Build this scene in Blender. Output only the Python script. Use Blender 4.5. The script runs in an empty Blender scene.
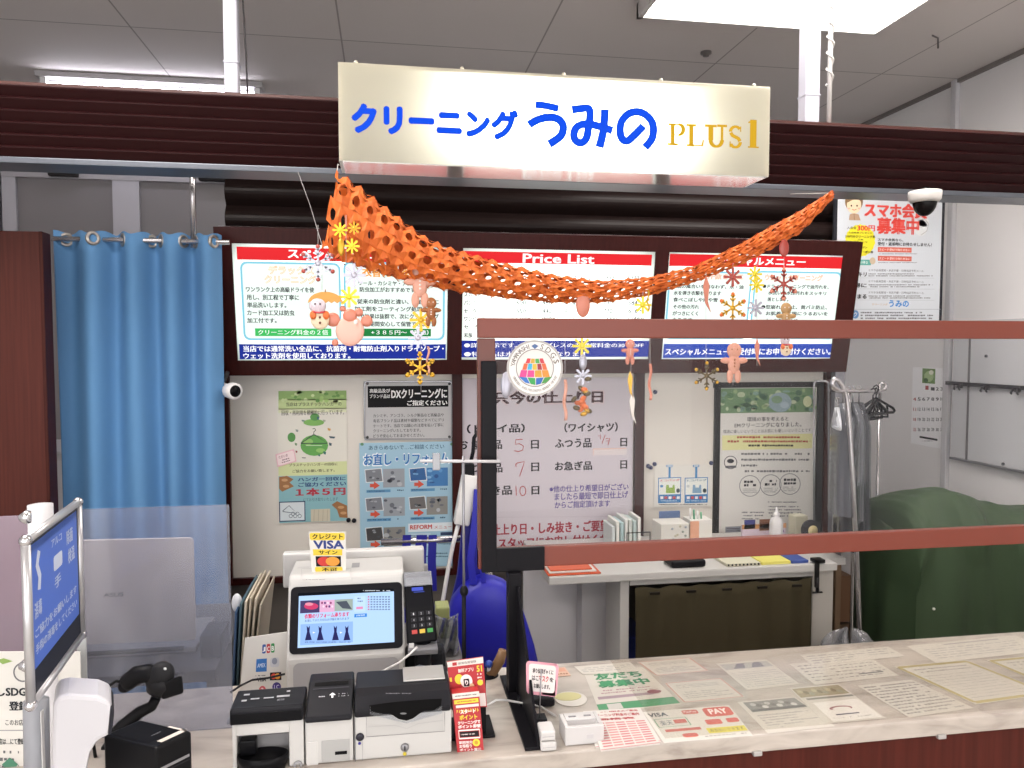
import bpy, bmesh, math, random
from mathutils import Vector, Matrix
V = Vector
random.seed(7)
SC = bpy.context.scene
COL = SC.collection
PI = math.pi
# ------------------------------------------------------------------ camera model
CAM_Z = 1.6; F = 769.0; YAW = math.radians(9.3); PITCH = math.radians(2.9)
cam = bpy.data.cameras.new('camera'); co = bpy.data.objects.new('camera', cam); COL.objects.link(co)
cam.sensor_width = 36; cam.lens = F/1024*36; cam.clip_start = .02; cam.clip_end = 60
co.location = (0, 0, CAM_Z); co.rotation_euler = (PI/2 - PITCH, 0, -YAW); SC.camera = co
_R = co.rotation_euler.to_matrix()
CP = V((0, 0, CAM_Z))
def ray(px, py): return (_R @ V(((px-512)/F, -(py-384)/F, -1)))
def hit(px, py, P, N):
    d = ray(px, py); return CP + d*((P-CP).dot(N)/d.dot(N))
def at(px, py, Y=None, Z=None, X=None):
    "the point of the plane Y=.., Z=.. or X=.. seen at a place of the photograph"
    d = ray(px, py)
    if Y is not None: t = Y/d.y
    elif Z is not None: t = (Z-CAM_Z)/d.z
    else: t = X/d.x
    return CP + d*t
# ------------------------------------------------------------------ materials
def lin(h):
    h = h.lstrip('#'); r = []
    for i in (0, 2, 4):
        c = int(h[i:i+2], 16)/255; r.append(c/12.92 if c <= .04045 else ((c+.055)/1.055)**2.4)
    return (*r, 1)
_mc = {}
def M(h, rough=.5, metal=0, bump=0, scale=40, var=0.0, trans=0, spec=.5, coat=0):
    if not metal and spec == .5 and max(lin(h)[:3]) < .06: spec = .1
    k = (h, rough, metal, bump, scale, var, trans, spec, coat)
    if k in _mc: return _mc[k]
    m = bpy.data.materials.new('surface_'+h.lstrip('#')); m.use_nodes = True
    nt = m.node_tree; b = nt.nodes['Principled BSDF']; L = nt.links
    b.inputs['Base Color'].default_value = lin(h); b.inputs['Roughness'].default_value = rough
    b.inputs['Metallic'].default_value = metal; b.inputs['Specular IOR Level'].default_value = spec
    b.inputs['Coat Weight'].default_value = coat
    if trans: b.inputs['Transmission Weight'].default_value = trans
    if bump or var:
        tc = nt.nodes.new('ShaderNodeTexCoord'); n = nt.nodes.new('ShaderNodeTexNoise')
        n.inputs['Scale'].default_value = scale; n.inputs['Detail'].default_value = 4
        L.new(tc.outputs['Object'], n.inputs['Vector'])
        if bump:
            bp = nt.nodes.new('ShaderNodeBump'); bp.inputs['Strength'].default_value = bump; bp.inputs['Distance'].default_value = .003
            L.new(n.outputs['Fac'], bp.inputs['Height']); L.new(bp.outputs['Normal'], b.inputs['Normal'])
        if var:
            mx = nt.nodes.new('ShaderNodeMix'); mx.data_type = 'RGBA'
            c = lin(h); mx.inputs[6].default_value = tuple(x*(1-var) for x in c[:3])+(1,); mx.inputs[7].default_value = tuple(min(1, x*(1+var)) for x in c[:3])+(1,)
            L.new(n.outputs['Fac'], mx.inputs[0]); L.new(mx.outputs[2], b.inputs['Base Color'])
    _mc[k] = m; return m
def wood(h, h2, rough=.4, axis='Z', scale=3.0):
    k = ('wood', h, h2, axis, scale)
    if k in _mc: return _mc[k]
    m = bpy.data.materials.new('wood_'+h); m.use_nodes = True; nt = m.node_tree; L = nt.links; b = nt.nodes['Principled BSDF']
    tc = nt.nodes.new('ShaderNodeTexCoord'); mp = nt.nodes.new('ShaderNodeMapping'); n = nt.nodes.new('ShaderNodeTexNoise')
    s = {'X': (1, 30, 30), 'Y': (30, 1, 30), 'Z': (30, 30, 1)}[axis]
    mp.inputs['Scale'].default_value = s; n.inputs['Scale'].default_value = scale; n.inputs['Detail'].default_value = 6
    r = nt.nodes.new('ShaderNodeValToRGB'); r.color_ramp.elements[0].color = lin(h); r.color_ramp.elements[1].color = lin(h2)
    r.color_ramp.elements[0].position = .3; r.color_ramp.elements[1].position = .7
    L.new(tc.outputs['Object'], mp.inputs[0]); L.new(mp.outputs[0], n.inputs['Vector']); L.new(n.outputs['Fac'], r.inputs[0]); L.new(r.outputs[0], b.inputs['Base Color'])
    b.inputs['Roughness'].default_value = rough; b.inputs['Specular IOR Level'].default_value = .14; _mc[k] = m; return m
def marble():
    if 'marble' in _mc: return _mc['marble']
    m = bpy.data.materials.new('marble'); m.use_nodes = True; nt = m.node_tree; L = nt.links; b = nt.nodes['Principled BSDF']
    tc = nt.nodes.new('ShaderNodeTexCoord'); mp = nt.nodes.new('ShaderNodeMapping'); mp.inputs['Scale'].default_value = (2.2, 6, 6)
    n = nt.nodes.new('ShaderNodeTexNoise'); n.inputs['Scale'].default_value = 3; n.inputs['Detail'].default_value = 8; n.inputs['Distortion'].default_value = 1.2
    r = nt.nodes.new('ShaderNodeValToRGB'); e = r.color_ramp.elements
    e[0].position = .3; e[0].color = lin('998e86'); e[1].position = .62; e[1].color = lin('c0b7ae'); x = e.new(.47); x.color = lin('b5aca3')
    L.new(tc.outputs['Object'], mp.inputs[0]); L.new(mp.outputs[0], n.inputs['Vector']); L.new(n.outputs['Fac'], r.inputs[0]); L.new(r.outputs[0], b.inputs['Base Color'])
    b.inputs['Roughness'].default_value = .3; _mc['marble'] = m; return m
def emit(h, s):
    k = ('e', h, s)
    if k in _mc: return _mc[k]
    m = bpy.data.materials.new('light_'+h); m.use_nodes = True; nt = m.node_tree; nt.nodes.clear()
    e = nt.nodes.new('ShaderNodeEmission'); o = nt.nodes.new('ShaderNodeOutputMaterial'); e.inputs[0].default_value = lin(h); e.inputs[1].default_value = s
    nt.links.new(e.outputs[0], o.inputs[0]); _mc[k] = m; return m
def lit(h, d=.25, gloss=.06):
    "printed translucent film: lamps behind it shine through"
    k = ('l', h, d, gloss)
    if k in _mc: return _mc[k]
    m = bpy.data.materials.new('backlit_film_'+h); m.use_nodes = True; nt = m.node_tree; nt.nodes.clear(); L = nt.links
    t = nt.nodes.new('ShaderNodeBsdfTranslucent'); f = nt.nodes.new('ShaderNodeBsdfDiffuse'); g = nt.nodes.new('ShaderNodeBsdfGlossy')
    t.inputs[0].default_value = lin(h); f.inputs[0].default_value = lin(h); g.inputs['Roughness'].default_value = .15
    a = nt.nodes.new('ShaderNodeMixShader'); a.inputs[0].default_value = d; c = nt.nodes.new('ShaderNodeMixShader'); c.inputs[0].default_value = gloss
    o = nt.nodes.new('ShaderNodeOutputMaterial')
    L.new(t.outputs[0], a.inputs[1]); L.new(f.outputs[0], a.inputs[2]); L.new(a.outputs[0], c.inputs[1]); L.new(g.outputs[0], c.inputs[2]); L.new(c.outputs[0], o.inputs[0])
    _mc[k] = m; return m
def inkl(h, s=.8):
    "coloured film on a light box: glows evenly in its own colour"
    k = ('il', h, s)
    if k in _mc: return _mc[k]
    m = bpy.data.materials.new('glowing_film_'+h); m.use_nodes = True; b = m.node_tree.nodes['Principled BSDF']
    c = lin(h); b.inputs['Base Color'].default_value = tuple(x*.15 for x in c[:3])+(1,); b.inputs['Roughness'].default_value = .5; b.inputs['Specular IOR Level'].default_value = .1
    b.inputs['Emission Color'].default_value = c; b.inputs['Emission Strength'].default_value = s
    _mc[k] = m; return m
def clear(h='ffffff', frost=0.0, frosth='c8c8cc', gl=1.0, rough=.02):
    "thin clear plastic: transparent, a little frosted, with a Fresnel sheen"
    k = ('c', h, frost, frosth, gl, rough)
    if k in _mc: return _mc[k]
    m = bpy.data.materials.new('clear_plastic'); m.use_nodes = True; nt = m.node_tree; nt.nodes.clear(); L = nt.links
    t = nt.nodes.new('ShaderNodeBsdfTransparent'); t.inputs[0].default_value = lin(h)
    f = nt.nodes.new('ShaderNodeBsdfDiffuse'); f.inputs[0].default_value = lin(frosth)
    g = nt.nodes.new('ShaderNodeBsdfGlossy'); g.inputs['Roughness'].default_value = rough
    fr = nt.nodes.new('ShaderNodeLayerWeight'); fr.inputs[0].default_value = .5
    pw = nt.nodes.new('ShaderNodeMath'); pw.operation = 'POWER'; pw.inputs[1].default_value = 4.5; L.new(fr.outputs['Facing'], pw.inputs[0])
    mu = nt.nodes.new('ShaderNodeMath'); mu.operation = 'MULTIPLY_ADD'; mu.inputs[1].default_value = .7*gl; mu.inputs[2].default_value = .025*gl
    a = nt.nodes.new('ShaderNodeMixShader'); a.inputs[0].default_value = frost; c = nt.nodes.new('ShaderNodeMixShader'); o = nt.nodes.new('ShaderNodeOutputMaterial')
    L.new(t.outputs[0], a.inputs[1]); L.new(f.outputs[0], a.inputs[2]); L.new(pw.outputs[0], mu.inputs[0]); L.new(mu.outputs[0], c.inputs[0])
    L.new(a.outputs[0], c.inputs[1]); L.new(g.outputs[0], c.inputs[2]); L.new(c.outputs[0], o.inputs[0]); _mc[k] = m; return m
# ------------------------------------------------------------------ mesh building
class MB:
    def __init__(s): s.v = []; s.f = []; s.m = []; s.mats = []; s.s = []
    def add(s, vs, fs, mat, smooth=False):
        if mat not in s.mats: s.mats.append(mat)
        i = s.mats.index(mat); b = len(s.v); s.v.extend(V(v) for v in vs)
        for f in fs: s.f.append(tuple(b+k for k in f)); s.m.append(i); s.s.append(smooth)
        return s
    def box(s, lo, hi, mat, bev=0, mx=None, seg=2):
        lo, hi = V(lo), V(hi)
        a = V([min(lo[i], hi[i]) for i in range(3)]); b = V([max(lo[i], hi[i]) for i in range(3)])
        vs = [V((x, y, z)) for z in (a.z, b.z) for y in (a.y, b.y) for x in (a.x, b.x)]
        fs = [(0, 2, 3, 1), (4, 5, 7, 6), (0, 1, 5, 4), (2, 6, 7, 3), (0, 4, 6, 2), (1, 3, 7, 5)]
        if bev:
            bm = bmesh.new(); q = [bm.verts.new(v) for v in vs]
            for f in fs: bm.faces.new([q[i] for i in f])
            bmesh.ops.bevel(bm, geom=bm.edges[:], offset=min(bev, min(b-a)*.45), segments=seg, profile=.6, affect='EDGES')
            bm.verts.index_update(); vs = [v.co.copy() for v in bm.verts]; fs = [[v.index for v in f.verts] for f in bm.faces]; bm.free()
        if mx is not None: vs = [mx @ v for v in vs]
        return s.add(vs, fs, mat, False)
    def hull8(s, p, mat):
        "p: 4 front corners (TL,TR,BR,BL) then the 4 rear ones"
        return s.add(p, [(0, 3, 2, 1), (4, 5, 6, 7), (0, 1, 5, 4), (1, 2, 6, 5), (2, 3, 7, 6), (3, 0, 4, 7)], mat)
    def tube(s, pts, r, mat, seg=10, caps=True, closed=False):
        pts = [V(p) for p in pts]; n = len(pts); vs = []; fs = []
        rs = r if isinstance(r, (list, tuple)) else [r]*n; up = None
        for i, p in enumerate(pts):
            a = pts[(i-1) % n] if (i or closed) else p; b = pts[(i+1) % n] if (i < n-1 or closed) else p
            t = (b-a).normalized()
            if up is None: up = t.orthogonal().normalized()
            up = (up - t*up.dot(t)); up = up.normalized() if up.length > 1e-6 else t.orthogonal().normalized()
            w = t.cross(up)
            vs += [p + (up*math.cos(2*PI*k/seg) + w*math.sin(2*PI*k/seg))*rs[i] for k in range(seg)]
        for i in range(n if closed else n-1):
            j = (i+1) % n
            for k in range(seg): fs.append((i*seg+k, i*seg+(k+1) % seg, j*seg+(k+1) % seg, j*seg+k))
        if caps and not closed: fs += [tuple(range(seg-1, -1, -1)), tuple((n-1)*seg+k for k in range(seg))]
        return s.add(vs, fs, mat, True)
    def cyl(s, a, b, r, mat, seg=20): return s.tube([a, b], r, mat, seg)
    def ball(s, c, r, mat, seg=16, rings=10, mx=None):
        r = V(r) if isinstance(r, (tuple, list, Vector)) else V((r, r, r)); c = V(c); vs = []; fs = []
        for i in range(rings+1):
            th = PI*i/rings
            for k in range(seg):
                ph = 2*PI*k/seg; q = V((r.x*math.sin(th)*math.cos(ph), r.y*math.sin(th)*math.sin(ph), r.z*math.cos(th)))
                vs.append((mx @ q if mx else q)+c)
        for i in range(rings):
            for k in range(seg): fs.append((i*seg+k, (i+1)*seg+k, (i+1)*seg+(k+1) % seg, i*seg+(k+1) % seg))
        return s.add(vs, fs, mat, True)
    def lathe(s, prof, c, mat, seg=28, axis=None, smooth=True):
        c = V(c); q = V((0, 0, 1)).rotation_difference(V(axis).normalized()).to_matrix() if axis else Matrix.Identity(3); vs = []; fs = []
        for r, z in prof:
            vs += [c + q @ V((r*math.cos(2*PI*k/seg), r*math.sin(2*PI*k/seg), z)) for k in range(seg)]
        for i in range(len(prof)-1):
            for k in range(seg): fs.append((i*seg+k, i*seg+(k+1) % seg, (i+1)*seg+(k+1) % seg, (i+1)*seg+k))
        return s.add(vs, fs, mat, smooth)
    def prism(s, poly, d, mat, smooth=False):
        "poly: 3D outline, d: the extrusion vector"
        n = len(poly); poly = [V(p) for p in poly]; d = V(d)
        fs = [tuple(range(n)), tuple(range(2*n-1, n-1, -1))] + [(i, i+n, (i+1) % n+n, (i+1) % n) for i in range(n)]
        return s.add(poly+[p+d for p in poly], fs, mat, smooth)
    def grid(s, fn, nu, nv, mat, th=0, smooth=True, cu=False):
        "fn(i/nu, j/nv) -> point; th thickens along the normals"
        P = [[V(fn(i/nu, j/nv)) for j in range(nv+1)] for i in range(nu+1)]
        idx = lambda i, j: i*(nv+1)+j
        fs = [(idx(i, j), idx(i+1, j), idx(i+1, j+1), idx(i, j+1)) for i in range(nu) for j in range(nv)]
        vs = [p for r in P for p in r]
        if th:
            nr = []
            for i in range(nu+1):
                for j in range(nv+1):
                    a = P[min(i+1, nu)][j]-P[max(i-1, 0)][j]; b = P[i][min(j+1, nv)]-P[i][max(j-1, 0)]
                    nn = a.cross(b); nr.append(nn.normalized() if nn.length > 1e-12 else V((0, 0, 1)))
            n = len(vs); vs = vs + [v - nr[k]*th for k, v in enumerate(vs)]
            fs = fs + [tuple(n+q for q in reversed(f)) for f in fs]
            rim = [(i, 0) for i in range(nu)]+[(nu, j) for j in range(nv)]+[(i, nv) for i in range(nu, 0, -1)]+[(0, j) for j in range(nv, 0, -1)]
            for a, b in zip(rim, rim[1:]+rim[:1]): fs.append((idx(*b), idx(*a), n+idx(*a), n+idx(*b)))
        return s.add(vs, fs, mat, smooth)
    def build(s, name, parent=None, at=None, bevel=0, subs=0, fixn=True):
        wl = V((0, 0, 0))
        if parent is not None: wl = V(parent['_o'])
        o0 = wl if parent is not None else (V(at) if at is not None else (sum(s.v, V())/max(1, len(s.v))))
        me = bpy.data.meshes.new(name); me.from_pydata([v-o0 for v in s.v], [], s.f)
        for m in s.mats: me.materials.append(m)
        me.polygons.foreach_set('material_index', s.m); me.polygons.foreach_set('use_smooth', s.s); me.update()
        o = bpy.data.objects.new(name, me); COL.objects.link(o); o['_o'] = list(o0)
        if parent is not None: o.parent = parent
        else: o.location = o0
        if bevel:
            b = o.modifiers.new('bevel', 'BEVEL'); b.width = bevel; b.segments = 2; b.limit_method = 'ANGLE'
        if subs:
            b = o.modifiers.new('subsurf', 'SUBSURF'); b.levels = subs; b.render_levels = subs
        return o
def tag(o, label=None, cat=None, group=None, kind=None):
    if label: o['label'] = label
    if cat: o['category'] = cat
    if group: o['group'] = group
    if kind: o['kind'] = kind
    return o
def thing(name, label, cat, loc, group=None):
    o = bpy.data.objects.new(name, None); COL.objects.link(o); o.location = loc; o['_o'] = list(V(loc)); o.empty_display_size = .05
    return tag(o, label, cat, group)
def struct(name, mb, parent=None):
    o = mb.build(name, parent)
    if parent is None: o['kind'] = 'structure'
    return o
# ------------------------------------------------------------------ lettering and printed sheets
_tc = {}
def glyphs(t, off=0.0, res=2):
    k = (t, off, res)
    if k not in _tc:
        c = bpy.data.curves.new('t', 'FONT'); c.body = t; c.offset = off; c.resolution_u = res
        o = bpy.data.objects.new('t', c); COL.objects.link(o); m = o.to_mesh()
        vs = [(v.co.x, v.co.y) for v in m.vertices]; fs = [tuple(p.vertices) for p in m.polygons]
        o.to_mesh_clear(); bpy.data.objects.remove(o); bpy.data.curves.remove(c)
        xs = [v[0] for v in vs] or [0, 1]; ys = [v[1] for v in vs] or [0, 1]
        bx = (min(xs), min(ys), max(max(xs)-min(xs), 1e-6), max(max(ys)-min(ys), 1e-6))
        _tc[k] = ([((x-bx[0])/bx[2], (y-bx[1])/bx[3]) for x, y in vs], fs, bx[2]/bx[3])
    return _tc[k]
LV = .0003
class Sheet:
    "a printed surface: inputs in zoom pixels or window units, local 2-D, then 3-D"
    def __init__(s, mb, L, to3, mk):
        s.mb, s.L, s.to3, s.mk = mb, L, to3, mk
    def mat(s, c): return c if not isinstance(c, str) else s.mk(c)
    def bx(s, x0, y0, x1, y1):
        xm, ym = (x0+x1)/2, (y0+y1)/2
        return s.L(x0, ym)[0], s.L(xm, y0)[1], s.L(x1, ym)[0], s.L(xm, y1)[1]
    def _p(s, pts, c, l): s.mb.add([s.to3(a, b, l*LV) for a, b in pts], [tuple(range(len(pts)))], s.mat(c))
    def rect(s, x0, y0, x1, y1, c, l=1, r=0):
        a0, b0, a1, b1 = s.bx(x0, y0, x1, y1)
        if not r: s._p([(a0, b1), (a1, b1), (a1, b0), (a0, b0)], c, l); return
        rx = r*abs((a1-a0)/(x1-x0)); ry = r*abs((b1-b0)/(y1-y0)); sx = 1 if a1 > a0 else -1; sy = 1 if b0 > b1 else -1; pts = []
        for cx, cy, t0 in ((a0+sx*rx, b1+sy*ry, PI), (a1-sx*rx, b1+sy*ry, 1.5*PI), (a1-sx*rx, b0-sy*ry, 0), (a0+sx*rx, b0-sy*ry, .5*PI)):
            for k in range(5):
                t = t0+k*PI/8; pts.append((cx+sx*rx*math.cos(t), cy+sy*ry*math.sin(t)))
        s._p(pts, c, l)
    def frame(s, x0, y0, x1, y1, w, c, l=1, r=0):
        s.line([(x0+r, y0), (x1-r, y0)], w, c, l); s.line([(x0+r, y1), (x1-r, y1)], w, c, l)
        s.line([(x0, y0+r), (x0, y1-r)], w, c, l); s.line([(x1, y0+r), (x1, y1-r)], w, c, l)
        if r:
            for cx, cy, t0 in ((x0+r, y0+r, PI), (x1-r, y0+r, 1.5*PI), (x1-r, y1-r, 0), (x0+r, y1-r, .5*PI)):
                s.line([(cx+r*math.cos(t0+k*PI/8), cy+r*math.sin(t0+k*PI/8)) for k in range(5)], w, c, l)
    def poly(s, pts, c, l=1): s._p([s.L(*p) for p in pts], c, l)
    def ell(s, cx, cy, rx, ry, c, l=1, n=20): s.poly([(cx+rx*math.cos(-2*PI*k/n), cy+ry*math.sin(-2*PI*k/n)) for k in range(n)], c, l)
    def ring(s, cx, cy, r, w, c, l=1, n=28, ry=None):
        ry = ry or r
        s.line([(cx+r*math.cos(2*PI*k/n), cy+ry*math.sin(2*PI*k/n)) for k in range(n+1)], w, c, l)
    def line(s, pts, w, c, l=1):
        vs = []; fs = []
        for i, p in enumerate(pts):
            a = V(pts[max(i-1, 0)]); b = V(pts[min(i+1, len(pts)-1)]); d = (b-a)
            if d.length < 1e-9: d = V((1, 0))
            d = d.normalized(); n = V((-d.y, d.x))*w/2
            for q in (V(p)+n, V(p)-n): vs.append(s.to3(*s.L(q.x, q.y), (l+.9*i/len(pts))*LV))
            if i: k = 2*i; fs.append((k-2, k-1, k+1, k))
        s.mb.add(vs, fs, s.mat(c))
    def text(s, t, x0, y0, x1, y1, c, l=2, off=0.0, res=2):
        a0, b0, a1, b1 = s.bx(x0, y0, x1, y1); vs, fs, asp = glyphs(t, 0.0, res); m = s.mat(c)
        f_ = 1.35 if off < .045 else .9; da, db = (a1-a0)/max(asp, .1)*off*f_, (b0-b1)*off*f_  # bold: the strokes drawn again a hair to each side
        sh = [(0, 0)] if not off else ([(-1, 0), (1, 0)] if off < .016 else ([(-1, -.6), (1, -.6), (-1, .6), (1, .6)] if off < .045 else [(math.cos(k*PI/4), math.sin(k*PI/4)) for k in range(8)]))
        for k, (p, q) in enumerate(sh): s.mb.add([s.to3(a0+(a1-a0)*x+da*p, b1+(b0-b1)*y+db*q, (l+k*.09)*LV) for x, y in vs], fs, m)
    def arct(s, t, cx, cy, r, h, t0, t1, c, l=2, off=0.0, inner=False):
        n = len(t)
        for i, ch in enumerate(t):
            if ch == ' ': continue
            th = t0+(t1-t0)*i/max(1, n-1); vs, fs, asp = glyphs(ch, 0.0); w = h*asp
            out = [];
            for x, y in vs:
                lx, ly = (x-.5)*w, (y-.5)*h; rr = r+ly*(-1 if inner else 1)
                ax, ay = math.sin(th), -math.cos(th); tx, ty = math.cos(th), math.sin(th)
                q = lx*(-1 if inner else 1)
                X, Y = cx+ax*rr+tx*q, cy+ay*rr+ty*q
                out.append(s.to3(*s.L(X, Y), l*LV))
            s.mb.add(out, fs, s.mat(c))
    def small(s, x0, y0, x1, y1, c, n=3, l=1, fill=.5, seed=None, ragged=.3):
        "rows of print too fine to read: short strokes"
        rnd = random.Random(seed if seed is not None else int(x0*7+y0*13)); h = (y1-y0)/n
        for i in range(n):
            x = x0; e = x1-(x1-x0)*rnd.random()*ragged*(rnd.random() < .5); y = y0+h*i
            while x < e:
                w = h*fill*rnd.uniform(.5, 1.5)*(.9 if x1 > x0 else -.9)
                if rnd.random() > .12: s.rect(x, y+h*(.5-fill/2)+h*rnd.uniform(0, .12), min(x+w, e), y+h*(.5+fill/2)-h*rnd.uniform(0, .12), c, l)
                x += w+h*.16
    def slab(s, x0, y0, x1, y1, c, th=.003):
        a0, b0, a1, b1 = s.bx(x0, y0, x1, y1); p = [(a0, b0), (a1, b0), (a1, b1), (a0, b1)]
        s.mb.hull8([s.to3(a, b, 0) for a, b in p]+[s.to3(a, b, -th) for a, b in p], s.mat(c))
def ink(c): return M(c, .45)
def plane_sheet(mb, P0, U, W, zoom=(0, 0, 1), mk=ink):
    U, W = V(U).normalized(), V(W).normalized(); N = U.cross(W); P0 = V(P0); ox, oy, sc = zoom
    def L(x, y):
        h = hit(ox+x/sc, oy+y/sc, P0, N)-P0; return h.dot(U), h.dot(W)
    return Sheet(mb, L, lambda a, b, n: P0+U*a+W*b+N*n, mk)
def ysheet(mb, Y, zoom=(0, 0, 1), mk=ink): return plane_sheet(mb, (0, Y, 0), (1, 0, 0), (0, 0, 1), zoom, mk)
def quad_sheet(mb, TL, TR, BR, BL, win=(0, 0, 1, 1), mk=ink, up=None):
    TL, TR, BR, BL = V(TL), V(TR), V(BR), V(BL); N = (TR-TL).cross(TL-BL).normalized()
    if up is not None and N.dot(V(up)) < 0: N = -N
    x0, y0, x1, y1 = win
    def to3(a, b, n):
        u = (a-x0)/(x1-x0); v = (b-y0)/(y1-y0); return (TL*(1-u)+TR*u)*(1-v)+(BL*(1-u)+BR*u)*v+N*n
    return Sheet(mb, lambda x, y: (x, y), to3, mk)
# ================================================================== THE SETTING
DK = '2b0d0c'; WOODD = wood('300f0d', '3a1412', .35)
XR, YB, HC = 3.0, 4.7, 3.0
XL, YF = -4.5, -4.0
b = MB(); b.box((XL, YF, -.1), (XR, YB, 0), M('b5b0a8', .35, var=.06, scale=3)); struct('floor', b)
def ceiling_mat():
    m = bpy.data.materials.new('ceiling_boards'); m.use_nodes = True; nt = m.node_tree; L = nt.links; bs = nt.nodes['Principled BSDF']
    tc = nt.nodes.new('ShaderNodeTexCoord'); br = nt.nodes.new('ShaderNodeTexBrick'); br.offset = 0.0
    br.inputs['Color1'].default_value = lin('d2ccc9'); br.inputs['Color2'].default_value = lin('cec8c5'); br.inputs['Mortar'].default_value = lin('9a9592')
    br.inputs['Scale'].default_value = 1; br.inputs['Brick Width'].default_value = .91; br.inputs['Row Height'].default_value = 1.82; br.inputs['Mortar Size'].default_value = .004
    mp = nt.nodes.new('ShaderNodeMapping'); mp.inputs['Location'].default_value = (.35, .3, 0)
    L.new(tc.outputs['Object'], mp.inputs[0]); L.new(mp.outputs[0], br.inputs['Vector']); L.new(br.outputs['Color'], bs.inputs['Base Color']); bs.inputs['Roughness'].default_value = .8
    return m
b = MB(); b.box((XL, YF, HC), (XR, YB, HC+.1), ceiling_mat()); struct('ceiling', b)
wallm = M('d6d5da', .6, bump=.05, scale=60)
b = MB(); b.box((XR, YF, 0), (XR+.1, YB, HC), M('e6e4e4', .5)); struct('wall_right', b)
b = MB(); b.box((XL, YB, 0), (XR+.1, YB+.1, HC), wallm); struct('wall_back', b)
b = MB(); b.box((XL-.1, YF, 0), (XL, YB, HC), wallm); struct('wall_left', b)
# trims on the right wall
for i, px in enumerate((957,)):
    p = at(px, 110, X=XR); b = MB(); b.box((XR-.025, p.y-.02, 0), (XR, p.y+.02, HC), M('c4c3c6', .4), .004); struct('trim_1', b)
b = MB(); b.box((XR-.02, YF, HC-.02), (XR, YB, HC), M('7c7673', .5)); struct('trim_2', b)
# sliding windows high on the back wall behind the curtain
def win(n, x0, x1):
    w = MB(); z1 = at(100, 163, Y=YB-.08).z+.35; z0 = 1.0; f = .07
    w.box((x0, YB-.07, z0), (x0+f, YB, z1), M('b4b3bb', .35, .3)); w.box((x1-f, YB-.07, z0), (x1, YB, z1), M('b4b3bb', .35, .3))
    w.box((x0, YB-.07, z0), (x1, YB, z0+f), M('b4b3bb', .35, .3)); w.box((x0+f, YB-.05, z0+f), (x1-f, YB-.03, z1), M('807c7f', .3))
    zc = at(100, 170, Y=YB-.08).z
    w.box((x0, YB-.075, zc-.05), (x1, YB-.02, zc+.02), M('a7a5ab', .35, .3))
    w.box(((x0+x1)/2-.07, YB-.11, zc-.045), ((x0+x1)/2+.08, YB-.07, zc+.0), M('2a2829', .4), .01)
    o = struct('window_%d' % n, w)
x_a = at(8, 200, Y=YB).x; x_b = at(130, 200, Y=YB).x; x_c = at(236, 200, Y=YB).x
win(1, x_a, x_b); win(2, x_b, x_c+.35); win(3, x_a-1.25, x_a-.02)
# ------------------------------------------------------------------ ribbed valance beam hanging over the counter, and its metal lower edge
def ribbed(prof_pitch, z0, z1, y, x0, x1, mat, depth, amp, shape):
    "a sheet with horizontal ribs, seen from the front, plus its back"
    n = max(1, round((z1-z0)/prof_pitch)); pr = []
    for i in range(n):
        for t in (0, .1, .2, .3, .4, .5, .6, .7, .8, .9):
            k = (math.sin(PI*t) if shape == 'round' else (t/.78 if t < .78 else (1-t)/.22))
            pr.append((y - amp*k, z0+(z1-z0)*(i+t)/n))
    pr.append((y, z1)); pr += [(y+depth, z1), (y+depth, z0)]
    bb = MB(); bb.prism([(x0, a, c) for a, c in pr], (x1-x0, 0, 0), mat); return bb
YV = 2.5; ZV0, ZV1 = 2.152, 2.364
b = ribbed(.0335, ZV0, ZV1, YV, -3.6, XR-.02, M('240d0e', .36), .05, .016, 'flat')
b.box((-3.6, YV-.006, ZV1-.006), (XR-.02, YV+.05, ZV1+.006), M('4a2a26', .35)); o = b.build('ribbed_beam'); tag(o, kind='structure')
b = MB(); b.box((-3.6, YV-.01, ZV0-.018), (XR-.02, YV+.12, ZV0), M('62666e', .35, .6), .003); o = b.build('beam_rail'); tag(o, kind='structure')
# ------------------------------------------------------------------ ribbed dark panel over the menu board
pa = at(226, 200, Y=3.3); pb = at(834, 210, Y=3.3); zt = 2.60
b = ribbed(.105, at(400, 238, Y=3.3).z-.1, zt, 3.3, pa.x, pb.x, M('1d1514', .32), .06, .035, 'round')
tag(b.build('ribbed_panel'), kind='structure')
b = MB(); p0 = at(838, 200, Y=3.26); b.box((pb.x, 3.26, .0), (pb.x+.05, 3.36, zt), M('8f8f96', .35, .3), .005); tag(b.build('partition_post'), kind='structure')
# ------------------------------------------------------------------ poster wall: white panels between dark mullions
YW = 3.32
zb = at(300, 573, Y=YW).z; ztop = at(400, 372, Y=YW).z+.12
xs = [at(228, 450, Y=YW).x, at(457, 450, Y=YW).x, at(638, 450, Y=YW).x, at(826, 450, Y=YW).x]
wb = MB()
wb.box((xs[0]-.02, YW, zb-.02), (xs[3], YW+.04, ztop), M('dcd7ce', .45, bump=.04, scale=90)); struct('wall_poster', wb)
for i, x in enumerate(xs):
    m = MB(); w = .022 if i else .012; m.box((x-w, YW-.025, zb-.03), (x+w, YW+.03, ztop), WOODD, .003); struct('trim_%d' % (i+3), m)
m = MB(); m.box((xs[0]-.02, YW-.02, zb-.035), (xs[1], YW+.03, zb-.008), WOODD, .003); struct('trim_7', m)
m = MB(); m.box((xs[0]-.3, YW+.05, 0), (xs[3], YW+.1, ztop), M('5d5752', .6)); struct('wall_lower', m)
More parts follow.
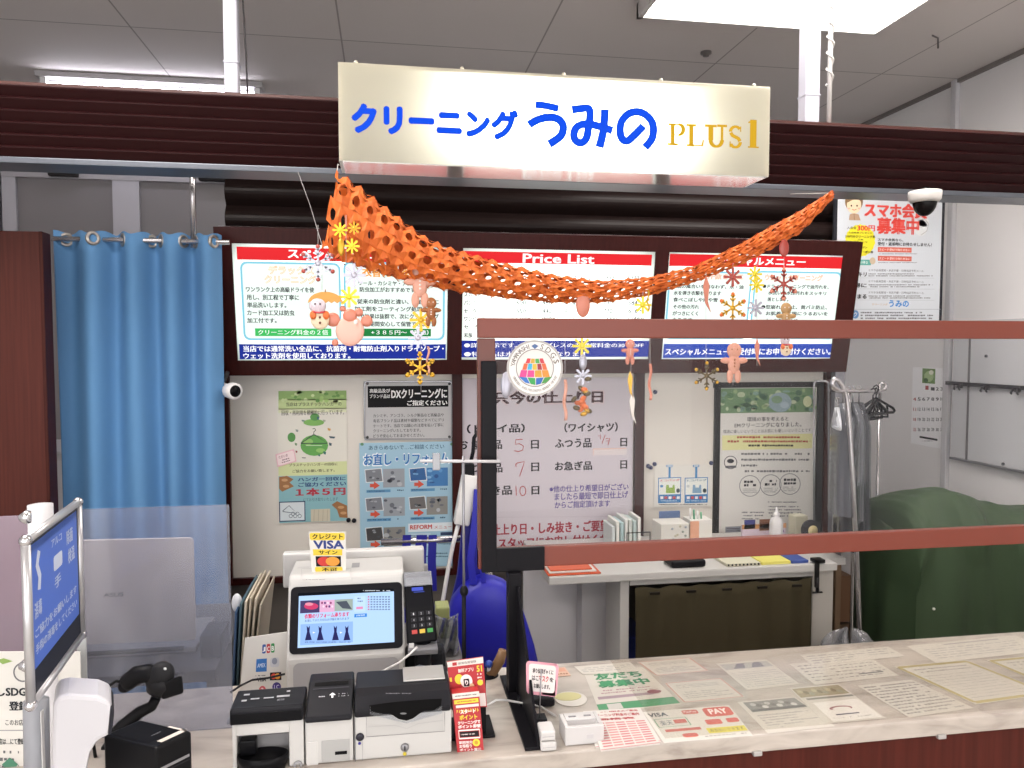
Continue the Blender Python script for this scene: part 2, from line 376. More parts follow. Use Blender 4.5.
# ------------------------------------------------------------------ ceiling light over the counter (open louvre fixture) and unseen ones added for fill light
def troffer(x0, x1, y0, y1, label, nm, power, fins=9):
    t = thing('ceiling_light', label, 'ceiling light', ((x0+x1)/2, (y0+y1)/2, HC), 'square louvre ceiling lights')
    z = HC; h = .06; f = MB(); w = .02; mt = M('c9c6c3', .4)
    f.box((x0, y0, z-h), (x0+w, y1, z), mt); f.box((x1-w, y0, z-h), (x1, y1, z), mt); f.box((x0, y0, z-h), (x1, y0+w, z), mt); f.box((x0, y1-w, z-h), (x1, y1, z), mt)
    f.build('frame', t)
    d = MB(); d.box((x0+w, y0+w, z-.035), (x1-w, y1-w, z-.01), emit('fff8f2', power)); d.build('diffuser', t)
    l = MB()
    for i in range(1, fins):
        y = y0+(y1-y0)*i/fins; l.box((x0+w, y-.0025, z-.062), (x1-w, y+.0025, z-.036), M('e6e4e2', .4))
    l.build('louvre', t); return t
pc = at(640, 15, Z=HC-.06); pd = at(870, 40, Z=HC-.06)
PWR = 9.5
troffer(pc.x, pd.x, 1.75, (pc.y+pd.y)/2, 'large bright louvred ceiling light above and right of the hanging sign', 0, PWR)
for i, (x, y) in enumerate(((1.0, -1.6), (-2.2, -1.6), (-1.5, 1.0))):
    t = troffer(x, x+1.2, y, y+1.2, 'louvred ceiling light added over the shop to brighten it, out of view', 0, PWR, 6)  # unseen lights added to brighten the shop and the left rear
troffer(.02, .95, 4.05, 4.6, 'louvred ceiling light added to brighten the back walls, hidden behind the hanging sign', 0, PWR, 5)  # extra light added to lift the back and right walls
# fluorescent batten at the left
t = thing('fluorescent_lamp', 'long slim fluorescent tube light on the ceiling, half hidden by the dark ribbed beam', 'ceiling light', at(145, 84, Z=HC-.05))
a, c = at(27, 76, Z=HC-.06), at(262, 92, Z=HC-.06); a.y += .13; c.y = a.y; dx = c.x-a.x
b = MB(); b.box((a.x, a.y-.05, HC-.03), (c.x, a.y+.05, HC), M('a9a6a7', .4), .004); b.build('housing', t)
b = MB(); b.cyl((a.x+.05, a.y-.02, HC-.06), (c.x-.04, a.y-.02, HC-.06), .011, emit('f4f2ff', 18)); b.build('tube', t)
b = MB(); b.box((a.x+.02, a.y-.04, HC-.075), (a.x+.05, a.y, HC-.03), M('d8d8d8', .4), .004); b.build('socket', t)
b = MB(); b.box((c.x-.045, a.y-.04, HC-.075), (c.x-.015, a.y, HC-.03), M('d8d8d8', .4), .004); b.build('socket', t)
# sprinkler head + hook on the ceiling
p = at(706, 54, Z=HC-.01); b = MB(); b.lathe([(.0, -.012), (.014, -.011), (.016, -.004), (.026, 0), (.026, .01)], p, M('5b5654', .4)); tag(b.build('ceiling_sprinkler', at=p), 'small round sprinkler head set in the grey ceiling above the sign', 'sprinkler')
p = at(936, 38, Z=HC-.02); b = MB(); b.tube([p+V((-.02, 0, .01)), p+V((.01, 0, 0)), p+V((.012, 0, -.045))], .004, M('5b5654', .4)); tag(b.build('ceiling_hook', at=p), 'tiny metal hook on the ceiling right of the big light', 'hook')
# posts hanging from the ceiling down to the beam
def hpost(px, w, d, label, mat):
    p = at(px, 90, Y=YV+.03); b = MB(); b.box((p.x-w/2, p.y-d/2, ZV1), (p.x+w/2, p.y+d/2, HC), mat, .006)
    b.box((p.x-w/2-.002, p.y-d/2-.002, ZV1+.1), (p.x+w/2+.002, p.y+d/2+.002, ZV1+.104), mat); return tag(b.build('hanging_post', at=(p.x, p.y, ZV1)), label, 'post', 'white posts holding up the ribbed beam')
wm = M('b4b4c0', .4)
hpost(232.5, .042, .045, 'white square post from ceiling to the ribbed beam, left of the sign', wm)
hpost(809, .055, .05, 'white square post from ceiling to the ribbed beam, right of the sign', wm)
p = at(829.5, 90, Y=YV+.03); b = MB(); b.cyl((p.x, p.y, ZV1), (p.x, p.y, HC), .008, M('c8c5c2', .35)); b.tube([(p.x+.012*math.cos(i*.9), p.y+.012*math.sin(i*.9), HC-.02-i*.008) for i in range(60)], .003, M('c8c5c2', .4), 6)
tag(b.build('conduit_pipe', at=(p.x, p.y, ZV1)), 'thin white pipe with a cable wound round its top, beside the right post', 'pipe')
p = at(244, 60, Y=YV+.03); b = MB(); b.tube([(p.x-.012, p.y, HC), (p.x-.006, p.y, 2.8), (p.x+.008, p.y-.01, 2.5), (p.x+.012, p.y-.02, ZV1+.01)], .003, M('3a3637', .5), 6)
tag(b.build('thin_cable', at=(p.x, p.y, ZV1)), 'thin dark cord running down beside the left white post', 'cord')
a, c = at(769, 102, Y=3.9), at(806, 82, Y=3.0)
b = MB(); b.tube([V((1.62, 3.9, HC-.25)), V((1.60, 2.9, HC-.22))], .01, M('d0cecd', .3), 8)
# ================================================================== THE HANGING SIGN
YS = 2.3
q0, q1 = at(340, 120, Y=YS), at(769.5, 130, Y=YS); zs0, zs1 = 2.132, 2.411; xs0, xs1 = q0.x-.004, q1.x; D = .16
sg = thing('hanging_sign', 'long backlit white sign with blue and gold lettering hanging in front of the ribbed beam', 'sign', ((xs0+xs1)/2, YS, zs0))
wht = M('e8e6df', .3)
c = MB(); e = .012
c.box((xs0, YS+.002, zs1-e), (xs1, YS+D, zs1), wht, .002); c.box((xs0, YS+.002, zs0), (xs0+e, YS+D, zs1-e), wht); c.box((xs1-e, YS+.002, zs0), (xs1, YS+D, zs1-e), wht)
c.box((xs0+e, YS+D-.01, zs0), (xs1-e, YS+D, zs1-e), wht); c.build('casing', sg)
c = MB(); c.box((xs0+.01, YS+.004, zs0-.003), (xs1-.01, YS+D-.002, zs0+.004), M('eceeec', .14, .7)); c.build('underside', sg)
fm = MB(); S = ysheet(fm, YS, (335, 55, 4.551), inkl)
fm.add([(xs0, YS, zs1), (xs1, YS, zs1), (xs1, YS, zs0), (xs0, YS, zs0)], [(0, 1, 2, 3)], lit('dcd9cc', .22))
BL_ = '0048dc'
S.text('クリーニング', 82, 240, 828, 366, BL_, off=.075, l=2)
S2 = ysheet(fm, YS, (560, 55, 4.551), inkl)
SL = ysheet(fm, YS, (520, 95, 7.062), inkl)
def cr(pts, n=6):
    out = []
    for i in range(len(pts)-1):
        p0, p1, p2, p3 = (V(pts[max(i-1, 0)]), V(pts[i]), V(pts[i+1]), V(pts[min(i+2, len(pts)-1)]))
        for k in range(n):
            t = k/n; q = .5*((2*p1)+(p2-p0)*t+(2*p0-5*p1+4*p2-p3)*t*t+(3*p1-p0-3*p2+p3)*t**3); out.append((q.x, q.y))
    return out+[tuple(pts[-1])]
for pts, w_, l_ in (([(108, 68), (190, 78), (272, 98)], 44, 2), ([(62, 212), (110, 182), (170, 162), (225, 158), (275, 175), (303, 215), (300, 265), (270, 305), (205, 347)], 50, 2), ([(366, 105), (430, 96), (475, 94), (492, 115), (492, 170), (482, 240), (470, 300), (445, 332), (415, 336), (386, 312), (381, 270), (400, 228), (440, 208), (490, 206), (560, 222), (652, 252)], 48, 2),
    ([(600, 103), (596, 180), (585, 270), (560, 370)], 50, 3), ([(872, 218), (800, 290), (757, 325), (722, 310), (706, 260), (716, 190), (760, 137), (820, 119), (880, 135), (925, 180), (942, 240), (930, 310), (882, 372)], 48, 2)):
    SL.line(cr(pts), w_*1.16, BL_, l_)
GO = 'c79c1c'
def serif(sh, ch, x0, y0, x1, y1, c, bold=1.0):
    w, h = x1-x0, y1-y0; X = lambda t: x0+t*w; Y = lambda t: y0+t*h; st = .24*w*bold; th = h*.11
    def stem(cx): sh.rect(cx-st/2, y0, cx+st/2, y1, c, 2)
    def ser(cx, yy, k=1.7): sh.rect(cx-st*k, yy-th/2, cx+st*k, yy+th/2, c, 3)
    def arc(cx, cy, rx, ry, a0, a1, w0, w1, l=3, n=16):
        vs = []; fs = []
        for i in range(n+1):
            t = a0+(a1-a0)*i/n; ww = w0+(w1-w0)*abs(math.sin((t)))**1.0 if False else w0+(w1-w0)*abs(math.cos(t))
            for s_ in (1, -1): vs.append(sh.to3(*sh.L(cx+(rx+s_*ww/2)*math.cos(t), cy+(ry+s_*ww/2)*math.sin(t)), l*LV))
            if i: k = 2*i; fs.append((k-2, k-1, k+1, k))
        sh.mb.add(vs, fs, sh.mat(c))
    if ch == 'P':
        stem(X(.25)); ser(X(.25), Y(.97), 1.3); ser(X(.2), Y(.025), .9); sh.rect(X(.25), Y(.0), X(.6), Y(.05), c, 3); sh.rect(X(.25), Y(.5), X(.6), Y(.55), c, 3)
        arc(X(.6), Y(.275), w*.28, h*.25, -PI/2, PI/2, th, st)
    elif ch == 'L':
        stem(X(.25)); ser(X(.25), Y(.025), 1.2); ser(X(.2), Y(.97), .9); sh.rect(X(.2), Y(.95), X(.95), Y(1), c, 3); sh.poly([(X(.95), Y(1)), (X(1), Y(.72)), (X(.94), Y(.72)), (X(.85), Y(.95))], c, 4)
    elif ch == 'U':
        sh.rect(X(.25)-st/2, y0, X(.25)+st/2, Y(.68), c, 2); sh.rect(X(.8)-th/2, y0, X(.8)+th/2, Y(.68), c, 2); ser(X(.25), Y(.025), 1.2); ser(X(.8), Y(.025), 1.0)
        arc(X(.52), Y(.68), w*.28, h*.29, 0, PI, th, st*.8)
    elif ch == 'S':
        arc(X(.5), Y(.26), w*.32, h*.23, -.15*PI, -1.0*PI, th, st*.9); arc(X(.5), Y(.74), w*.32, h*.23, 0, .9*PI, th, st*.9)
        sh.line([(X(.19), Y(.3)), (X(.3), Y(.43)), (X(.68), Y(.57)), (X(.8), Y(.7))], st*.95, c, 4)
        sh.rect(X(.82), Y(.02), X(.88), Y(.27), c, 3); sh.rect(X(.12), Y(.7), X(.18), Y(.97), c, 3)
    elif ch == '1':
        sh.rect(X(.5)-st*1.2, y0, X(.5)+st*1.2, y1, c, 2); sh.rect(X(.02), Y(.95), X(.98), Y(1), c, 3); sh.poly([(X(.5), Y(0)), (X(.5), Y(.09)), (X(.05), Y(.12)), (X(.05), Y(.075))], c, 4)
S2 = ysheet(fm, YS, (660, 105, 9.31), inkl)
for ch, x0, x1, y0, y1 in (('P', 78, 235, 176, 372), ('L', 250, 408, 184, 382), ('U', 425, 615, 190, 393), ('S', 630, 772, 196, 400)): serif(S2, ch, x0, y0, x1, y1, GO)
serif(S2, '1', 815, 138, 920, 400, GO, 1.0)
fm.build('face', sg)
for i in range(5):
    x = xs0+.05+(xs1-xs0-.1)*i/4; c = MB(); c.ball((x, YS+.01, zs1+.004), .007, M('c9c4b4', .3, .6), 10, 6); c.build('screw', sg)
for x in (xs0+.25, xs1-.25):
    c = MB(); c.box((x-.03, YS+D-.01, zs1-.1), (x+.03, YV-.01, zs1-.07), M('77736f', .4, .5)); c.build('bracket', sg)
# lamps in the sign's box
def area(name, loc, rot, sx, sy, pw, col=(1, 1, 1)):
    l = bpy.data.lights.new(name, 'AREA'); l.shape = 'RECTANGLE'; l.size = sx; l.size_y = sy; l.energy = pw; l.color = col
    o = bpy.data.objects.new(name, l); COL.objects.link(o); o.location = loc; o.rotation_euler = rot; return o
lx = (at(405, 120, Y=YS).x+at(728, 120, Y=YS).x)/2
area('sign_lamp', (lx, YS+.10, (zs0+zs1)/2+.005), (-PI/2, 0, 0), .66, .07, 5.2, (1, .98, .92))
# ================================================================== THE MENU BOARD (tilted, backlit)
B0 = V((0, 3.2, 1.478)); T0 = V((0, 3.095, 2.05)); MW = (T0-B0); MH = MW.length; MW.normalize(); MU = V((1, 0, 0)); MN = MU.cross(MW)
mxl, mxr = -.645, 2.062
menu = thing('menu_board', 'long dark wooden board with three backlit price and menu panels under the hanging sign', 'menu board', ((mxl+mxr)/2, 3.2, 1.478))
def mp(a, b_, n): return B0+MU*a+MW*b_+MN*n
def mbox(mb, a0, b0, a1, b1, n0, n1, mat): mb.hull8([mp(a0, b1, n1), mp(a1, b1, n1), mp(a1, b0, n1), mp(a0, b0, n1), mp(a0, b1, n0), mp(a1, b1, n0), mp(a1, b0, n0), mp(a0, b0, n0)], mat)
def mloc(px, py):
    h = hit(px, py, B0, MN)-B0; return h.dot(MU), h.dot(MW)
pans = []
for (l, r) in ((234.5, 447.5), (462.5, 652.5), (666, 838)):
    pans.append((mloc(l, 300)[0], mloc(r, 300)[0]))
pb0, pb1 = mloc(340, 360.3)[1], mloc(340, 245.5)[1]
fr = MB(); dn = -.09
mbox(fr, mxl, 0, mxr, pb0, dn, 0, WOODD); mbox(fr, mxl, pb1, mxr, MH, dn, 0, WOODD)
ed = [mxl]+[v for p in pans for v in p]+[mxr]
for i in range(0, 8, 2): mbox(fr, ed[i], pb0, ed[i+1], pb1, dn, 0, WOODD)
mbox(fr, mxl, 0, mxr, MH, dn-.01, dn, M('d8d8d8', .6))
fr.build('frame', menu)
PM = lambda h: inkl(h, .85)
def panel(i, zoom, fn):
    pm = MB(); S = plane_sheet(pm, B0-MN*.006, MU, MW, zoom, PM); a0, a1 = pans[i]
    pm.add([S.to3(a0, pb1, 0), S.to3(a1, pb1, 0), S.to3(a1, pb0, 0), S.to3(a0, pb0, 0)], [(0, 1, 2, 3)], lit('eef6ee', .2, .04))
    fn(S); pm.build('menu_panel', menu)
    c = mp((a0+a1)/2, (pb0+pb1)/2, -.075); q = (-MN).to_track_quat('Z', 'Y').to_euler()
    area('menu_lamp', c, q, (a1-a0)*.95, (pb1-pb0)*.88, 2.5*(a1-a0)/.75, (.97, 1, .99))
K = '26242a'; RED = 'd9262c'; CY = '7fc3d8'; NV = '1c2f8f'
def f1(S):
    S.rect(106, 113, 934, 163, RED); S.text('スペシャルメニュー', 308, 120, 735, 155, 'ffffff', off=.03)
    for x0, x1 in ((125, 517), (527, 925)):
        S.rect(x0, 166, x1, 474, CY, 1, 26); S.rect(x0+8, 174, x1-8, 466, 'e6f5ec', 2, 20)
    for c, o, l in (('e9963a', .05, 3), ('fff6e8', .0, 4)):
        S.text('デラックス', 232, 182, 408, 214, c, l, off=o); S.text('クリーニング', 216, 219, 418, 250, c, l, off=o)
    for t, x0, y0, x1, y1 in (('ワンランク上の高級ドライを使', 142, 264, 410, 284), ('用し、別工程で丁寧に', 145, 294, 350, 315), ('単品洗いします。', 147, 325, 300, 345), ('カード加工又は防虫', 147, 355, 332, 376), ('加工付です。', 147, 386, 262, 405),
        ('ウール・カシミヤ・アンゴラは', 585, 240, 850, 258), ('防虫加工がおすすめです。', 590, 265, 815, 284), ('従来の防虫剤と違い、表面全体に', 580, 312, 900, 331), ('加工剤をコーティング処理するの', 570, 341, 900, 360), ('で効果は抜群で、次にクリーニング', 590, 370, 900, 389), ('まで期間安心して保管できます。', 590, 400, 880, 419)):
        S.text(t, x0, y0, x1, y1, K, 3, off=.022)
    S.rect(178, 427, 478, 457, '3cb45c', 3); S.text('クリーニング料金の２倍', 190, 432, 465, 452, 'ffffff', 4, off=.01)
    S.rect(560, 428, 870, 458, '1f7a3d', 3); S.text('+３８５円～（税込）', 635, 433, 860, 452, 'ffffff', 4, off=.01)
    S.text('衣替えの季節に', 600, 190, 860, 225, 'e9963a', 3, off=.03)
    S.rect(116, 489, 928, 547, NV, 2)
    S.text('当店では通常洗い全品に、抗菌剤・耐電防止剤入りドライソープ・', 132, 495, 920, 518, 'ffffff', 3, off=.02); S.text('ウェット洗剤を使用しております。', 132, 523, 552, 546, 'ffffff', 3, off=.02)
def f2(S):
    S.rect(107, 146, 943, 196, RED); S.text('Price List', 370, 153, 686, 192, 'ffffff', off=.025)
    for t, x0, y0, x1, y1 in (('サービスデー', 430, 216, 530, 231), ('通常', 275, 216, 310, 231), ('通常', 736, 219, 770, 234), ('サービスデー', 820, 220, 914, 235)): S.text(t, x0, y0, x1, y1, K, 3)
    rows = [(258, 'ジャケット', '880～', '704～', 'メンズ スーツ', '1,650～', '1,320～'), (296, 'スラックス', '600～', '480～', 'レディース スーツ', '1,540～', '1,232～'), (332, 'スカート', '600～', '480～', '学生服上', '880～', '704～'),
            (369, 'パンツ', '600～', '480～', '学生服下', '730～', '584～'), (406, 'セーター', '550～', '440～', '学生コート', '770～', '616～'), (441, 'ワンピース', '1,100～', '880～', 'コート', '1,430～', '1,144～'), (478, 'セーター(長)', '770～', '616～', 'ダウン', '1,980～', '1,584～'), (514, '和服', '3,300～', '2,640～', '礼服', '1,650～', '1,320～')]
    for y, *c in rows:
        for t, x0, x1 in zip(c, (108, 340, 455, 553, 728, 838), (108+18*len(c[0]), 412, 525, 553+17*len(c[3]), 796, 908)): S.text(t, x0, y-11, x1, y+9, K, 3, off=.02)
        S.line([(105, y+18), (535, y+19)], 1.2, 'b9c8c8', 2); S.line([(548, y+19), (938, y+20)], 1.2, 'b9c8c8', 2)
    for x in (222, 330, 442, 541, 700, 810): S.line([(x, 210), (x-3, 532)], 1.5, 'b9c8c8', 2)
    S.rect(97, 537, 930, 610, NV, 2)
    S.text('●詳細表示です。タイ品 プレスのみ 通常料金の30％OFF', 108, 547, 906, 568, 'ffffff', 3, off=.012); S.text('●特殊品は水洗い加工になります', 108, 585, 655, 608, 'ffffff', 3, off=.012)
def f3(S):
    S.rect(131, 158, 906, 211, RED); S.text('スペシャルメニュー', 318, 168, 736, 202, 'ffffff', off=.03)
    for x0, x1 in ((118, 488), (497, 883)):
        S.rect(x0, 228, x1, 532, CY, 1, 26); S.rect(x0+8, 236, x1-8, 524, 'e8f6ee', 2, 20)
    for c, o, l in (('e0653a', .05, 3), ('fbe3c8', .0, 4)):
        S.text('汗抜き加工', 300, 240, 460, 264, c, l, off=o); S.text('ウェットクリーニング', 556, 244, 812, 270, c, l, off=o)
    for t, x0, y0, x1, y1 in (('衣類の風合いを損なわず、水・油', 140, 288, 460, 305), ('水を弾き衣類を守ります', 150, 316, 360, 335), ('食べこぼしや雨や雪', 148, 346, 345, 364), ('その他の汚れ', 148, 377, 262, 395), ('がつきにくく', 145, 406, 258, 425), ('なります。', 145, 436, 240, 455),
        ('●ドライクリーニングで油汚れを、', 546, 288, 840, 305), ('水洗いで水性汚れをスッキリ', 570, 317, 828, 334), ('落とします。', 567, 345, 660, 362), ('●型崩れの防止、黄バミ防止、', 540, 379, 832, 397), ('お肌着は太陽にうるおいを', 560, 408, 835, 425), ('シャツの黄ばみに', 560, 438, 700, 455)):
        S.text(t, x0, y0, x1, y1, K, 3, off=.022)
    S.rect(104, 551, 858, 613, '2343a6', 2); S.text('スペシャルメニューは受付時にお申し付けください。', 112, 571, 848, 601, 'ffffff', 3, off=.02)
panel(0, (210, 220, 3.938), f1); panel(1, (440, 220, 4.452), f2); panel(2, (640, 220, 4.452), f3)
# dome camera under the beam, bullet camera on the menu board
def campart():
    p = at(925, 192, Y=2.44); t = thing('dome_camera', 'white dome security camera with a dark glass ball under the ribbed beam at right', 'security camera', p)
    r = .053; z = ZV0-.018
    b = MB(); b.lathe([(0, 0), (r, 0), (r*1.02, -.012), (r*.98, -.028), (r*.8, -.04), (r*.78, -.036)], (p.x, p.y, z), M('dedad6', .35)); b.build('housing', t)
    b = MB(); b.ball((p.x, p.y, z-.034), (r*.74, r*.74, .052), M('151313', .08), 20, 12); b.build('lens_dome', t)
campart()
p = at(222, 390, Y=3.06); q = at(233, 391, Y=3.0)
t = thing('bullet_camera', 'white round-headed security camera clipped at the lower left corner of the menu board', 'security camera', p)
b = MB(); b.ball(p, (.033, .03, .029), M('d9d6d6', .35)); b.tube([p, q], [.024, .026], M('d9d6d6', .35)); body = b.build('body', t)
d = (q-p).normalized(); b = MB(); b.lathe([(.029, -.02), (.032, .0), (.031, .014), (.022, .016)], q, M('e2dfdf', .3), axis=d); b.build('head', t)
b = MB(); b.lathe([(.0, .0165), (.022, .0165), (.022, .01)], q, M('0e0d0e', .1), axis=d); b.build('lens', t)
b = MB(); b.cyl(p+V((0, .01, .02)), p+V((.01, .06, .065)), .008, M('3a3839', .4)); b.build('mount', t)
# ================================================================== POSTERS ON THE WALL
YP = YW-.006
def poster(name, label, cat, zoom, rect, fn, base='e8e4dc', Y=YP, group=None, th=.003):
    mb = MB(); S = ysheet(mb, Y, zoom); S.slab(*rect, base, th); fn(S); o = mb.build(name); return tag(o, label, cat, group)
Z6 = (250, 370, 4.043)
def g1(S):
    S.rect(115, 84, 390, 122, '86a95c', 1); S.rect(115, 118, 390, 158, 'b9cb8d', 1); S.rect(115, 155, 390, 172, 'd9ddb8', 1)
    rnd = random.Random(3)
    for i in range(26): S.ell(rnd.uniform(122, 382), rnd.uniform(88, 128), rnd.uniform(5, 11), rnd.uniform(4, 8), ('5f8f3c', '9cc06a', 'c4d79a')[i % 3], 2, 10)
    S.text('当店はプラスチックハンガーの', 146, 130, 370, 146, '2b2b28', 3, off=.01); S.text('回収・再利用を積極的に行っています。', 128, 162, 380, 182, '2b2b28', 3, off=.01)
    S.ell(260, 305, 56, 42, '5fa24c', 2); S.ell(258, 212, 42, 14, '77ad54', 2); S.ell(262, 190, 19, 15, '4f8f43', 3); S.ell(168, 272, 16, 19, '4f8f43', 3); S.ell(235, 290, 20, 13, '8ec06a', 3); S.ell(285, 325, 18, 9, '8ec06a', 3)
    S.line([(206, 296), (256, 262), (262, 262), (312, 296), (206, 297)], 4, '2f4a3a', 5); S.line([(226, 305), (292, 305)], 2, 'd8e6c8', 5)
    S.line([(258, 260), (258, 250), (266, 243), (262, 236), (253, 238)], 3, '3b4a35', 5)
    for i, (x, y, w, h, c) in enumerate(((320, 240, 14, 12, 'cc9a4a'), (332, 272, 26, 10, '3f5560'), (325, 300, 12, 14, '35505c'), (302, 335, 12, 14, '2f6a66'), (280, 345, 9, 9, '49736d'), (218, 355, 18, 4, '3d4a44'), (188, 330, 8, 10, '8c2f35'), (190, 245, 12, 12, '8f9a92'), (215, 205, 14, 8, '6f8a80'), (300, 205, 12, 10, 'a0a892'), (186, 300, 10, 12, '6a8e63'), (275, 195, 8, 14, '2f5a74'))):
        S.poly([(x-w/2, y-h/2), (x+w/2, y-h/4), (x+w/3, y+h/2), (x-w/3, y+h/3)], c, 4)
    S.rect(115, 372, 392, 425, 'd3dba4', 1)
    S.text('プラスチックハンガーの回収に', 158, 376, 354, 388, '33332e', 2, off=.01); S.text('ご協力をお願い致します。', 172, 401, 342, 413, '33332e', 2, off=.01)
    S.rect(117, 426, 394, 614, '86b5bd', 1)
    S.text('ハンガー回収に', 194, 433, 386, 448, '2c4a78', 2, off=.03); S.text('ご協力ください', 196, 453, 388, 470, '2c4a78', 2, off=.03)
    S.text('１本５円', 186, 477, 384, 507, 'b0273a', 2, off=.035); S.text('にてお引き取りいたします', 216, 516, 356, 530, '3c5a6a', 2)
    S.rect(118, 531, 224, 612, '24385a', 2); S.rect(122, 535, 220, 608, 'd6dfe3', 3)
    S.line([(132, 570), (158, 548), (190, 580), (132, 572)], 3, '4a5a6a', 4)
    for k in range(5): S.ring(165+k*9, 590-(k % 2)*9, 7, 2, '4a5a6a', 4, 10)
    S.rect(246, 562, 324, 612, 'c9c2ad', 2)
    for k in range(4): S.line([(260+k*18, 564), (258+k*18, 611)], 2, 'aaa48f', 3)
    for pts in ([(118, 432), (150, 428), (176, 442), (160, 455), (178, 470), (130, 492), (118, 480)], [(330, 545), (352, 530), (392, 548), (395, 598), (362, 596), (352, 565)]): S.poly(pts, '9a6c43', 2)
    for x, y in ((140, 445), (146, 470), (368, 555), (378, 578)): S.ell(x, y, 13, 6, 'c79b6d', 3)
poster('hanger_recycling_poster', 'tall green and blue poster about returning plastic hangers on the white wall', 'poster', Z6, (113, 82, 394, 616), g1, 'dedbd0')
def g2(S):
    S.rect(0, 0, 1, 1, 'e8b9c4', 1, .12); S.rect(.05, .07, .95, .93, 'f0dcdc', 2, .1); S.text('ただいま', .14, .2, .62, .42, '7a2f45', 3); S.small(.18, .5, .86, .85, '7a4f5c', 2, 3)
mb = MB(); y = YP-.006; S = quad_sheet(mb, at(275.5, 454.5, Y=y), at(294, 449, Y=y), at(296.5, 461.5, Y=y), at(277.5, 467, Y=y)); S.slab(0, 0, 1, 1, 'e8b9c4', .001); g2(S)
tag(mb.build('notice_card'), 'small tilted pink card stuck over the left edge of the hanger poster', 'card')
def g3(S):
    S.rect(476, 64, 802, 150, '18181a', 1)
    S.text('高級品及び', 484, 76, 566, 92, 'e8e8e8', 2, off=.02); S.text('ブランド品は', 484, 98, 566, 114, 'e8e8e8', 2, off=.02); S.text('DXクリーニングに', 572, 76, 796, 114, 'f2f2f2', 2, off=.03); S.text('ご指定ください', 636, 122, 797, 143, 'f2f2f2', 2, off=.025)
    for i, t in enumerate(('カシミヤ、アンゴラ、シルク製品など高級品や', '有名ブランド品は素材や縫製などすべてにデリ', 'ケートです。当店では細心の注意を払い丁寧に', 'クリーニングいたしております。', 'どうぞ安心しておまかせください。')):
        S.text(t, 498, 176+i*20.5, 498+(285, 285, 285, 192, 207)[i], 190+i*20.5, '2d2d2f', 2, off=.008)
def dx():
    t = thing('framed_notice', 'black and white notice in a thin metal frame above the light blue repair poster', 'poster', at(408, 440, Y=YP))
    mb = MB(); S = ysheet(mb, YP, Z6); S.slab(460, 44, 818, 282, 'bcbcbd', .004); g3(S); mb.build('sheet', t)
    mb = MB(); S = ysheet(mb, YP-.003, Z6); c = M('3b3b3e', .3, .6)
    for w, c, l in ((6, c, 1), (2.5, M('b5b5b8', .3, .6), 2)): S.frame(463, 47, 816, 280, w, c, l, 12)
    mb.build('metal_frame', t)
    for x, y in ((475, 55), (806, 56), (475, 272), (806, 270)):
        mb = MB(); p = at(250+x/4.043, 370+y/4.043, Y=YP-.004); mb.ball(p, (.006, .003, .006), M('4a4a4c', .3, .6), 10, 6); mb.build('pin', t)
dx()
def g4(S):
    S.text('あきらめないで…ご相談ください', 480, 302, 785, 321, '24506e', 2, off=.01)
    S.text('お直し・リフォーム', 458, 334, 806, 384, 'eef4f8', 2, off=.07); S.text('お直し・リフォーム', 462, 337, 802, 381, '2f74b8', 3, off=.03)
    G = ('7c8088', '9aa0a8'); B_ = ('2f5f98', '3f7ab5')
    for i, (x0, y0, x1, y1, cc) in enumerate(((463, 396, 625, 476, G), (642, 392, 800, 471, B_), (465, 512, 626, 592, G), (641, 508, 799, 586, ('6c6a6a', '8b8b88')), (466, 632, 628, 714, ('47484a', '8a8a86')))):
        xm = (x0+x1)/2
        S.rect(xm-6, y0+3, x1, y1-2, cc[1], 2); S.poly([(x0, y0+6), (xm-12, y0), (xm-4, y1-24), (x0+5, y1-20)], 'dfe3e6', 3); S.poly([(x0+3, y0+9), (xm-15, y0+3), (xm-8, y1-27), (x0+8, y1-23)], cc[0], 4)
        rnd = random.Random(i)
        for k in range(7): S.ell(rnd.uniform(xm, x1-14), rnd.uniform(y0+14, y1-14), rnd.uniform(4, 12), rnd.uniform(3, 10), M(('6a6f78', 'b5bac0', '565b66')[k % 3] if cc is not B_ else ('5b93c8', '2a5590', '7fb0d8')[k % 3], .5), 3, 9)
        for k in range(4): S.ell(rnd.uniform(x0+14, xm-24), rnd.uniform(y0+14, y1-36), 7, 4, ('4d525a', 'a3a8b0')[k % 2] if cc is not B_ else ('6fa0d0', '24497c')[k % 2], 5, 8)
        S.poly([(x0+22, y1-16), (x0+38, y1-16), (x0+38, y1-26), (x0+62, y1-9), (x0+38, y1+6), (x0+38, y1-2), (x0+22, y1-2)], 'd4553f', 5)
        S.rect(x0+8, y1+8, x0+105, y1+19, '5b93bd', 2); S.small(x0+12, y1+9, x0+100, y1+18, '25486a', 1, 3); S.small(x1-30, y1+4, x1-2, y1+16, '25486a', 1, 3)
    S.rect(640, 618, 820, 652, 'dfe8ee', 2); S.text('REFORM', 648, 626, 735, 643, 'c23a34', 3, off=.03); S.text('メニュー', 745, 628, 815, 641, 'c23a34', 3)
    S.rect(640, 660, 730, 712, 'b9d2e0', 2); S.small(645, 665, 725, 708, '4a6a80', 4, 3); S.rect(770, 655, 818, 668, '2a3f60', 3); S.small(742, 675, 815, 708, '4a6a80', 3, 3)
    S.small(466, 722, 800, 760, '4a6a80', 3, 3); 
    for x, y in ((453, 300), (816, 300)): S.ell(x, y, 7, 6, '5f8f6a', 3, 12)
poster('clothing_repair_poster', 'light blue poster with rows of garment photos and large blue lettering, below the framed notice', 'poster', Z6, (444, 292, 826, 800), g4, '9fc4d8')
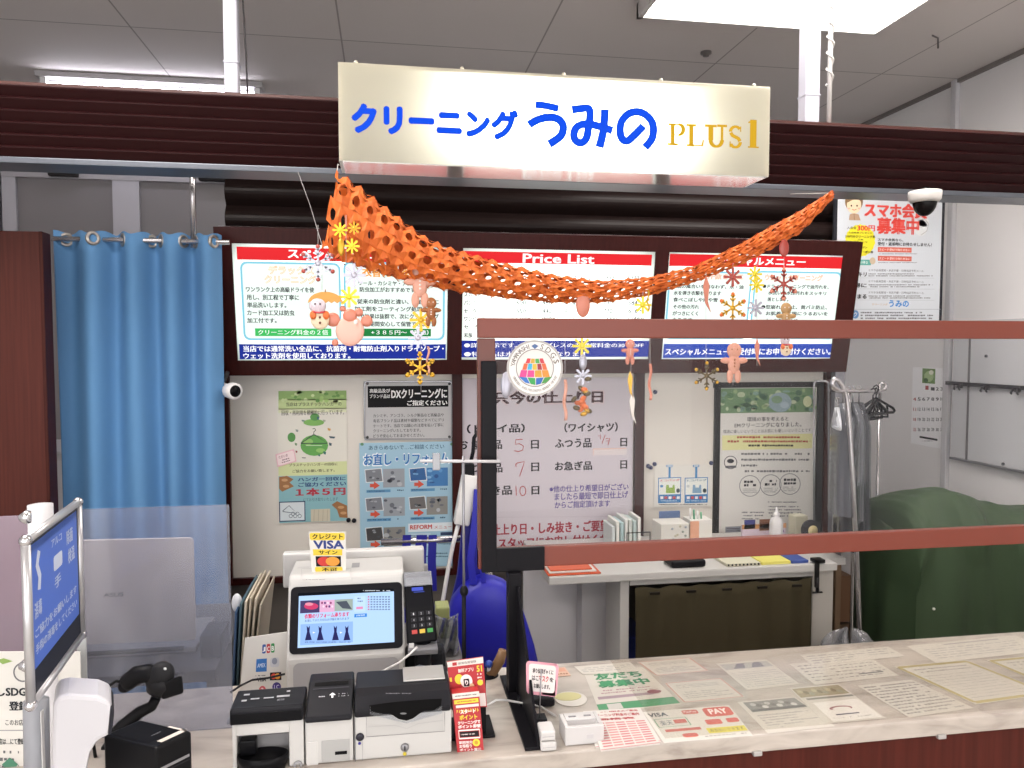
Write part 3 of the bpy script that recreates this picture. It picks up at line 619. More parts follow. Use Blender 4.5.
# date board
ZC = (480, 370, 4.044)
def g5(S):
    S.rect(-70, 86, 616, 200, 'd3cbd3', 1) if False else None
    S.text('只今の仕上り日', 50, 82, 500, 140, 'cdbcc0', 2, off=.055); S.text('只今の仕上り日', 56, 86, 495, 134, '3a1820', 3, off=.035)
    T = '28242a'
    for t, x0, y0, x1, y1 in (('（ドライ品）', -52, 219, 180, 254), ('（ワイシャツ）', 342, 213, 556, 250), ('お', -86, 283, -50, 320), ('急ぎ品', -34, 283, 88, 320), ('ふ', -86, 378, -50, 415), ('つう品', -34, 378, 90, 415), ('しみぬき品', -84, 471, 128, 507), ('日', 207, 284, 237, 318), ('日', 208, 375, 238, 409), ('日', 209, 470, 239, 503),
        ('ふつう品', 304, 278, 450, 314), ('お急ぎ品', 304, 370, 452, 405), ('日', 568, 275, 594, 308), ('日', 568, 366, 594, 399)): S.text(t, x0, y0, x1, y1, T, 2, off=.028)
    P = 'a8454a'
    S.line([(172, 280), (145, 282), (142, 300), (160, 298), (176, 308), (172, 324), (155, 330), (138, 326)], 4, P, 2)
    S.line([(146, 382), (150, 376), (180, 370), (172, 395), (160, 430)], 4, P, 2); S.line([(144, 378), (146, 392)], 4, P, 2)
    S.line([(145, 470), (147, 508)], 4, P, 2); S.ring(173, 489, 12, 4, P, 2, 20, 19)
    S.line([(478, 268), (487, 262), (487, 280)], 3, P, 2); S.line([(506, 262), (493, 298)], 3, P, 2); S.line([(508, 278), (525, 276), (517, 304)], 3.5, P, 2); S.line([(510, 287), (524, 286)], 3, P, 2)
    S.rect(456, 316, 592, 344, 'dcb9ae', 2); S.rect(459, 320, 592, 344, 'd8cfd0', 3)
    PU = '4f3c8c'
    S.text('※他の仕上り希望日がござい', 281, 463, 600, 490, PU, 2, off=.02); S.text('ましたら最短で即日仕上げ', 302, 494, 598, 522, PU, 2, off=.02); S.text('からご指定頂けます', 302, 529, 525, 556, PU, 2, off=.02)
    S.line([(-80, 596), (612, 592)], 2, 'b9b0ba', 2); R2 = '9a2236'
    S.text('仕上り日・しみ抜き・ご要望等は', 45, 614, 590, 658, R2, 2, off=.03); S.text('スタッフにお申し付けください', 75, 670, 590, 712, R2, 2, off=.03)
poster('finish_date_board', 'pale lilac board listing finishing days in large black and red lettering, behind the clear screen', 'notice board', ZC, (-88, 32, 617, 745), g5, 'c9c2ca', th=.004)
# small acrylic sheet with two pictures
ZR = (640, 370, 3.658)
def g6(S):
    for x0, x1, hd, bag in ((66, 150, 'c9384a', '8fae4a'), (163, 248, '3a6a8a', '7fa3c0')):
        S.rect(x0, 393, x1, 486, '2a78b5', 2); S.rect(x0+3, 396, x1-3, 455, 'e4e8e2', 3); S.text('エコバッグ', x0+5, 399, x1-5, 407, hd, 4, off=.02)
        S.poly([(x0+30, 420), (x0+38, 420), (x0+40, 430), (x0+52, 430), (x0+54, 420), (x0+60, 420), (x0+62, 450), (x0+28, 450)], bag, 4); S.ell(x0+73, 441, 7, 8, '2c4048', 4); S.ell(x0+13, 425, 6, 5, '3f80b5' if hd == 'c9384a' else 'c0c8c8', 4)
        for k in range(5): S.rect(x0+8+k*15, 462, x0+19+k*15, 472, ('e8e8e8', 'c94a4a')[k % 2], 3)
        S.small(x0+6, 474, x1-6, 483, 'bcd4e6', 1, 3)
        xm = (x0+x1)/2; S.rect(xm-4, 352, xm+4, 393, '3f86bb', 2); S.rect(xm-12, 347, xm+11, 355, '3f86bb', 2); S.rect(xm-9, 349, xm+8, 353, 'dfe6e6', 3)
    S.small(70, 488, 245, 496, '555555', 1, 2)
poster('eco_bag_notice', 'white sheet with two blue picture cards about bags on the middle white wall panel', 'poster', ZR, (52, 346, 265, 500), g6, 'dcdad3')
# environment poster in a black frame
def g7(S):
    S.rect(292, 66, 641, 156, '6f9069', 1); rnd = random.Random(5)
    for i in range(70):
        x, y = rnd.uniform(300, 634), rnd.uniform(74, 148); S.ell(x, y, rnd.uniform(5, 15), rnd.uniform(4, 11), ('5a8058', '94ae80', 'b7c6a3', '4d6f57', '7f9f90')[i % 5], 2+i % 3, 10)
    S.ell(512, 118, 42, 36, '93a9b0', 5); S.ell(500, 108, 20, 14, '7d9c7c', 6); S.ell(528, 128, 16, 12, 'a9bcc4', 6)
    S.poly([(366, 126), (390, 118), (412, 130), (388, 138)], '3c5a42', 5); S.ell(612, 115, 16, 20, 'cbd3a8', 5)
    T = '34353a'
    S.text('環境の事を考えると', 392, 171, 543, 187, T, 2, off=.015); S.text('EMクリーニングになりました。', 346, 192, 590, 209, T, 2, off=.015); S.text('環境に優しいということはお肌にも優しいということです', 304, 216, 625, 229, T, 2)
    S.rect(300, 236, 630, 290, 'dbd9a0', 1)
    for i, (x0, x1) in enumerate(((355, 585), (320, 622), (390, 560))): S.small(x0, 240+i*15, x1, 252+i*15, 'a84a3c' if i < 2 else '45413c', 1, 2, .7, seed=i)
    for i in range(4): S.small(370, 300+i*21, 620, 314+i*21, '6a6a6c', 1, 2, .6, seed=20+i, ragged=.8)
    S.ring(331, 338, 23, 3, '55565a', 2); S.ell(331, 333, 13, 8, '3c3d42', 2); S.rect(312, 350, 352, 358, '55565a', 2)
    for x, y in ((402, 424), (478, 421), (548, 417)):
        S.ring(x, y, 38, 2.5, '77787c', 2); S.small(x-22, y-22, x+22, y+4, '3b3b40', 2, 3, .75, seed=x); S.small(x-26, y+8, x+26, y+28, '77787c', 3, 3, .5, seed=x+1)
    S.small(468, 478, 590, 488, '55565a', 1, 2); S.small(470, 494, 612, 540, '77787c', 4, 2, .5); S.small(372, 515, 455, 550, '77787c', 3, 2, .5)
    S.rect(312, 572, 368, 604, '8d9099', 2); S.small(317, 576, 364, 600, '4a4d58', 3, 3)
def env():
    t = thing('framed_poster', 'black-framed environmental notice with green photo band and three circles, behind the clear screen', 'poster', at(768, 540, Y=YP))
    mb = MB(); S = ysheet(mb, YP, ZR); S.slab(290, 62, 643, 616, 'd9d7d2', .003); g7(S); mb.build('sheet', t)
    mb = MB(); S = ysheet(mb, YP-.008, ZR); k = M('1a191b', .3, .3)
    for r in ((272, 44, 292, 630), (645, 40, 668, 630), (272, 44, 668, 64), (272, 614, 668, 630)): S.slab(*r, k, .014)
    mb.build('frame', t)
    mb = MB(); S = ysheet(mb, YP-.02, ZR); S.frame(636, 40, 690, 700, 7, M('b9b9bc', .25, .7), 1, 14); mb.build('rail', t)
env()
# magnets on the white wall
for i, (px, py) in enumerate(((348.5, 520), (354, 520.5), (648, 466), (650.5, 467.5), (654.5, 464), (711, 463), (655, 392))):
    p = at(px, py, Y=YW-.004); b = MB(); b.lathe([(0, .008), (.009, .007), (.01, 0)], p, M('1d1d24' if i < 2 else '2c3358', .35), 14, axis=(0, -1, 0))
    tag(b.build('magnet', at=p), ('small black round magnet beside the hanger poster, the left one', 'small black round magnet beside the hanger poster, the right one', 'small navy magnet, leftmost of three over the bag notice', 'small navy magnet, middle of three over the bag notice', 'small navy magnet, right one of three over the bag notice', 'small navy magnet beside the black poster frame', 'small navy magnet high on the middle white panel')[i], 'magnet', 'magnets on the white wall')
# smartphone member poster
ZS = (825, 180, 5.12); YM = 3.225
def g8(S):
    S.ell(148, 112, 46, 50, '7d5f3c', 2); S.ell(148, 128, 37, 44, 'f0d2b0', 3); S.poly([(108, 118), (120, 86), (170, 84), (190, 112), (165, 98), (140, 102), (122, 112)], '7d5f3c', 4)
    S.ell(134, 132, 4, 5, '33261c', 5, 10); S.ell(163, 132, 4, 5, '33261c', 5, 10); S.line([(138, 150), (148, 155), (160, 150)], 3, 'b5503a', 5); S.ell(122, 146, 7, 5, 'eeb09a', 4, 10); S.ell(174, 146, 7, 5, 'eeb09a', 4, 10)
    S.poly([(122, 205), (126, 176), (148, 170), (172, 176), (182, 207)], 'b5977c', 2); S.line([(148, 172), (150, 205)], 3, '8a6a50', 3)
    for t, x0, y0, x1, y1, c, o in (('とっても便利で！', 205, 63, 430, 82, '3f7fc0', .015), ('ポイントも貯まる', 280, 84, 470, 104, '3f7fc0', .015), ('スマホ会員', 204, 122, 520, 192, 'd9463c', .04), ('募集中', 268, 196, 478, 276, 'd9463c', .04),
        ('入会金', 112, 238, 160, 252, '3b3b3e', .01), ('300円', 165, 232, 254, 262, 'd9363c', .03), ('スマホ会員なら、', 270, 299, 400, 314, '3b3b3e', .02), ('受付・返却時にお待たせしません！', 270, 320, 546, 338, '3b3b3e', .02)): S.text(t, x0, y0, x1, y1, c, 3, off=o)
    S.ell(490, 245, 34, 42, 'd8dadb', 2); S.ell(505, 215, 28, 24, 'd8dadb', 2); S.line([(465, 250), (478, 210), (505, 195), (530, 225), (520, 262), (490, 282)], 2.5, '9a9a9a', 3)
    S.poly([(180+78*math.cos(k*PI/18)*(1 if k % 2 else .95), 310+84*math.sin(k*PI/18)*(1 if k % 2 else .95)) for k in range(36)], 'e6dc2c', 2)
    for t, x0, y0, x1, y1 in (('入会特典プレゼント', 120, 266, 240, 275), ('500円分クリーニング券', 104, 283, 256, 297), ('２枚', 168, 302, 196, 309), ('無料シーツ', 148, 312, 216, 323), ('クーポン', 165, 340, 215, 350), ('お得クーポン券', 150, 362, 246, 375)): S.text(t, x0, y0, x1, y1, '3a3a20', 4, off=.02)
    for y0 in (345, 390): S.rect(270, y0, 443, y0+25, 'd2604f', 2); S.text('スピード受付で待たせない', 276, y0+6, 436, y0+19, 'f5e4dc', 3, off=.01); S.small(272, y0+29, 470, y0+37, '777777', 1, 2)
    S.rect(160, 408, 235, 436, '5aa79b', 2); S.text('お得な', 175, 415, 220, 429, 'ffffff', 3); S.ell(243, 414, 15, 18, 'c9b49a', 3)
    for y, t, x0 in ((484, 'スッキリ', 118), (540, 'お得に', 118), (597, 'まとまる', 112)):
        S.text(t, x0, y-12, 212, y+10, '2b2b2e', 2, off=.03); S.line([(120, y+17), (560, y+19)], 1.5, 'b0b4b8', 1); S.text('スマホ会員登録・来店不要・日時指定予約メール', 222, y-26, 505, y-14, '55555a', 2); S.small(222, y-8, 550, y+12, '77777a', 2, 2, .6)
    S.text('クリーニング', 240, 632, 320, 642, 'cf9a4a', 2, off=.01); S.text('うみの', 328, 617, 428, 650, '3f8ad0', 2, off=.05)
    S.line([(90, 662), (590, 662)], 2, '9aa0a8', 2); S.ell(155, 688, 18, 22, '5a8ac0', 2); S.text('ク', 146, 676, 164, 700, 'f2f2f2', 3); S.small(182, 672, 560, 715, '66666c', 3, 2, .6)
t = thing('member_poster', 'tall white laminated poster with red lettering and a cartoon boy, right of the menu board', 'poster', at(888, 330, Y=YM))
mb = MB(); S = ysheet(mb, YM, ZS); S.slab(60, 54, 592, 770, 'cdd2d8', .003); g8(S); mb.build('sheet', t)
mb = MB(); S = ysheet(mb, YM+.002, ZS); S.slab(42, 50, 62, 775, '2a2a30', .01); S.slab(590, 50, 606, 775, '2a2a30', .01); S.slab(42, 44, 606, 54, '2a2a30', .01); mb.build('frame', t)
mb = MB(); f0, f1 = at(838, 192, Y=YM-.008), at(940, 340, Y=YM-.008)
mb.grid(lambda u, v: (f0.x+(f1.x-f0.x)*u, YM-.009-.004*math.sin(v*11+u*3)*math.sin(u*PI), f0.z+(f1.z-f0.z)*v), 16, 24, clear('ffffff', 0, 'ffffff', .8, .08)); mb.build('film', t)
# ================================================================== COUNTER
CZ = .85; CY0, CY1 = at(860, 726, Z=CZ).y, at(780, 648, Z=CZ).y
CX0 = -1.15
ct = thing('service_counter', 'long service counter with a pale marbled top and dark red wooden front', 'counter', (.9, (CY0+CY1)/2, 0))
b = MB(); b.box((CX0, CY0, CZ-.035), (XR-.02, CY1, CZ), marble(), .004); b.build('worktop', ct)
RW = wood('421a14', '4f211a', .35)
b = MB(); b.box((CX0+.01, CY0+.012, 0), (XR-.02, CY0+.04, CZ-.035), RW); b.build('front_panel', ct)
b = MB(); b.box((CX0+.01, CY1-.04, 0), (XR-.02, CY1-.02, CZ-.035), M('b9b4ac', .5)); b.build('rear_panel', ct)
b = MB(); b.box((CX0+.01, CY0+.04, 0), (CX0+.03, CY1-.04, CZ-.035), RW); b.build('end_panel', ct)
for px in (757, 941):
    p = at(px, 750 if px < 800 else 735, Y=CY0); b = MB(); b.box((p.x-.009, CY0-.005, CZ-.040), (p.x+.009, CY0+.004, CZ-.031), M('b5b2b0', .3, .3), .002); b.build('clip', ct)
# ---- printed papers lying on the counter
def on(px, py, z=CZ+.0006): return at(px, py, Z=z)
_pz = [0]
def paper(label, TL, TR, BR, BL, fn, base='d0cbc2', z=CZ+.0003, group='printed papers lying on the counter', name='paper_sheet', th=.0003, mk=ink):
    _pz[0] += 1; z += _pz[0]*.00009
    mb = MB(); q = [on(*p, z=z) for p in (TL, TR, BR, BL)]; S = quad_sheet(mb, *q, up=(0, 0, 1)); S.slab(0, 0, 1, 1, base, th); fn(S); return tag(mb.build(name), label, 'paper', group)
GY = 'a5a29d'
def pa1(S):
    S.text('友だち', .14, .1, .86, .26, '3f8f62', 2, off=.05); S.text('募集中', .14, .3, .88, .46, '3f8f62', 2, off=.05)
    S.small(.12, .5, .9, .62, 'b08a90', 2); S.rect(.05, .66, .8, .72, 'a48f98', 1); S.ell(.82, .66, .1, .05, '97606a', 2, 10); S.rect(.0, .82, 1, .98, '4f9468', 1); S.rect(.12, .84, .3, .96, 'c9c6c0', 2)
paper('flyer with green Japanese lettering and a green band along its lower edge, on the counter', (583, 671), (643, 667), (681, 704), (600, 713), pa1)
def pa2(S):
    S.frame(.02, .03, .98, .97, .02, 'c8897e', 1); S.small(.12, .15, .85, .35, GY, 3); S.small(.12, .5, .88, .85, GY, 4, ragged=.8)
paper('pale sheet with red side lines at the counter rear beside the green flyer', (637, 662), (690, 657.5), (709, 671), (656, 676), pa2)
paper('pale red-lined sheet nearer the front, between green flyer and grey photo sheet', (664, 683), (721, 678), (745, 697), (684, 703), pa2)
def pa3(S):
    S.text('VISA', .03, .08, .24, .2, '55585f', 2, off=.03); S.rect(.42, .06, .6, .2, 'c4695f', 1, .03); S.text('PayPay', .44, .09, .58, .17, 'f0e4e0', 2); S.rect(.66, .04, .98, .34, 'cc5b50', 1, .06); S.text('PAY', .72, .1, .92, .26, 'f4e8e4', 2, off=.04)
    S.frame(.06, .28, .42, .54, .012, '7ba48a', 1); S.text('楽天', .1, .34, .24, .5, '55606a', 2); S.rect(.26, .34, .4, .46, 'c4695f', 2); S.rect(.1, .62, .5, .7, 'c4695f', 1); S.rect(.6, .42, .78, .58, 'cc5b50', 1, .03); S.rect(.84, .42, .98, .56, 'cc5b50', 1, .03)
    S.rect(.25, .78, .42, .9, 'cc6a60', 1, .04); S.rect(.55, .68, .99, .84, 'e0d44e', 1); S.text('お支払いできます', .58, .71, .96, .81, '6a6640', 2); S.small(.48, .88, .95, .95, GY, 1)
paper('payment logo sheet with red rectangles and a yellow strip, at the front of the counter', (643, 712), (729, 705), (753, 735.5), (664, 743), pa3, 'd6d3cc', name='payment_sheet')
def pa4(S):
    S.rect(.08, .04, .98, .36, '8c8a87', 1)
    for k in range(9): S.ell(.2+.08*k, .14+.05*(k % 3), .05, .05, ('b9b7b3', '75736f', 'd0cecb')[k % 3], 2+k % 2, 9)
    S.rect(.08, .3, .98, .37, '6c6a68', 4); S.small(.1, .45, .92, .9, GY, 6, ragged=.8)
paper('sheet with a dark grey photo strip, right of the payment logo sheet on the counter', (737, 702), (794, 696.5), (835, 726), (768, 733.5), pa4)
def pa5(S):
    S.rect(.04, .06, .97, .28, 'b3b1ae', 1); S.poly([(.2, .26), (.36, .08), (.5, .08), (.42, .26)], '85838a', 2); S.poly([(.55, .26), (.68, .08), (.82, .08), (.8, .26)], '85838a', 2); S.small(.06, .38, .95, .95, 'b5b2ad', 8)
paper('sheet with a grey abstract header at the counter rear, near the middle', (716, 663.5), (766, 659.5), (800, 684), (747, 690), pa5)
def pa6(S): S.small(.06, .08, .95, .9, '96938f', 6, fill=.35); S.rect(.6, .74, .9, .78, '77757a', 2)
paper('wide ruled text sheet at the counter rear, left of the gold-bordered certificate', (789, 664), (868, 656.5), (899, 675.5), (815, 685), pa6)
def pa7(S):
    S.rect(.03, .04, .97, .3, 'a09579', 1)
    for k in range(9): S.ell(.12+.09*k, .14+.04*(k % 3), .05, .05, ('b9ae8c', '85795c', '9c9a84')[k % 3], 2+k % 2, 9)
    S.rect(.1, .33, .98, .38, '8a8780', 1); S.rect(.14, .46, .97, .97, 'e4e1dc', 1); S.ell(.5, .66, .2, .06, 'a5757a', 2); S.ell(.5, .68, .16, .05, 'e4e1dc', 3); S.rect(.3, .8, .7, .83, '6a6874', 2); S.small(.2, .86, .85, .93, GY, 1)
paper('sheet with a brown photo strip over a white card, right of the grey photo sheet', (789, 688), (838, 683.5), (886, 718), (826, 724), pa7)
def pa8(S): S.small(.05, .05, .96, .95, '918e8a', 11, fill=.5, ragged=.2)
paper('densely printed grey text sheet at the counter front beside the gold-bordered certificate', (857, 685.5), (911, 679.5), (974, 708), (909, 717.5), pa8)
def pa9(S):
    S.frame(.035, .04, .965, .96, .05, 'b5a872', 1); S.small(.12, .1, .85, .24, '8f8c86', 2, .0006 and 1, .4); S.small(.1, .28, .9, .9, '8a8782', 10, 1, .25, ragged=.1)
paper('certificate sheet with a gold border on the counter, the complete one', (893, 666.5), (966, 660), (1052, 694), (976, 704.5), pa9, name='certificate')
paper('gold-bordered certificate sheet at the far end of the counter, partly out of view', (985, 660), (1064, 653), (1150, 684), (1066, 694), pa9, name='certificate')
def pb1(S): S.rect(.3, .1, .8, .16, 'a8a5a2', 1); S.small(.08, .25, .92, .85, 'b5b2ad', 5)
paper('very pale sheet with a grey title bar along the rear edge, behind the gold frames', (906, 646), (1015, 635), (1052, 650), (936, 663), pb1)
paper('faint pale sheet at the rear counter edge, left of the title bar sheet', (800, 655), (888, 646.5), (905, 656), (812, 666), lambda S: S.small(.05, .1, .95, .9, 'a8a5a2', 4, 1, .4, ragged=.9))
paper('faint pale sheet at the counter rear between the orange coupon and red-lined sheet', (574, 666.5), (630, 662), (640, 671), (583, 674.5), lambda S: S.small(.05, .2, .95, .8, 'b5b2ad', 3))
paper('small orange coupon beside the pink clip sign at the rear left of the counter', (547, 668.5), (565, 667), (571, 675.5), (553, 677), lambda S: (S.rect(.1, .1, .9, .5, 'd9a08a', 1), S.small(.1, .6, .9, .9, 'a06a55', 1)), 'd8b49e', name='coupon')
def rnd_card():
    mb = MB(); c = on(571, 699, CZ+.001); rx = (on(587, 699)-on(555, 699)).length/2; ry = (on(571, 692)-on(571, 707)).length/2
    pts = [c+V((rx*math.cos(t), ry*math.sin(t), 0)) for t in [2*PI*k/32 for k in range(32)]]; mb.prism(pts, (0, 0, .0008), M('e4e0d8', .4))
    mb.prism([c+V((rx*.85*math.cos(t)-.004, ry*.55*math.sin(t)+ry*.3, .0009)) for t in [2*PI*k/24 for k in range(24)]], (0, 0, .0004), M('ddd9a0', .5)); tag(mb.build('round_card'), 'round pale card with a yellow patch on the counter, behind the white coin tray', 'card')
rnd_card()
# stack of loose price sheets with pink rows
def pa10(S):
    S.rect(0, 0, 1, 1, 'd8d4cf', 1); S.text('クリーニング料金のご案内', .06, .05, .92, .13, 'b0383c', 2, off=.03); S.text('価格表', .1, .18, .8, .24, 'b0383c', 2, off=.03)
    for r in range(10):
        y = .3+r*.066
        for c in range(5):
            x = .06+c*.185; S.rect(x, y, x+.16, y+.034, 'cf9090' if c % 2 else 'c87c80', 2)
    S.line([(0, .985), (1, .985)], .012, 'c05a5e', 3)
for i, (dx, dy, lb) in enumerate(((-5, -1.6, 'price sheet with pink rows under the other one, behind the coin tray'), (0, 0, 'price sheet with red heading and pink rows lying on top, beside the white coin tray'))):
    z = CZ+.001+.0025*i
    paper(lb, (588+dx, 713+dy), (641.5+dx*.3, 711+dy*2.2), (661-i, 743.5+dy), (601+dx, 751+dy*2), pa10, 'd8d4cf', z, 'price sheets by the coin tray', 'price_sheet', .0015)
# clear desk mat over the papers
mb = MB(); q = [on(655, 741.5), on(548, 664.5)]
mb.box((on(668, 743).x, CY0+.012, CZ+.0022), (XR-.05, CY1-.006, CZ+.0034), clear('fbfaf8', .02, 'd8d4ce', .55, .08)); tag(mb.build('desk_mat'), 'thin clear plastic mat covering the papers on the marbled counter', 'desk mat')
# ---- white coin tray
def coin_tray():
    bl, brr, tl = at(567, 746.5, Z=CZ), at(604, 743, Z=CZ), at(554, 714.5, Z=CZ+.035)
    x0, x1, y0, y1, z0, z1 = bl.x-.003, brr.x, bl.y, tl.y, CZ+.001, CZ+.036
    t = thing('coin_tray', 'white plastic box with a recessed dish on the counter front beside the pink price sheets', 'tray', ((x0+x1)/2, (y0+y1)/2, CZ))
    w = M('c9c7c7', .35); b = MB(); e = .008; ym = y1-.028
    b.box((x0, y0, z0), (x1, y0+e, z1), w, .002); b.box((x0, y0+e, z0), (x0+e, y1, z1), w, .002); b.box((x1-e, y0+e, z0), (x1, y1, z1), w, .002); b.box((x0+e, ym, z0), (x1-e, y1, z1), w, .002); b.build('body', t)
    b = MB(); b.grid(lambda u, v: (x0+e+(x1-x0-2*e)*u, y0+e+(ym-y0-e)*v, z1-.004-.022*(max(0, math.sin(PI*u))*max(0, math.sin(PI*v)))**.5), 14, 12, w); b.build('dish', t)
    for k in (.3, .7): b = MB(); b.box((x0+(x1-x0)*k-.007, ym+.01, z1-.0005), (x0+(x1-x0)*k+.007, ym+.014, z1+.001), M('88868a', .4)); b.build('slot', t)
    b = MB(); b.box((x0+(x1-x0)*.55, y0-.0006, CZ+.012), (x0+(x1-x0)*.72, y0, CZ+.02), M('c2c0c2', .5)); b.build('logo', t)
coin_tray()
# ---- stack of white card readers / adapters
p = at(549, 752, Z=CZ)
for i, (dx, w, h) in enumerate(((0, .030, .018), (-.001, .028, .020))):
    b = MB(); z = CZ+.001+i*.0185; x = p.x+dx; b.box((x-w/2, p.y+.002*i, z), (x+w/2, p.y+.045-.004*i, z+h-.001), M('cccac9', .3), .004, seg=3); b.box((x-w/2+.003, p.y-.0005+.002*i, z+h*.4), (x+w/2-.003, p.y+.002*i+.001, z+h*.45), M('a8a6a8', .4))
    tag(b.build('power_adapter'), ('white plug adapter at the bottom of the little stack beside the black stand foot', 'white plug adapter on top of the little stack beside the black stand foot')[i], 'adapter', 'white adapters beside the stand foot')
# ---- pink sign on a wire clip
def clip_sign():
    base = at(541, 733, Z=CZ); yy = base.y+.02; t = thing('clip_sign', 'small pink-edged handwritten sign held on a wire above a black clip base', 'sign', base)
    b = MB(); b.box((base.x-.013, base.y, CZ+.0005), (base.x+.013, base.y+.028, CZ+.026), M('222126', .4), .002); b.build('base', t)
    top = at(541, 668, Y=yy-.003); b = MB(); b.tube([(base.x, yy-.006, CZ+.02), (base.x+.001, yy-.005, CZ+.06), top+V((0, -.004, 0))], .0012, M('9a989c', .3, .8), 6); b.build('wire', t)
    mb = MB(); S = quad_sheet(mb, at(526, 660.5, Y=yy), at(559, 664, Y=yy), at(556.5, 697, Y=yy), at(526.5, 694, Y=yy))
    S.rect(0, 0, 1, 1, 'e9a5b5', 0, .12); S.slab(.05, .02, .95, .98, 'e9a5b5', .001); S.rect(.08, .07, .92, .9, 'e6dedc', 1, .1)
    S.text('承り伝票ぎゃくに', .2, .2, .84, .34, '3a3436', 2, off=.03); S.text('はこ', .18, .42, .38, .56, '3a3436', 2, off=.03); S.text('マスク', .4, .4, .7, .57, 'c23c48', 2, off=.05); S.text('を', .74, .43, .86, .56, '3a3436', 2, off=.03); S.text('お願いします。', .24, .66, .76, .79, '3a3436', 2, off=.03)
    mb.build('card', t)
clip_sign()
p = at(541, 708, Z=CZ); b = MB(); b.box((p.x-.045, p.y-.004, CZ+.001), (p.x+.03, p.y+.035, CZ+.018), M('1d1c20', .35), .008, seg=3); tag(b.build('pen_case'), 'small black flat case lying behind the pink clip sign', 'case')
# ================================================================== CLEAR SCREEN ON BLACK STANDS
YX = 1.62
z = lambda px, py: at(px, py, Y=YX).z
x = lambda px, py=440: at(px, py, Y=YX).x
zt0, zt1 = z(760, 338.5), z(760, 319.5); zb0, zb1 = z(760, 556.5), z(760, 537.5)
xL = x(478); xR = XR-.06
BRN = M('74301f', .36, bump=.02, scale=80); BRN2 = M('5f2718', .32)
scn = thing('counter_screen', 'clear protective screen in a red-brown frame standing on the counter on a black bracket', 'screen', ((xL+xR)/2, YX, CZ))
b = MB(); b.box((xL, YX, zt0), (xR, YX+.022, zt1), BRN, .003); b.build('top_rail', scn)
b = MB(); b.box((xL, YX, zb0), (xR, YX+.022, zb1), BRN, .003); b.build('bottom_rail', scn)
b = MB(); b.box((xL, YX+.0005, zb0+.0005), (x(495.5), YX+.0215, zt0-.0005), BRN2, .002); side = b.build('side_rail', scn)
b = MB(); b.box((x(494), YX+.008, zb1-.005), (xR, YX+.0105, zt0+.005), clear('ffffff', .008, 'c9cdd6', .4, .01)); b.build('clear_pane', scn)
BK = M('17161a', .38)
b = MB(); b.box((x(481), YX-.012, zb0-.004), (x(496), YX-.0005, z(490, 361)), BK, .002); b.box((x(496)-.002, YX-.012, zb0-.004), (x(544), YX-.0005, zb1+.003), BK, .002); b.build('corner_bracket', scn)
def stand(xc, par):
    b = MB(); b.box((xc-.016, YX-.03, CZ+.006), (xc+.012, YX+.005, zb0-.003), BK, .002); b.build('post', par)
    yf = CY0+.012; b = MB(); b.prism([(xc+.001, YX-.028, zb0-.03), (xc+.001, YX-.042, zb0-.03), (xc+.001, yf, CZ+.012), (xc+.001, yf, CZ+.006), (xc+.001, YX-.028, CZ+.006)], (.005, 0, 0), BK); b.build('brace', par)
    b = MB(); b.box((xc-.022, yf, CZ+.0005), (xc+.026, YX+.06, CZ+.007), BK, .0015); b.build('foot', par)
stand(at(512, 640, Y=YX).x+.004, scn); stand(2.55, scn)
# round sticker
def sticker():
    mb = MB(); Z7 = (440, 330, 5.483); S = ysheet(mb, YX+.0075, Z7); cx, cy = 520, 208
    S.ell(cx, cy, 154, 154, 'e8e6e4', 0, 40)
    S.ring(cx, cy, 150, 5, 'b3aeab', 1, 40); S.ring(cx, cy, 145, 2, '77716e', 2, 40); S.ring(cx, cy, 102, 5, '8d8783', 1, 40)
    S.arct('YAMANASHI', cx, cy, 122, 24, -1.42, -.28, '5c5148', 2, off=.02); S.arct('SDGs', cx, cy, 122, 30, .33, 1.28, '5c5148', 2, off=.02)
    S.poly([(500, 88), (520, 76), (540, 88), (520, 104)], '4d6a9a', 2)
    S.arct('yamanashi sdgs registered company partner', cx, cy, 124, 13, 4.3, 1.95, '8f8a86', 2, inner=True)
    S.ell(cx, cy, 99, 99, 'dcd9d6', 1, 36)
    cols = ['cf2f3a', 'cda03a', '4aa04a', 'c43a46', 'e0643a', '2fa3cf', 'e0b63a', '9a2036', 'd9653a', 'd23f8a', 'd23f8a', 'c9962e', 'd08a30', '2f6fc0', '2a9a4a', '1f5fb0', '3f8f3f', '1f3f7a']
    rows = [(158, 182, 470, 572, 4), (186, 218, 452, 586, 5), (222, 258, 436, 600, 4), (264, 302, 452, 596, 4)]; k = 0
    for y0, y1, x0, x1, n in rows:
        w = (x1-x0)/n
        for i in range(n):
            a = x0+i*w+2; c = x0+(i+1)*w-2; m = (x0+x1)/2; s0 = (a-m)/(x1-m); s1 = (c-m)/(x1-m); f = 7 if y0 < 260 else -22; dy = 0 if y0 < 260 else 0
            S.poly([(a+(-s0*f), y0+abs(s0)*(-3 if y0 < 260 else -8)), (c+(-s1*f), y0+abs(s1)*(-3 if y0 < 260 else -8)), (c+(s1*f*(.6)), y1-abs(s1)*(0 if y0 < 260 else 14)), (a+(s0*f*.6), y1-abs(s0)*(0 if y0 < 260 else 14))], cols[k % len(cols)], 3); k += 1
    tag(mb.build('round_sticker'), 'round white sticker with coloured mosaic squares on the upper left of the clear screen', 'sticker')
sticker()
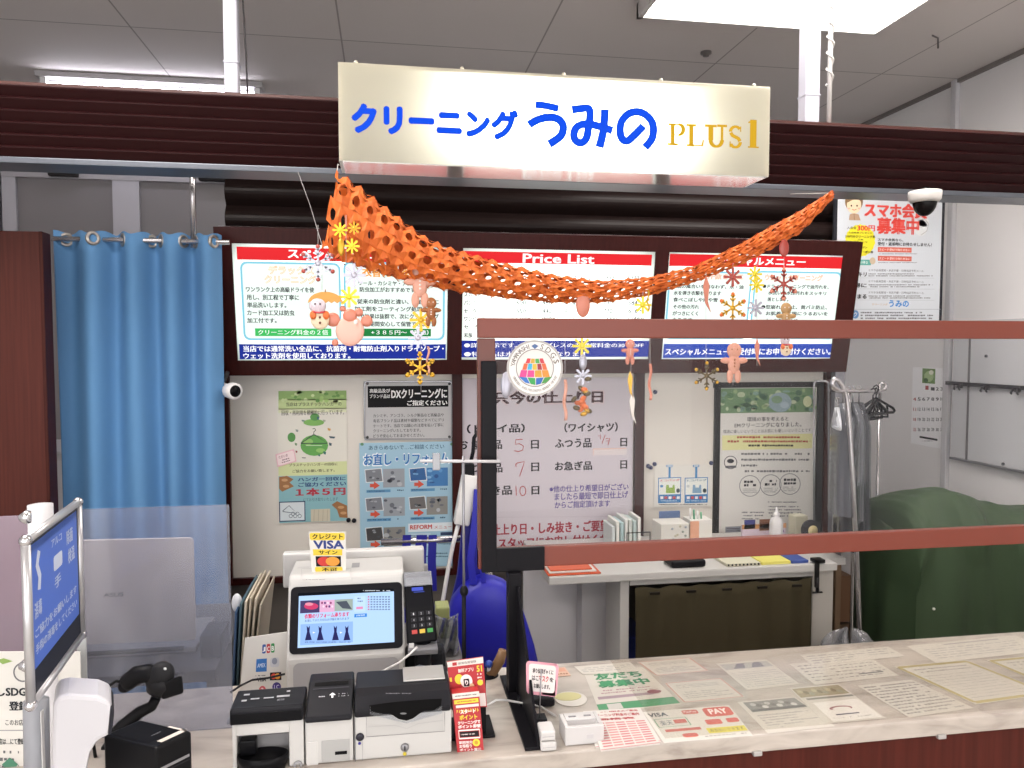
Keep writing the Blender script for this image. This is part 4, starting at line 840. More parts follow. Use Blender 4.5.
# ================================================================== TABLE BEHIND THE COUNTER
TZ = .74
tf = at(700, 570, Z=TZ); TY0 = tf.y
tx0, tx1 = at(549, 580, Y=TY0).x, at(814, 572, Y=TY0).x
WT = M('bdbbb8', .4)
zt_ = TZ
tb = thing('work_table', 'grey-white work table behind the counter with a dark olive cloth under it', 'table', ((tx0+tx1)/2, TY0+.2, 0))
b = MB(); b.box((tx0, TY0, TZ-.03), (tx1+.1, YW-.03, TZ), WT, .004); b.build('tabletop', tb)
b = MB(); b.box((at(524, 620, Y=TY0+.3).x, TY0+.3, .0), (at(622, 620, Y=TY0+.03).x, TY0+.33, TZ-.03), M('c6c5ca', .45)); b.build('back_panel', tb)
lx0, lx1 = at(620, 620, Y=TY0+.03).x, at(629, 620, Y=TY0+.03).x
b = MB(); b.box((lx0, TY0+.03, 0), (lx1, TY0+.36, TZ-.03), WT, .003); b.build('leg', tb)
rx0, rx1 = at(812, 600, Y=TY0+.03).x, at(833, 600, Y=TY0+.03).x
b = MB(); b.box((rx0, TY0+.03, 0), (rx1, TY0+.36, TZ-.03), M('b5b1aa', .45), .003); b.build('leg', tb)
b = MB(); b.box((lx0-.10, TY0+.22, 0), (lx0, TY0+.30, TZ-.03), M('b3b2b6', .45)); b.build('side_panel', tb)
b = MB(); b.box((lx1, TY0+.025, TZ-.055), (rx0, TY0+.05, TZ-.03), WT, .002); b.build('apron', tb)
b = MB(); b.box((lx1, TY0+.05, 0), (rx0, YW-.06, .02), M('2a2828', .6)); b.build('bottom_shelf', tb)
# olive cloth hung on rings
c0, c1 = at(634, 600, Y=TY0+.02).x, at(810, 600, Y=TY0+.02).x; zc = at(720, 583, Y=TY0+.02).z
cl = thing('olive_curtain', 'dark olive cloth curtain hanging across the opening under the work table', 'curtain', ((c0+c1)/2, TY0, 0))
def ocl(u, v):
    xx = c0+(c1-c0)*u; zz = zc+.004*math.sin(u*40)*(1-v)-(zc-.04)*v; return (xx+.006*math.sin(v*4)*(1-u), TY0+.01+.012*math.sin(u*34+math.sin(v*2))*(.5+.5*v), zz)
b = MB(); b.grid(ocl, 90, 14, M('403a2b', .85, bump=.2, scale=200), .003); b.build('cloth', cl)
for k in range(5):
    xx = c0+(c1-c0)*(.1+.2*k); b = MB(); b.box((xx-.02, TY0-.012, zc-.022), (xx+.02, TY0-.004, zc-.012), M('1d1915', .5), .002); b.build('slot', cl)
# blue box in the dark behind the cloth's left edge
p = at(629.5, 640, Y=TY0+.1); b = MB(); b.box((lx1+.002, TY0+.08, .03), (lx1+.1, TY0+.3, .46), M('26347c', .5), .004); tag(b.build('blue_crate', at=(lx1+.05, TY0+.2, .03)), 'blue box just visible left of the olive cloth under the table', 'box')
# things on the table
def tbox(name, label, cat, px0, px1, py0, py1, Y, depth, col, group=None, bev=.002, dec=None):
    a, c = at(px0, (py0+py1)/2, Y=Y), at(px1, (py0+py1)/2, Y=Y); zt = at((px0+px1)/2, py0, Y=Y).z; z0 = TZ+.001
    b = MB(); b.box((a.x, Y, z0), (c.x, Y+depth, max(zt, z0+.004)), col, bev)
    if dec: dec(b, a.x, c.x, Y, z0, zt)
    return tag(b.build(name, at=((a.x+c.x)/2, Y, z0)), label, cat, group)
for i in range(3):
    z0 = TZ+.001+i*.006; a = at(549+i*2, 578, Z=TZ); c = at(603-i*4, 576, Z=TZ); b = MB(); dy = .17-.02*i
    b.box((a.x, TY0+.012+.01*i, z0), (c.x, TY0+.012+dy, z0+.0045), M(('c8542f', 'd9d4cf', 'd0603c')[i], .4), .001)
    tag(b.build('paper_folder'), ('orange folder at the bottom of the pile on the left end of the work table', 'white folder in the middle of the pile on the left end of the work table', 'orange folder on top of the pile on the left end of the work table')[i], 'folder', 'folders on the left end of the work table')
# standing booklets
Yb = 3.05
for i in range(7):
    px = 612+i*4.3; a = at(px, 520, Y=Yb+.01*i); h = at(px, 521+(i % 3)*1.5+(6 if i == 0 else 0), Y=Yb).z; b = MB()
    b.box((a.x, Yb+.01*i, TZ+.001), (a.x+.0135, Yb+.13+.01*i, h), M(('c9d2d0', 'd8d9d2', 'a8c2c4', 'd9dad6', 'cdd3cc', 'b9cbc9', 'e0dfda')[i], .5), .001)
    tag(b.build('booklet'), 'pale booklet standing upright in the row on the work table behind the screen', 'booklet', 'booklets standing on the work table')
b = MB(); a = at(627, 533, Y=Yb-.03); c = at(650, 541, Y=Yb-.03)
b.tube([(a.x, Yb-.03, TZ+.004), (a.x, Yb-.03, a.z), (c.x, Yb-.03, a.z), (c.x, Yb-.03, TZ+.004)], .003, M('2b2a2c', .4), 6); tag(b.build('wire_stand'), 'small dark wire stand on the work table right of the booklets', 'stand')
def flor(b, x0, x1, Y, z0, zt):
    rnd = random.Random(2)
    for k in range(16): b.ball((rnd.uniform(x0+.01, x1-.01), Y-.001, rnd.uniform(z0+.02, zt-.01)), (.006, .001, .005), M(('9aa5ac', 'b9b5a0', '8f9a8f')[k % 3], .6), 8, 4)
tbox('tissue_box', 'white flowered tissue box on the work table behind the clear screen', 'box', 661, 689, 524, 545, 3.0, .11, M('d5d3cc', .5), dec=flor)
p = tbox('photo_card', 'small blue landscape card standing behind the tissue box', 'card', 659, 680, 511, 545, 3.14, .004, M('5f76a0', .5), dec=lambda b, x0, x1, Y, z0, zt: (b.box((x0, Y-.001, z0), (x1, Y, z0+(zt-z0)*.55), M('aab4c4', .5)), b.ball((x1-.02, Y-.001, zt-.045), (.013, .001, .012), M('30343c', .5), 10, 5)))
tbox('pen_holder', 'white desk holder with a pink front and green tipped sticks on the work table', 'holder', 690, 712, 520, 545, 3.02, .08, M('dcdad4', .5), dec=lambda b, x0, x1, Y, z0, zt: (b.box((x0, Y-.002, z0), (x0+(x1-x0)*.4, Y, zt-.004), M('d9a184', .5)), [b.cyl((x0+.01+.016*k, Y+.02, zt-.01), (x0+.012+.016*k, Y+.03, zt+.045-.006*k), .004, M(('e0e0e0', '3f8a6a', 'd8d8d8', '4f9a70')[k % 4], .4), 8) for k in range(4)]))
tbox('picture_card', 'purple and orange picture card leaning by the spray bottle on the work table', 'card', 742, 786, 524, 544, 3.1, .01, M('c7b7c4', .5), dec=lambda b, x0, x1, Y, z0, zt: (b.box((x0, Y-.001, zt-.02), (x1, Y, zt), M('c9905c', .5)), b.box((x0+.01, Y-.001, z0+.06), (x0+.06, Y, z0+.1), M('3d3f7e', .5)), b.box((x0+.08, Y-.001, z0+.05), (x0+.13, Y, z0+.1), M('7a4f3a', .5)), b.box((x1-.035, Y-.001, z0+.04), (x1-.01, Y, zt-.03), M('6a3f7e', .5))))
def spray():
    p = at(776, 540, Y=3.0); t = thing('spray_bottle', 'white squeeze bottle with a tapering nozzle standing on the work table', 'bottle', (p.x, 3.0, TZ)); zt = at(776, 507, Y=3.0).z; h = zt-TZ; w = M('d3d1d2', .35)
    b = MB(); b.lathe([(0, 0), (.026, 0), (.028, .01), (.028, h*.6), (.024, h*.7), (.012, h*.76), (.011, h*.8)], (p.x, 3.0, TZ+.001), w); b.build('body', t)
    b = MB(); b.lathe([(.013, h*.79), (.013, h*.85), (.006, h*.87), (.003, h*.99), (0, h)], (p.x, 3.0, TZ+.001), w); b.build('nozzle', t)
spray()
def tape():
    p = at(812, 533, Y=2.98); t = thing('tape_dispenser', 'pale tape dispenser with a dark roll on the work table near the black frame corner', 'tape dispenser', (p.x, 2.98, TZ))
    b = MB(); b.box((p.x-.07, 2.97, TZ+.001), (p.x+.05, 3.02, TZ+.035), M('b5b6b8', .4), .006); b.build('base', t)
    b = MB(); b.lathe([(.022, -.012), (.042, -.012), (.042, .012), (.022, .012), (.022, -.012)], (p.x, 2.985, TZ+.075), M('2e2d30', .4), axis=(0, 1, 0)); b.build('tape_roll', t)
    b = MB(); b.lathe([(.0, -.013), (.022, -.013), (.022, .013), (0, .013)], (p.x, 2.985, TZ+.075), M('c9b98a', .5), axis=(0, 1, 0)); b.build('core', t)
tape()
b = MB(); b.box((at(795, 530, Y=3.12).x, 3.12, TZ+.001), (at(808, 530, Y=3.12).x, 3.18, at(800, 516, Y=3.12).z), M('c4c0aa', .5), .006); tag(b.build('small_jar'), 'small cream jar beside the tape dispenser on the work table', 'jar')
b = MB(); p = at(700, 570, Z=TZ+.01); b.box((at(676, 572, Z=TZ).x, TY0+.03, TZ+.001), (at(713, 572, Z=TZ).x, TY0+.13, TZ+.03), M('1c1b1e', .35), .01, seg=3); tag(b.build('black_case'), 'black flat case near the front edge of the work table', 'case')
for nm, lb, x0_, x1_, dy, c, dots in (('notebook', 'cream spiral notebook lying by the front edge of the work table', 731, 768, .05, 'c9c6b0', 1), ('memo_pad', 'bright yellow memo pad on the work table beside the spiral notebook', 770, 802, .05, 'd8d06a', 0), ('blue_pad', 'blue pad at the right end of the work table by the clamp', 803, 822, .08, '3a4f92', 0)):
    a, c_ = at(x0_, 570, Z=TZ).x, at(x1_, 570, Z=TZ).x; b = MB(); b.box((a, TY0+.02, TZ+.001), (c_, TY0+.02+dy+.08, TZ+.012), M(c, .5), .001)
    if dots: [b.ball((a+(c_-a)*(k+.5)/9, TY0+.018, TZ+.007), .004, M('2a2a2a', .4), 8, 5) for k in range(9)]
    tag(b.build(nm), lb, 'stationery')
# clamp on the table's right end, box and side table behind it
def clamp(px, lb):
    p = at(px, 575, Y=TY0-.01); t = thing('table_clamp', lb, 'clamp', (p.x, TY0-.01, TZ)); k = M('1b1a1c', .35, .3)
    b = MB(); b.box((p.x-.012, TY0-.012, TZ-.09), (p.x+.006, TY0-.002, TZ+.02), k, .003); b.build('body', t)
    b = MB(); b.box((p.x-.012, TY0-.012, TZ+.006), (p.x+.03, TY0+.03, TZ+.02), k, .003); b.build('jaw', t)
    b = MB(); b.cyl((p.x, TY0-.008, TZ-.11), (p.x, TY0-.008, TZ-.05), .007, k); b.cyl((p.x-.02, TY0-.008, TZ-.11), (p.x+.02, TY0-.008, TZ-.11), .004, k); b.build('screw', t)
clamp(818, 'black metal clamp fixed to the right corner of the work table')
sx0, sx1 = at(822, 580, Y=TY0+.25).x, at(856, 575, Y=TY0+.25).x
b = MB(); b.box((tx1+.105, TY0+.1, TZ-.04), (tx1+.2, TY0+.34, TZ-.012), WT, .003); b.box((tx1+.17, TY0+.12, 0), (tx1+.195, TY0+.32, TZ-.04), M('77604a', .5), .002); tag(b.build('side_shelf', at=(tx1+.15, TY0+.2, 0)), 'small grey shelf attached right of the work table beside the chrome rack', 'shelf')
b = MB(); cx = tx1+.2
for k in range(3): b = MB(); b.box((cx-.03+.01*k, TY0+.2, .001+.21*k), (cx+.12-.01*k, TY0+.45, .2+.21*k), M(('4a3426', '5a4230', '6b4c36')[k], .6), .004); tag(b.build('brown_box', at=(cx, TY0+.3, .21*k)), ('brown cardboard box at the bottom behind the chrome rack', 'brown cardboard box in the middle of the pile behind the chrome rack', 'brown cardboard box on top of the pile behind the chrome rack')[k], 'box', 'brown boxes piled behind the chrome rack')
# crumpled clear plastic at the table's foot
def bagfn(u, v):
    t = 2*PI*u; r = .125*(1+.3*math.sin(3*t+1)*math.sin(5*v)+.16*math.sin(9*t+11*v)); zz = .49*math.sin(v*PI/2)**.6
    return (tx1+.07+r*1.0*math.cos(t)*math.cos(v*PI/2*.97)**.6, TY0-.13+r*math.sin(t)*math.cos(v*PI/2*.97), .0+zz*(1+.08*math.sin(5*t)))
b = MB(); b.grid(bagfn, 48, 20, clear('e4e6ea', .35, 'a8a8ac', 2.0, .12)); tag(b.build('plastic_bag', at=(tx1+.07, TY0-.13, 0)), 'crumpled clear plastic bundle standing at the right foot of the work table', 'bag')
# ================================================================== GARMENT RACK, HANGERS, CLOTHES
CH = M('b5b2b4', .22, .85); YG = 2.7
def rack():
    t = thing('garment_rack', 'chrome garment rack with looped tube ends behind the counter screen at right', 'garment rack', at(858, 640, Y=YG))
    g = lambda px, py, Y=YG: at(px, py, Y=Y)
    b = MB(); b.tube([g(861, 668)]+[g(x_, y_) for x_, y_ in ((857, 560), (852, 470), (849, 420), (846, 396), (842, 386), (838, 380), (834, 379), (832, 383), (834, 388), (839, 391), (846, 391))], .0095, CH, 10); b.build('front_post', t)
    q = g(861, 668); b = MB(); b.tube([(q.x, YG, q.z), (q.x+.02, YG, .03)], .0095, CH); b.build('lower_post', t)
    b = MB(); b.tube([g(849, 391, YG+.1), g(848, 470, YG+.12), g(853, 560, YG+.14), V((g(853, 560, YG+.14).x, YG+.14, .03))], .008, CH); b.build('rear_post', t)
    y2 = YG+.53; b = MB(); b.tube([g(844, 391), g(880, 391, y2), g(885, 389, y2), g(886, 385, y2), g(884, 383, y2), g(880, 384, y2)], .0085, CH); b.tube([g(846, 391, YG+.03), g(830, 390.5, YG+.05)], .006, M('3b3a3e', .3, .5)); b.build('top_rail', t)
    b = MB(); e = g(880, 384, y2); b.tube([e, (e.x, y2, .03)], .0075, CH); b.build('far_post', t)
    b = MB(); b.tube([(q.x+.02, YG, .025), (e.x, y2, .025)], .012, CH); b.build('base_rail', t)
    return t
rack()
def hanger(name, c, w, h, yaw, mat, label, group=None, clip=True, hook=None):
    t = thing(name, label, 'hanger', c, group); c = V(c); ux = V((math.cos(yaw), math.sin(yaw), 0))
    P = lambda a, b_: c+ux*a+V((0, 0, b_))
    b = MB(); b.tube([P(0, 0), P(w*.45, -h*.55), P(w*.5, -h*.7), P(w*.46, -h*.78), P(-w*.46, -h*.78), P(-w*.5, -h*.7), P(-w*.45, -h*.55)], .006, mat, 8, closed=True)
    if clip:
        b.tube([P(-w*.3, -h*.4), P(-w*.32, -h*1.0), P(w*.32, -h*1.0), P(w*.3, -h*.4)], .005, mat, 8); b.tube([P(0, -.01), P(-w*.15, -h*.78)], .004, mat, 6); b.tube([P(0, -.01), P(w*.15, -h*.78)], .004, mat, 6)
    b.build('frame', t)
    b = MB(); hh = hook or .06; b.tube([P(0, 0), P(0, hh*.4), P(.012, hh*.6), P(.016, hh*.85), P(.0, hh*1.05), P(-.014, hh*.9)], .003, CH if not clip else mat, 6); b.build('hook', t)
    return t
c = at(876, 398, Y=YG+.38)
hanger('black_hanger', c, .21, .085, .15, M('1b1b1e', .4), 'empty black plastic hanger with clip bar on the chrome rack', hook=.055)
for i in range(2):
    c = at(873+i*3, 400, Y=YG+.32-.05*i); hanger('black_hanger', c, .19, .08, .35+.2*i, M('202024', .4), ('black hanger just behind the empty clip hanger on the chrome rack', 'black hanger second behind the empty clip hanger on the chrome rack')[i], 'black hangers on the chrome rack', hook=.05)
def garment(i, px, w, col, z0, lb, plastic=False):
    Yg = YG+.10+.06*i; top = at(px, 398, Y=Yg); t = thing('hanging_garment', lb, 'garment', top, 'clothes hanging on the chrome rack')
    ya = 1.25; ux = V((math.cos(ya), math.sin(ya), 0)); H = top.z-z0
    def fn(u, v):
        th = 2*PI*u; ww = w*(.22+.78*min(1, v*5)**.6)*(1+.12*v); d = .035*(.5+.5*min(1, v*6)); f = 1+.12*math.sin(6*th+i)*v
        return top+ux*(ww*.5*math.cos(th)*f)+V((-ux.y, ux.x, 0))*d*math.sin(th)*f+V((0, 0, -.02-(H)*v-.0*u))
    b = MB(); b.grid(fn, 36, 16, M(col, .7, bump=.2, scale=60)); b.build('cloth', t)
    b = MB(); b.tube([top+V((0, 0, -.02)), top+V((0, 0, .02)), top+V((.012, 0, .04)), top+V((0, 0, .05))], .0025, CH, 6); b.build('hanger_hook', t)
    if plastic:
        b = MB(); b.grid(lambda u, v: fn(u, v)+(fn(u, v)-(top+V((0, 0, -.02-H*v))))*.12, 36, 16, clear('f4f6fa', .06, 'a6abb6', 1.6, .12)); b.build('plastic_cover', t)
for i, (px, w, col, z0, lb, pl) in enumerate(((843, .16, '5a5a5e', .95, 'grey garment nearest the front post of the chrome rack', True), (848, .2, '26272b', .8, 'dark slate garment second on the chrome rack', True), (853, .2, '66666a', .9, 'light grey garment in plastic third on the chrome rack', True), (859, .2, '313236', .85, 'charcoal garment fourth on the chrome rack near the hangers', True))): garment(i, px, w, col, z0, lb, pl)
# white wire hangers bundle at the left of the rack
for i in range(2):
    c = at(838-i*2, 408, Y=YG+.02+.05*i); hanger('white_hanger', c, .1, .1, 1.2, M('d0d2d8', .4), ('pale wire hanger at the front of the chrome rack', 'pale wire hanger behind the first one at the front of the chrome rack')[i], 'pale hangers on the chrome rack', clip=False, hook=.04)
# ================================================================== GREEN COVERED MACHINE
GR = M('33472d', .75, bump=.15, scale=120)
def green():
    Y0 = 2.74; Y1 = 3.16; prof = [(862, 520), (864, 500), (870, 492), (880, 486), (894, 481), (908, 480), (922, 484), (945, 491), (972, 497), (986, 500), (1003, 497), (1024, 496), (1060, 495), (1095, 500), (1100, 560)]
    P = [at(x_, y_, Y=Y1-.06) for x_, y_ in prof]; XS = [p.x for p in P]; ZT = [p.z for p in P]; xa, xb = XS[0], 2.95
    def top(xx):
        for i in range(len(XS)-1):
            if XS[i] <= xx <= XS[i+1]: t = (xx-XS[i])/(XS[i+1]-XS[i]); t = t*t*(3-2*t); return ZT[i]*(1-t)+ZT[i+1]*t
        return ZT[-1] if xx > XS[-1] else ZT[0]
    def fn(u, v):
        # v: 0 rear hem .. up, over the top .. down to 1 front hem
        xx = xa+(xb-xa)*u; zt = top(min(xx, XS[-2])); fold = .022*math.sin(u*15+1.5*math.sin(u*7)+1.2*v)+.006*math.sin(u*37-3*v)
        if v < .2: k = v/.2; return (xx, Y1+.0, .25+(zt-.32)*k)
        if v < .5: k = (v-.2)/.3; return (xx, Y1-(Y1-Y0-.14)*k, zt-.07+.07*math.sin(k*PI/2)+.004*math.sin(u*17+k*3))
        k = (v-.5)/.5; ko = min(1, k*4); yy = Y0+.14-.14*math.sin(ko*PI/2); d = zt-.33
        sag = .03*max(0, math.sin(u*21+1.2))*math.sin(min(1, k*2.5)*PI)
        return (xx, yy+fold*min(1, k*1.6)-.03*k-sag, zt-.05*(1-math.cos(ko*PI/2))-(d)*max(0, k-.06)/.94)
    t = thing('covered_machine', 'bulky machine draped in a dark green cloth against the right wall', 'machine', ((xa+xb)/2, 3.0, 0))
    b = MB(); b.grid(fn, 150, 60, GR)
    def end(u, v):
        k = v; y0_ = fn(0, .5+.5*v); yy = y0_[1]+(Y1-y0_[1])*u; zt = y0_[2]*(1-u)+(top(xa)-.02-(top(xa)-.3)*k)*u+.05*math.sin(u*PI)*(1-k)
        return (xa+.002-(.012+.03*k)*math.sin(u*PI)+.012*math.sin(u*15)*math.sin(u*PI)*k, yy, zt)
    b.grid(end, 30, 20, GR); b.build('green_cover', t)
    b = MB(); b.box((xa+.05, Y0+.1, .0), (xb-.03, Y1-.05, ZT[0]-.12), M('26262b', .5), .02); b.build('machine_body', t)
    b = MB(); sx = at(934, 540, Y=Y0-.03).x; b.grid(lambda u, v: (sx+.008*v, Y0+.0-.035*v-.002, ZT[6]-.12-(ZT[6]-.5)*v), 2, 20, M('3b6344', .7), .003); b.ball((sx+.003, Y0-.036, .55), .006, M('d9d9d0', .4), 8, 6); b.build('seam', t)
green()
# ================================================================== RIGHT WALL: calendar, boards, hook rail
def wsheet(mb, zoom, X=XR-.004, mk=ink):  # facing -X
    return plane_sheet(mb, (X, 0, 0), (0, -1, 0), (0, 0, 1), zoom, mk)
ZW = (800, 360, 2.558)
def cal():
    mb = MB(); S = wsheet(mb, ZW); S.slab(286, 20, 382, 222, 'f2f2f4', .005)
    S.rect(313, 22, 346, 60, '6f8f55', 1); S.ell(330, 42, 12, 14, 'a6bf8a', 2); S.ell(336, 32, 6, 6, 'dfe3d0', 3); S.ell(322, 52, 6, 6, '486a3c', 3)
    S.text('12', 318, 68, 332, 78, '55585f', 2) if False else S.text('1', 322, 66, 328, 76, 'a84a4a', 2, off=.02)
    n = 1
    for r in range(5):
        for c in range(7):
            if r == 0 and c < 4: continue
            x0 = 290+c*11.6; y0 = 70+r*25
            if n <= 31: S.text(str(n), x0, y0+(r*1), x0+7, y0+r+8, 'a84a4a' if c == 0 else '44464c', 2, off=.02)
            n += 1
    S.rect(306, 198, 352, 203, '3a3b40', 2); S.small(312, 205, 345, 209, '77777a', 1, 2)
    tag(mb.build('wall_calendar'), 'white wall calendar with a small green picture on the right wall', 'calendar')
cal()
def boards():
    t = thing('wall_panel_board', 'pale glossy board in two leaves on the right wall below the hook rail', 'board', at(985, 420, X=XR-.02)); ws = M('c9cacd', .18, coat=.4)
    for j, (px0, px1) in enumerate(((953, 968), (969.5, 1030))):
        a, c = at(px0, 420, X=XR-.02), at(px1, 420, X=XR-.02); z0 = at(1000, 466, X=XR-.02).z; z1 = at(990, 340, X=XR-.02).z+.1
        b = MB(); b.box((XR-.03, c.y, z0), (XR-.004, a.y, z1), ws, .004); b.build('leaf', t)
    a, c = at(969, 420, X=XR-.02), at(969.4, 420, X=XR-.02); b = MB(); b.box((XR-.034, c.y-.006, z0), (XR-.003, a.y+.002, z1), M('6d6a6c', .4)); b.build('joint', t)
    b = MB(); a, c = at(953, 420, X=XR-.02), at(1030, 420, X=XR-.02); b.box((XR-.036, c.y, z0-.012), (XR-.002, a.y, z0), M('8c8c90', .3, .5), .002); b.build('lower_edge', t)
    for px, py in ((1003, 467-3), (986, 356)): q = at(px, py, X=XR-.035); b = MB(); b.ball(q, .008, M('55555a', .3, .6), 10, 6); b.build('screw', t)
boards()
def hooks():
    t = thing('hook_rail', 'long dark hook rail with double hooks on the right wall', 'hook rail', at(985, 386, X=XR-.05)); k = M('37353a', .35, .3)
    a, c = at(946, 384.6, X=XR-.045), at(1040, 388, X=XR-.045); a.z = c.z = (a.z+c.z)/2
    b = MB(); b.box((XR-.05, c.y, a.z-.008), (XR-.036, a.y, a.z+.012), k, .002); b.build('rail', t)
    for px in (960, 987, 1018):
        q = at(px, 387, X=XR-.05); y = q.y; b = MB()
        for s in (-.014, .014): b.tube([(XR-.05, y+s*.3, a.z), (XR-.065, y+s, a.z-.008), (XR-.072, y+s*1.3, a.z-.024), (XR-.066, y+s*1.4, a.z-.028)], .005, k, 8)
        b.box((XR-.058, y-.018, a.z-.02), (XR-.048, y+.018, a.z+.012), k, .003); b.build('hook', t)
hooks()
# ================================================================== LEFT: wooden partition, rod, curtain
YC = 3.0
pl0, pl1 = at(-60, 300, Y=2.8), at(41, 300, Y=2.8); zt = at(20, 231, Y=2.8).z
b = MB(); b.box((pl0.x-.8, 2.8, 0), (pl1.x, 2.83, zt), wood('46201a', '52271f', .4, 'Z'), .002); b.build('x') if False else None
t = thing('wood_partition', 'dark red-brown wooden partition at the left edge beside the blue curtain', 'partition', (pl1.x, 2.8, 0)); b.build('panel', t)
b = MB(); b.box((pl1.x, 2.795, 0), (at(48, 300, Y=2.8).x-.01, 2.86, zt), wood('35130f', '42190f', .4, 'Z'), .002); b.build('side_panel', t)
rz = at(120, 240, Y=YC).z; ra, rb = at(46, 238, Y=YC), at(221, 243, Y=YC)
rod = thing('curtain_rod', 'thin chrome rod carrying the blue curtain', 'curtain rod', (ra.x, YC, rz)); b = MB(); b.cyl((ra.x-.02, YC, rz), (rb.x+.03, YC, rz), .009, CH); b.build('tube', rod)
b = MB(); p = at(193.5, 200, Y=YC+.04); b.cyl((p.x, YC+.03, rz-.02), (p.x, YC+.03, ZV0+.25), .011, CH); b.build('upright_pole', rod)
cx0, cx1 = at(55, 300, Y=YC).x, at(221, 300, Y=YC).x; zt = at(120, 233, Y=YC).z
cur = thing('blue_curtain', 'blue grommet-top curtain hanging on a chrome rod at the left', 'curtain', ((cx0+cx1)/2, YC, 0))
def cfn(u, v):
    ph = u**1.15*2*PI*4.1; a = .034*(1-.2*v)
    xx = cx0+(cx1-cx0)*u+.006*math.sin(v*5+u*9)*v; yy = YC-.0+a*math.sin(ph+.25*math.sin(v*3))+.008*math.sin(u*43+v*2)*v
    return (xx, yy, zt+.006*math.cos(ph*2)-(zt-.08)*v)
b = MB(); b.grid(cfn, 160, 26, M('5888b6', .75, bump=.12, scale=260), .004); cloth = b.build('cloth', cur)
for px in (61, 94, 122, 148, 160, 181, 194, 213):
    q = at(px, 243, Y=YC-.02); u = (q.x-cx0)/(cx1-cx0); u = max(.02, min(.97, u)); c0 = V(cfn(u, .03)); c1 = V(cfn(u+.01, .03)); n = (c1-c0).cross(V((0, 0, 1))).normalized()
    b = MB(); b.lathe([(.014, -.006), (.024, -.006), (.026, 0), (.024, .006), (.014, .006), (.014, -.006)], (c0.x, c0.y-.002, rz), M('a9a39c', .3, .8), 20, axis=n); b.build('grommet', cloth)
    b = MB(); b.lathe([(0, -.001), (.0145, -.001)], (c0.x, c0.y-.006, rz), M('5d5a5a', .5), 16, axis=n)
# ================================================================== FROSTED ACRYLIC DIVIDERS
def divider(label, px0, px1, pyt, Y, frost, col, name='acrylic_divider'):
    a, c = at(px0, pyt, Y=Y), at(px1, pyt, Y=Y); b = MB(); z1 = (a.z+c.z)/2
    b.box((a.x, Y, CZ+.0005), (c.x, Y+.004, z1), clear('e6e9f2', frost, col, 1.0, .12), .001); return tag(b.build(name), label, 'divider')
divider('frosted acrylic divider sheet on the counter in front of the open laptop', 79, 229, 507, 1.54, .2, 'b0b1ba')
divider('frosted acrylic divider sheet at the far left edge behind the white notice', -60, 78.5, 516, 1.66, .45, 'b8a3b0')
b = MB(); p = at(86, 640, Y=1.5); q = at(95, 700, Y=1.5)
# ================================================================== STAFF DESK AND LAPTOP
DZ = at(150, 651, Y=2.1).z-.012
b = MB(); b.box((-2.2, 1.95, DZ-.03), (at(232, 640, Y=2.1).x, 2.5, DZ), M('6b7380', .5), .004); o = b.build('desktop')
bpy.data.objects.remove(o)
dk = thing('staff_desk', 'grey desk behind the counter carrying the laptop, seen through frosted acrylic', 'desk', (-1.2, 2.2, 0))
b = MB(); b.box((-2.2, 1.98, DZ-.03), (at(225, 640, Y=2.1).x, 2.5, DZ), M('4b4a4e', .5), .004); b.build('desktop', dk)
for xx in (-2.15, at(222, 640, Y=2.1).x-.03): b = MB(); b.box((xx, 2.05, 0), (xx+.03, 2.45, DZ-.03), M('55565c', .5)); b.build('leg', dk)
def laptop():
    t = thing('laptop', 'silver laptop seen from behind its open lid on the staff desk', 'laptop', at(140, 645, Y=2.1)); m = M('d2c6be', .4)
    mb = MB(); TL, TR, BR, BL = at(70, 541, Y=2.04), at(193, 538, Y=2.04), at(196, 640, Y=2.1), at(72, 645, Y=2.1)
    S = quad_sheet(mb, TL, TR, BR, BL); n = (TR-TL).cross(TL-BL).normalized()
    b = MB()
    def rr(u, v): return (TL*(1-u)+TR*u)*(1-v)+(BL*(1-u)+BR*u)*v
    r = .035; pts = []
    for cu, cv, t0 in ((r, r*1.2, PI), (1-r, r*1.2, 1.5*PI), (1-r, 1-r*1.2, 0), (r, 1-r*1.2, .5*PI)):
        for k in range(6): a = t0+k*PI/10; pts.append(rr(cu+r*math.cos(a), cv+r*1.2*math.sin(a)))
    b.prism(pts, -n*.006, m); 
    S2 = Sheet(b, lambda x_, y_: (x_, y_), lambda a_, b_, l: rr(a_, b_)+n*(l+.0002), ink); S2.text('ASUS', .26, .5, .42, .54, '857c78', 1, off=.03)
    b.build('lid', t)
    b = MB(); b.box((BL.x, 2.1, DZ+.001), (BR.x, 2.33, DZ+.016), M('8f8a88', .4, .3), .003); b.build('base', t)
    b = MB(); b.cyl((BL.x+.03, 2.1, DZ+.014), (BR.x-.03, 2.1, DZ+.014), .006, M('1f1e20', .4)); b.build('hinge', t)
laptop()
# dark solid standing in for the blurred reflection in the divider
b = MB(); a = at(198, 612, Y=2.05); b.box((at(199, 640, Y=2.05).x, 2.05, DZ+.001), (at(221, 640, Y=2.05).x, 2.16, at(210, 590, Y=2.05).z-.12), M('33343c', .5), .006); tag(b.build('reflection_block'), 'dark small organizer on the staff desk right of the laptop, imitating a reflection in the acrylic', 'block')
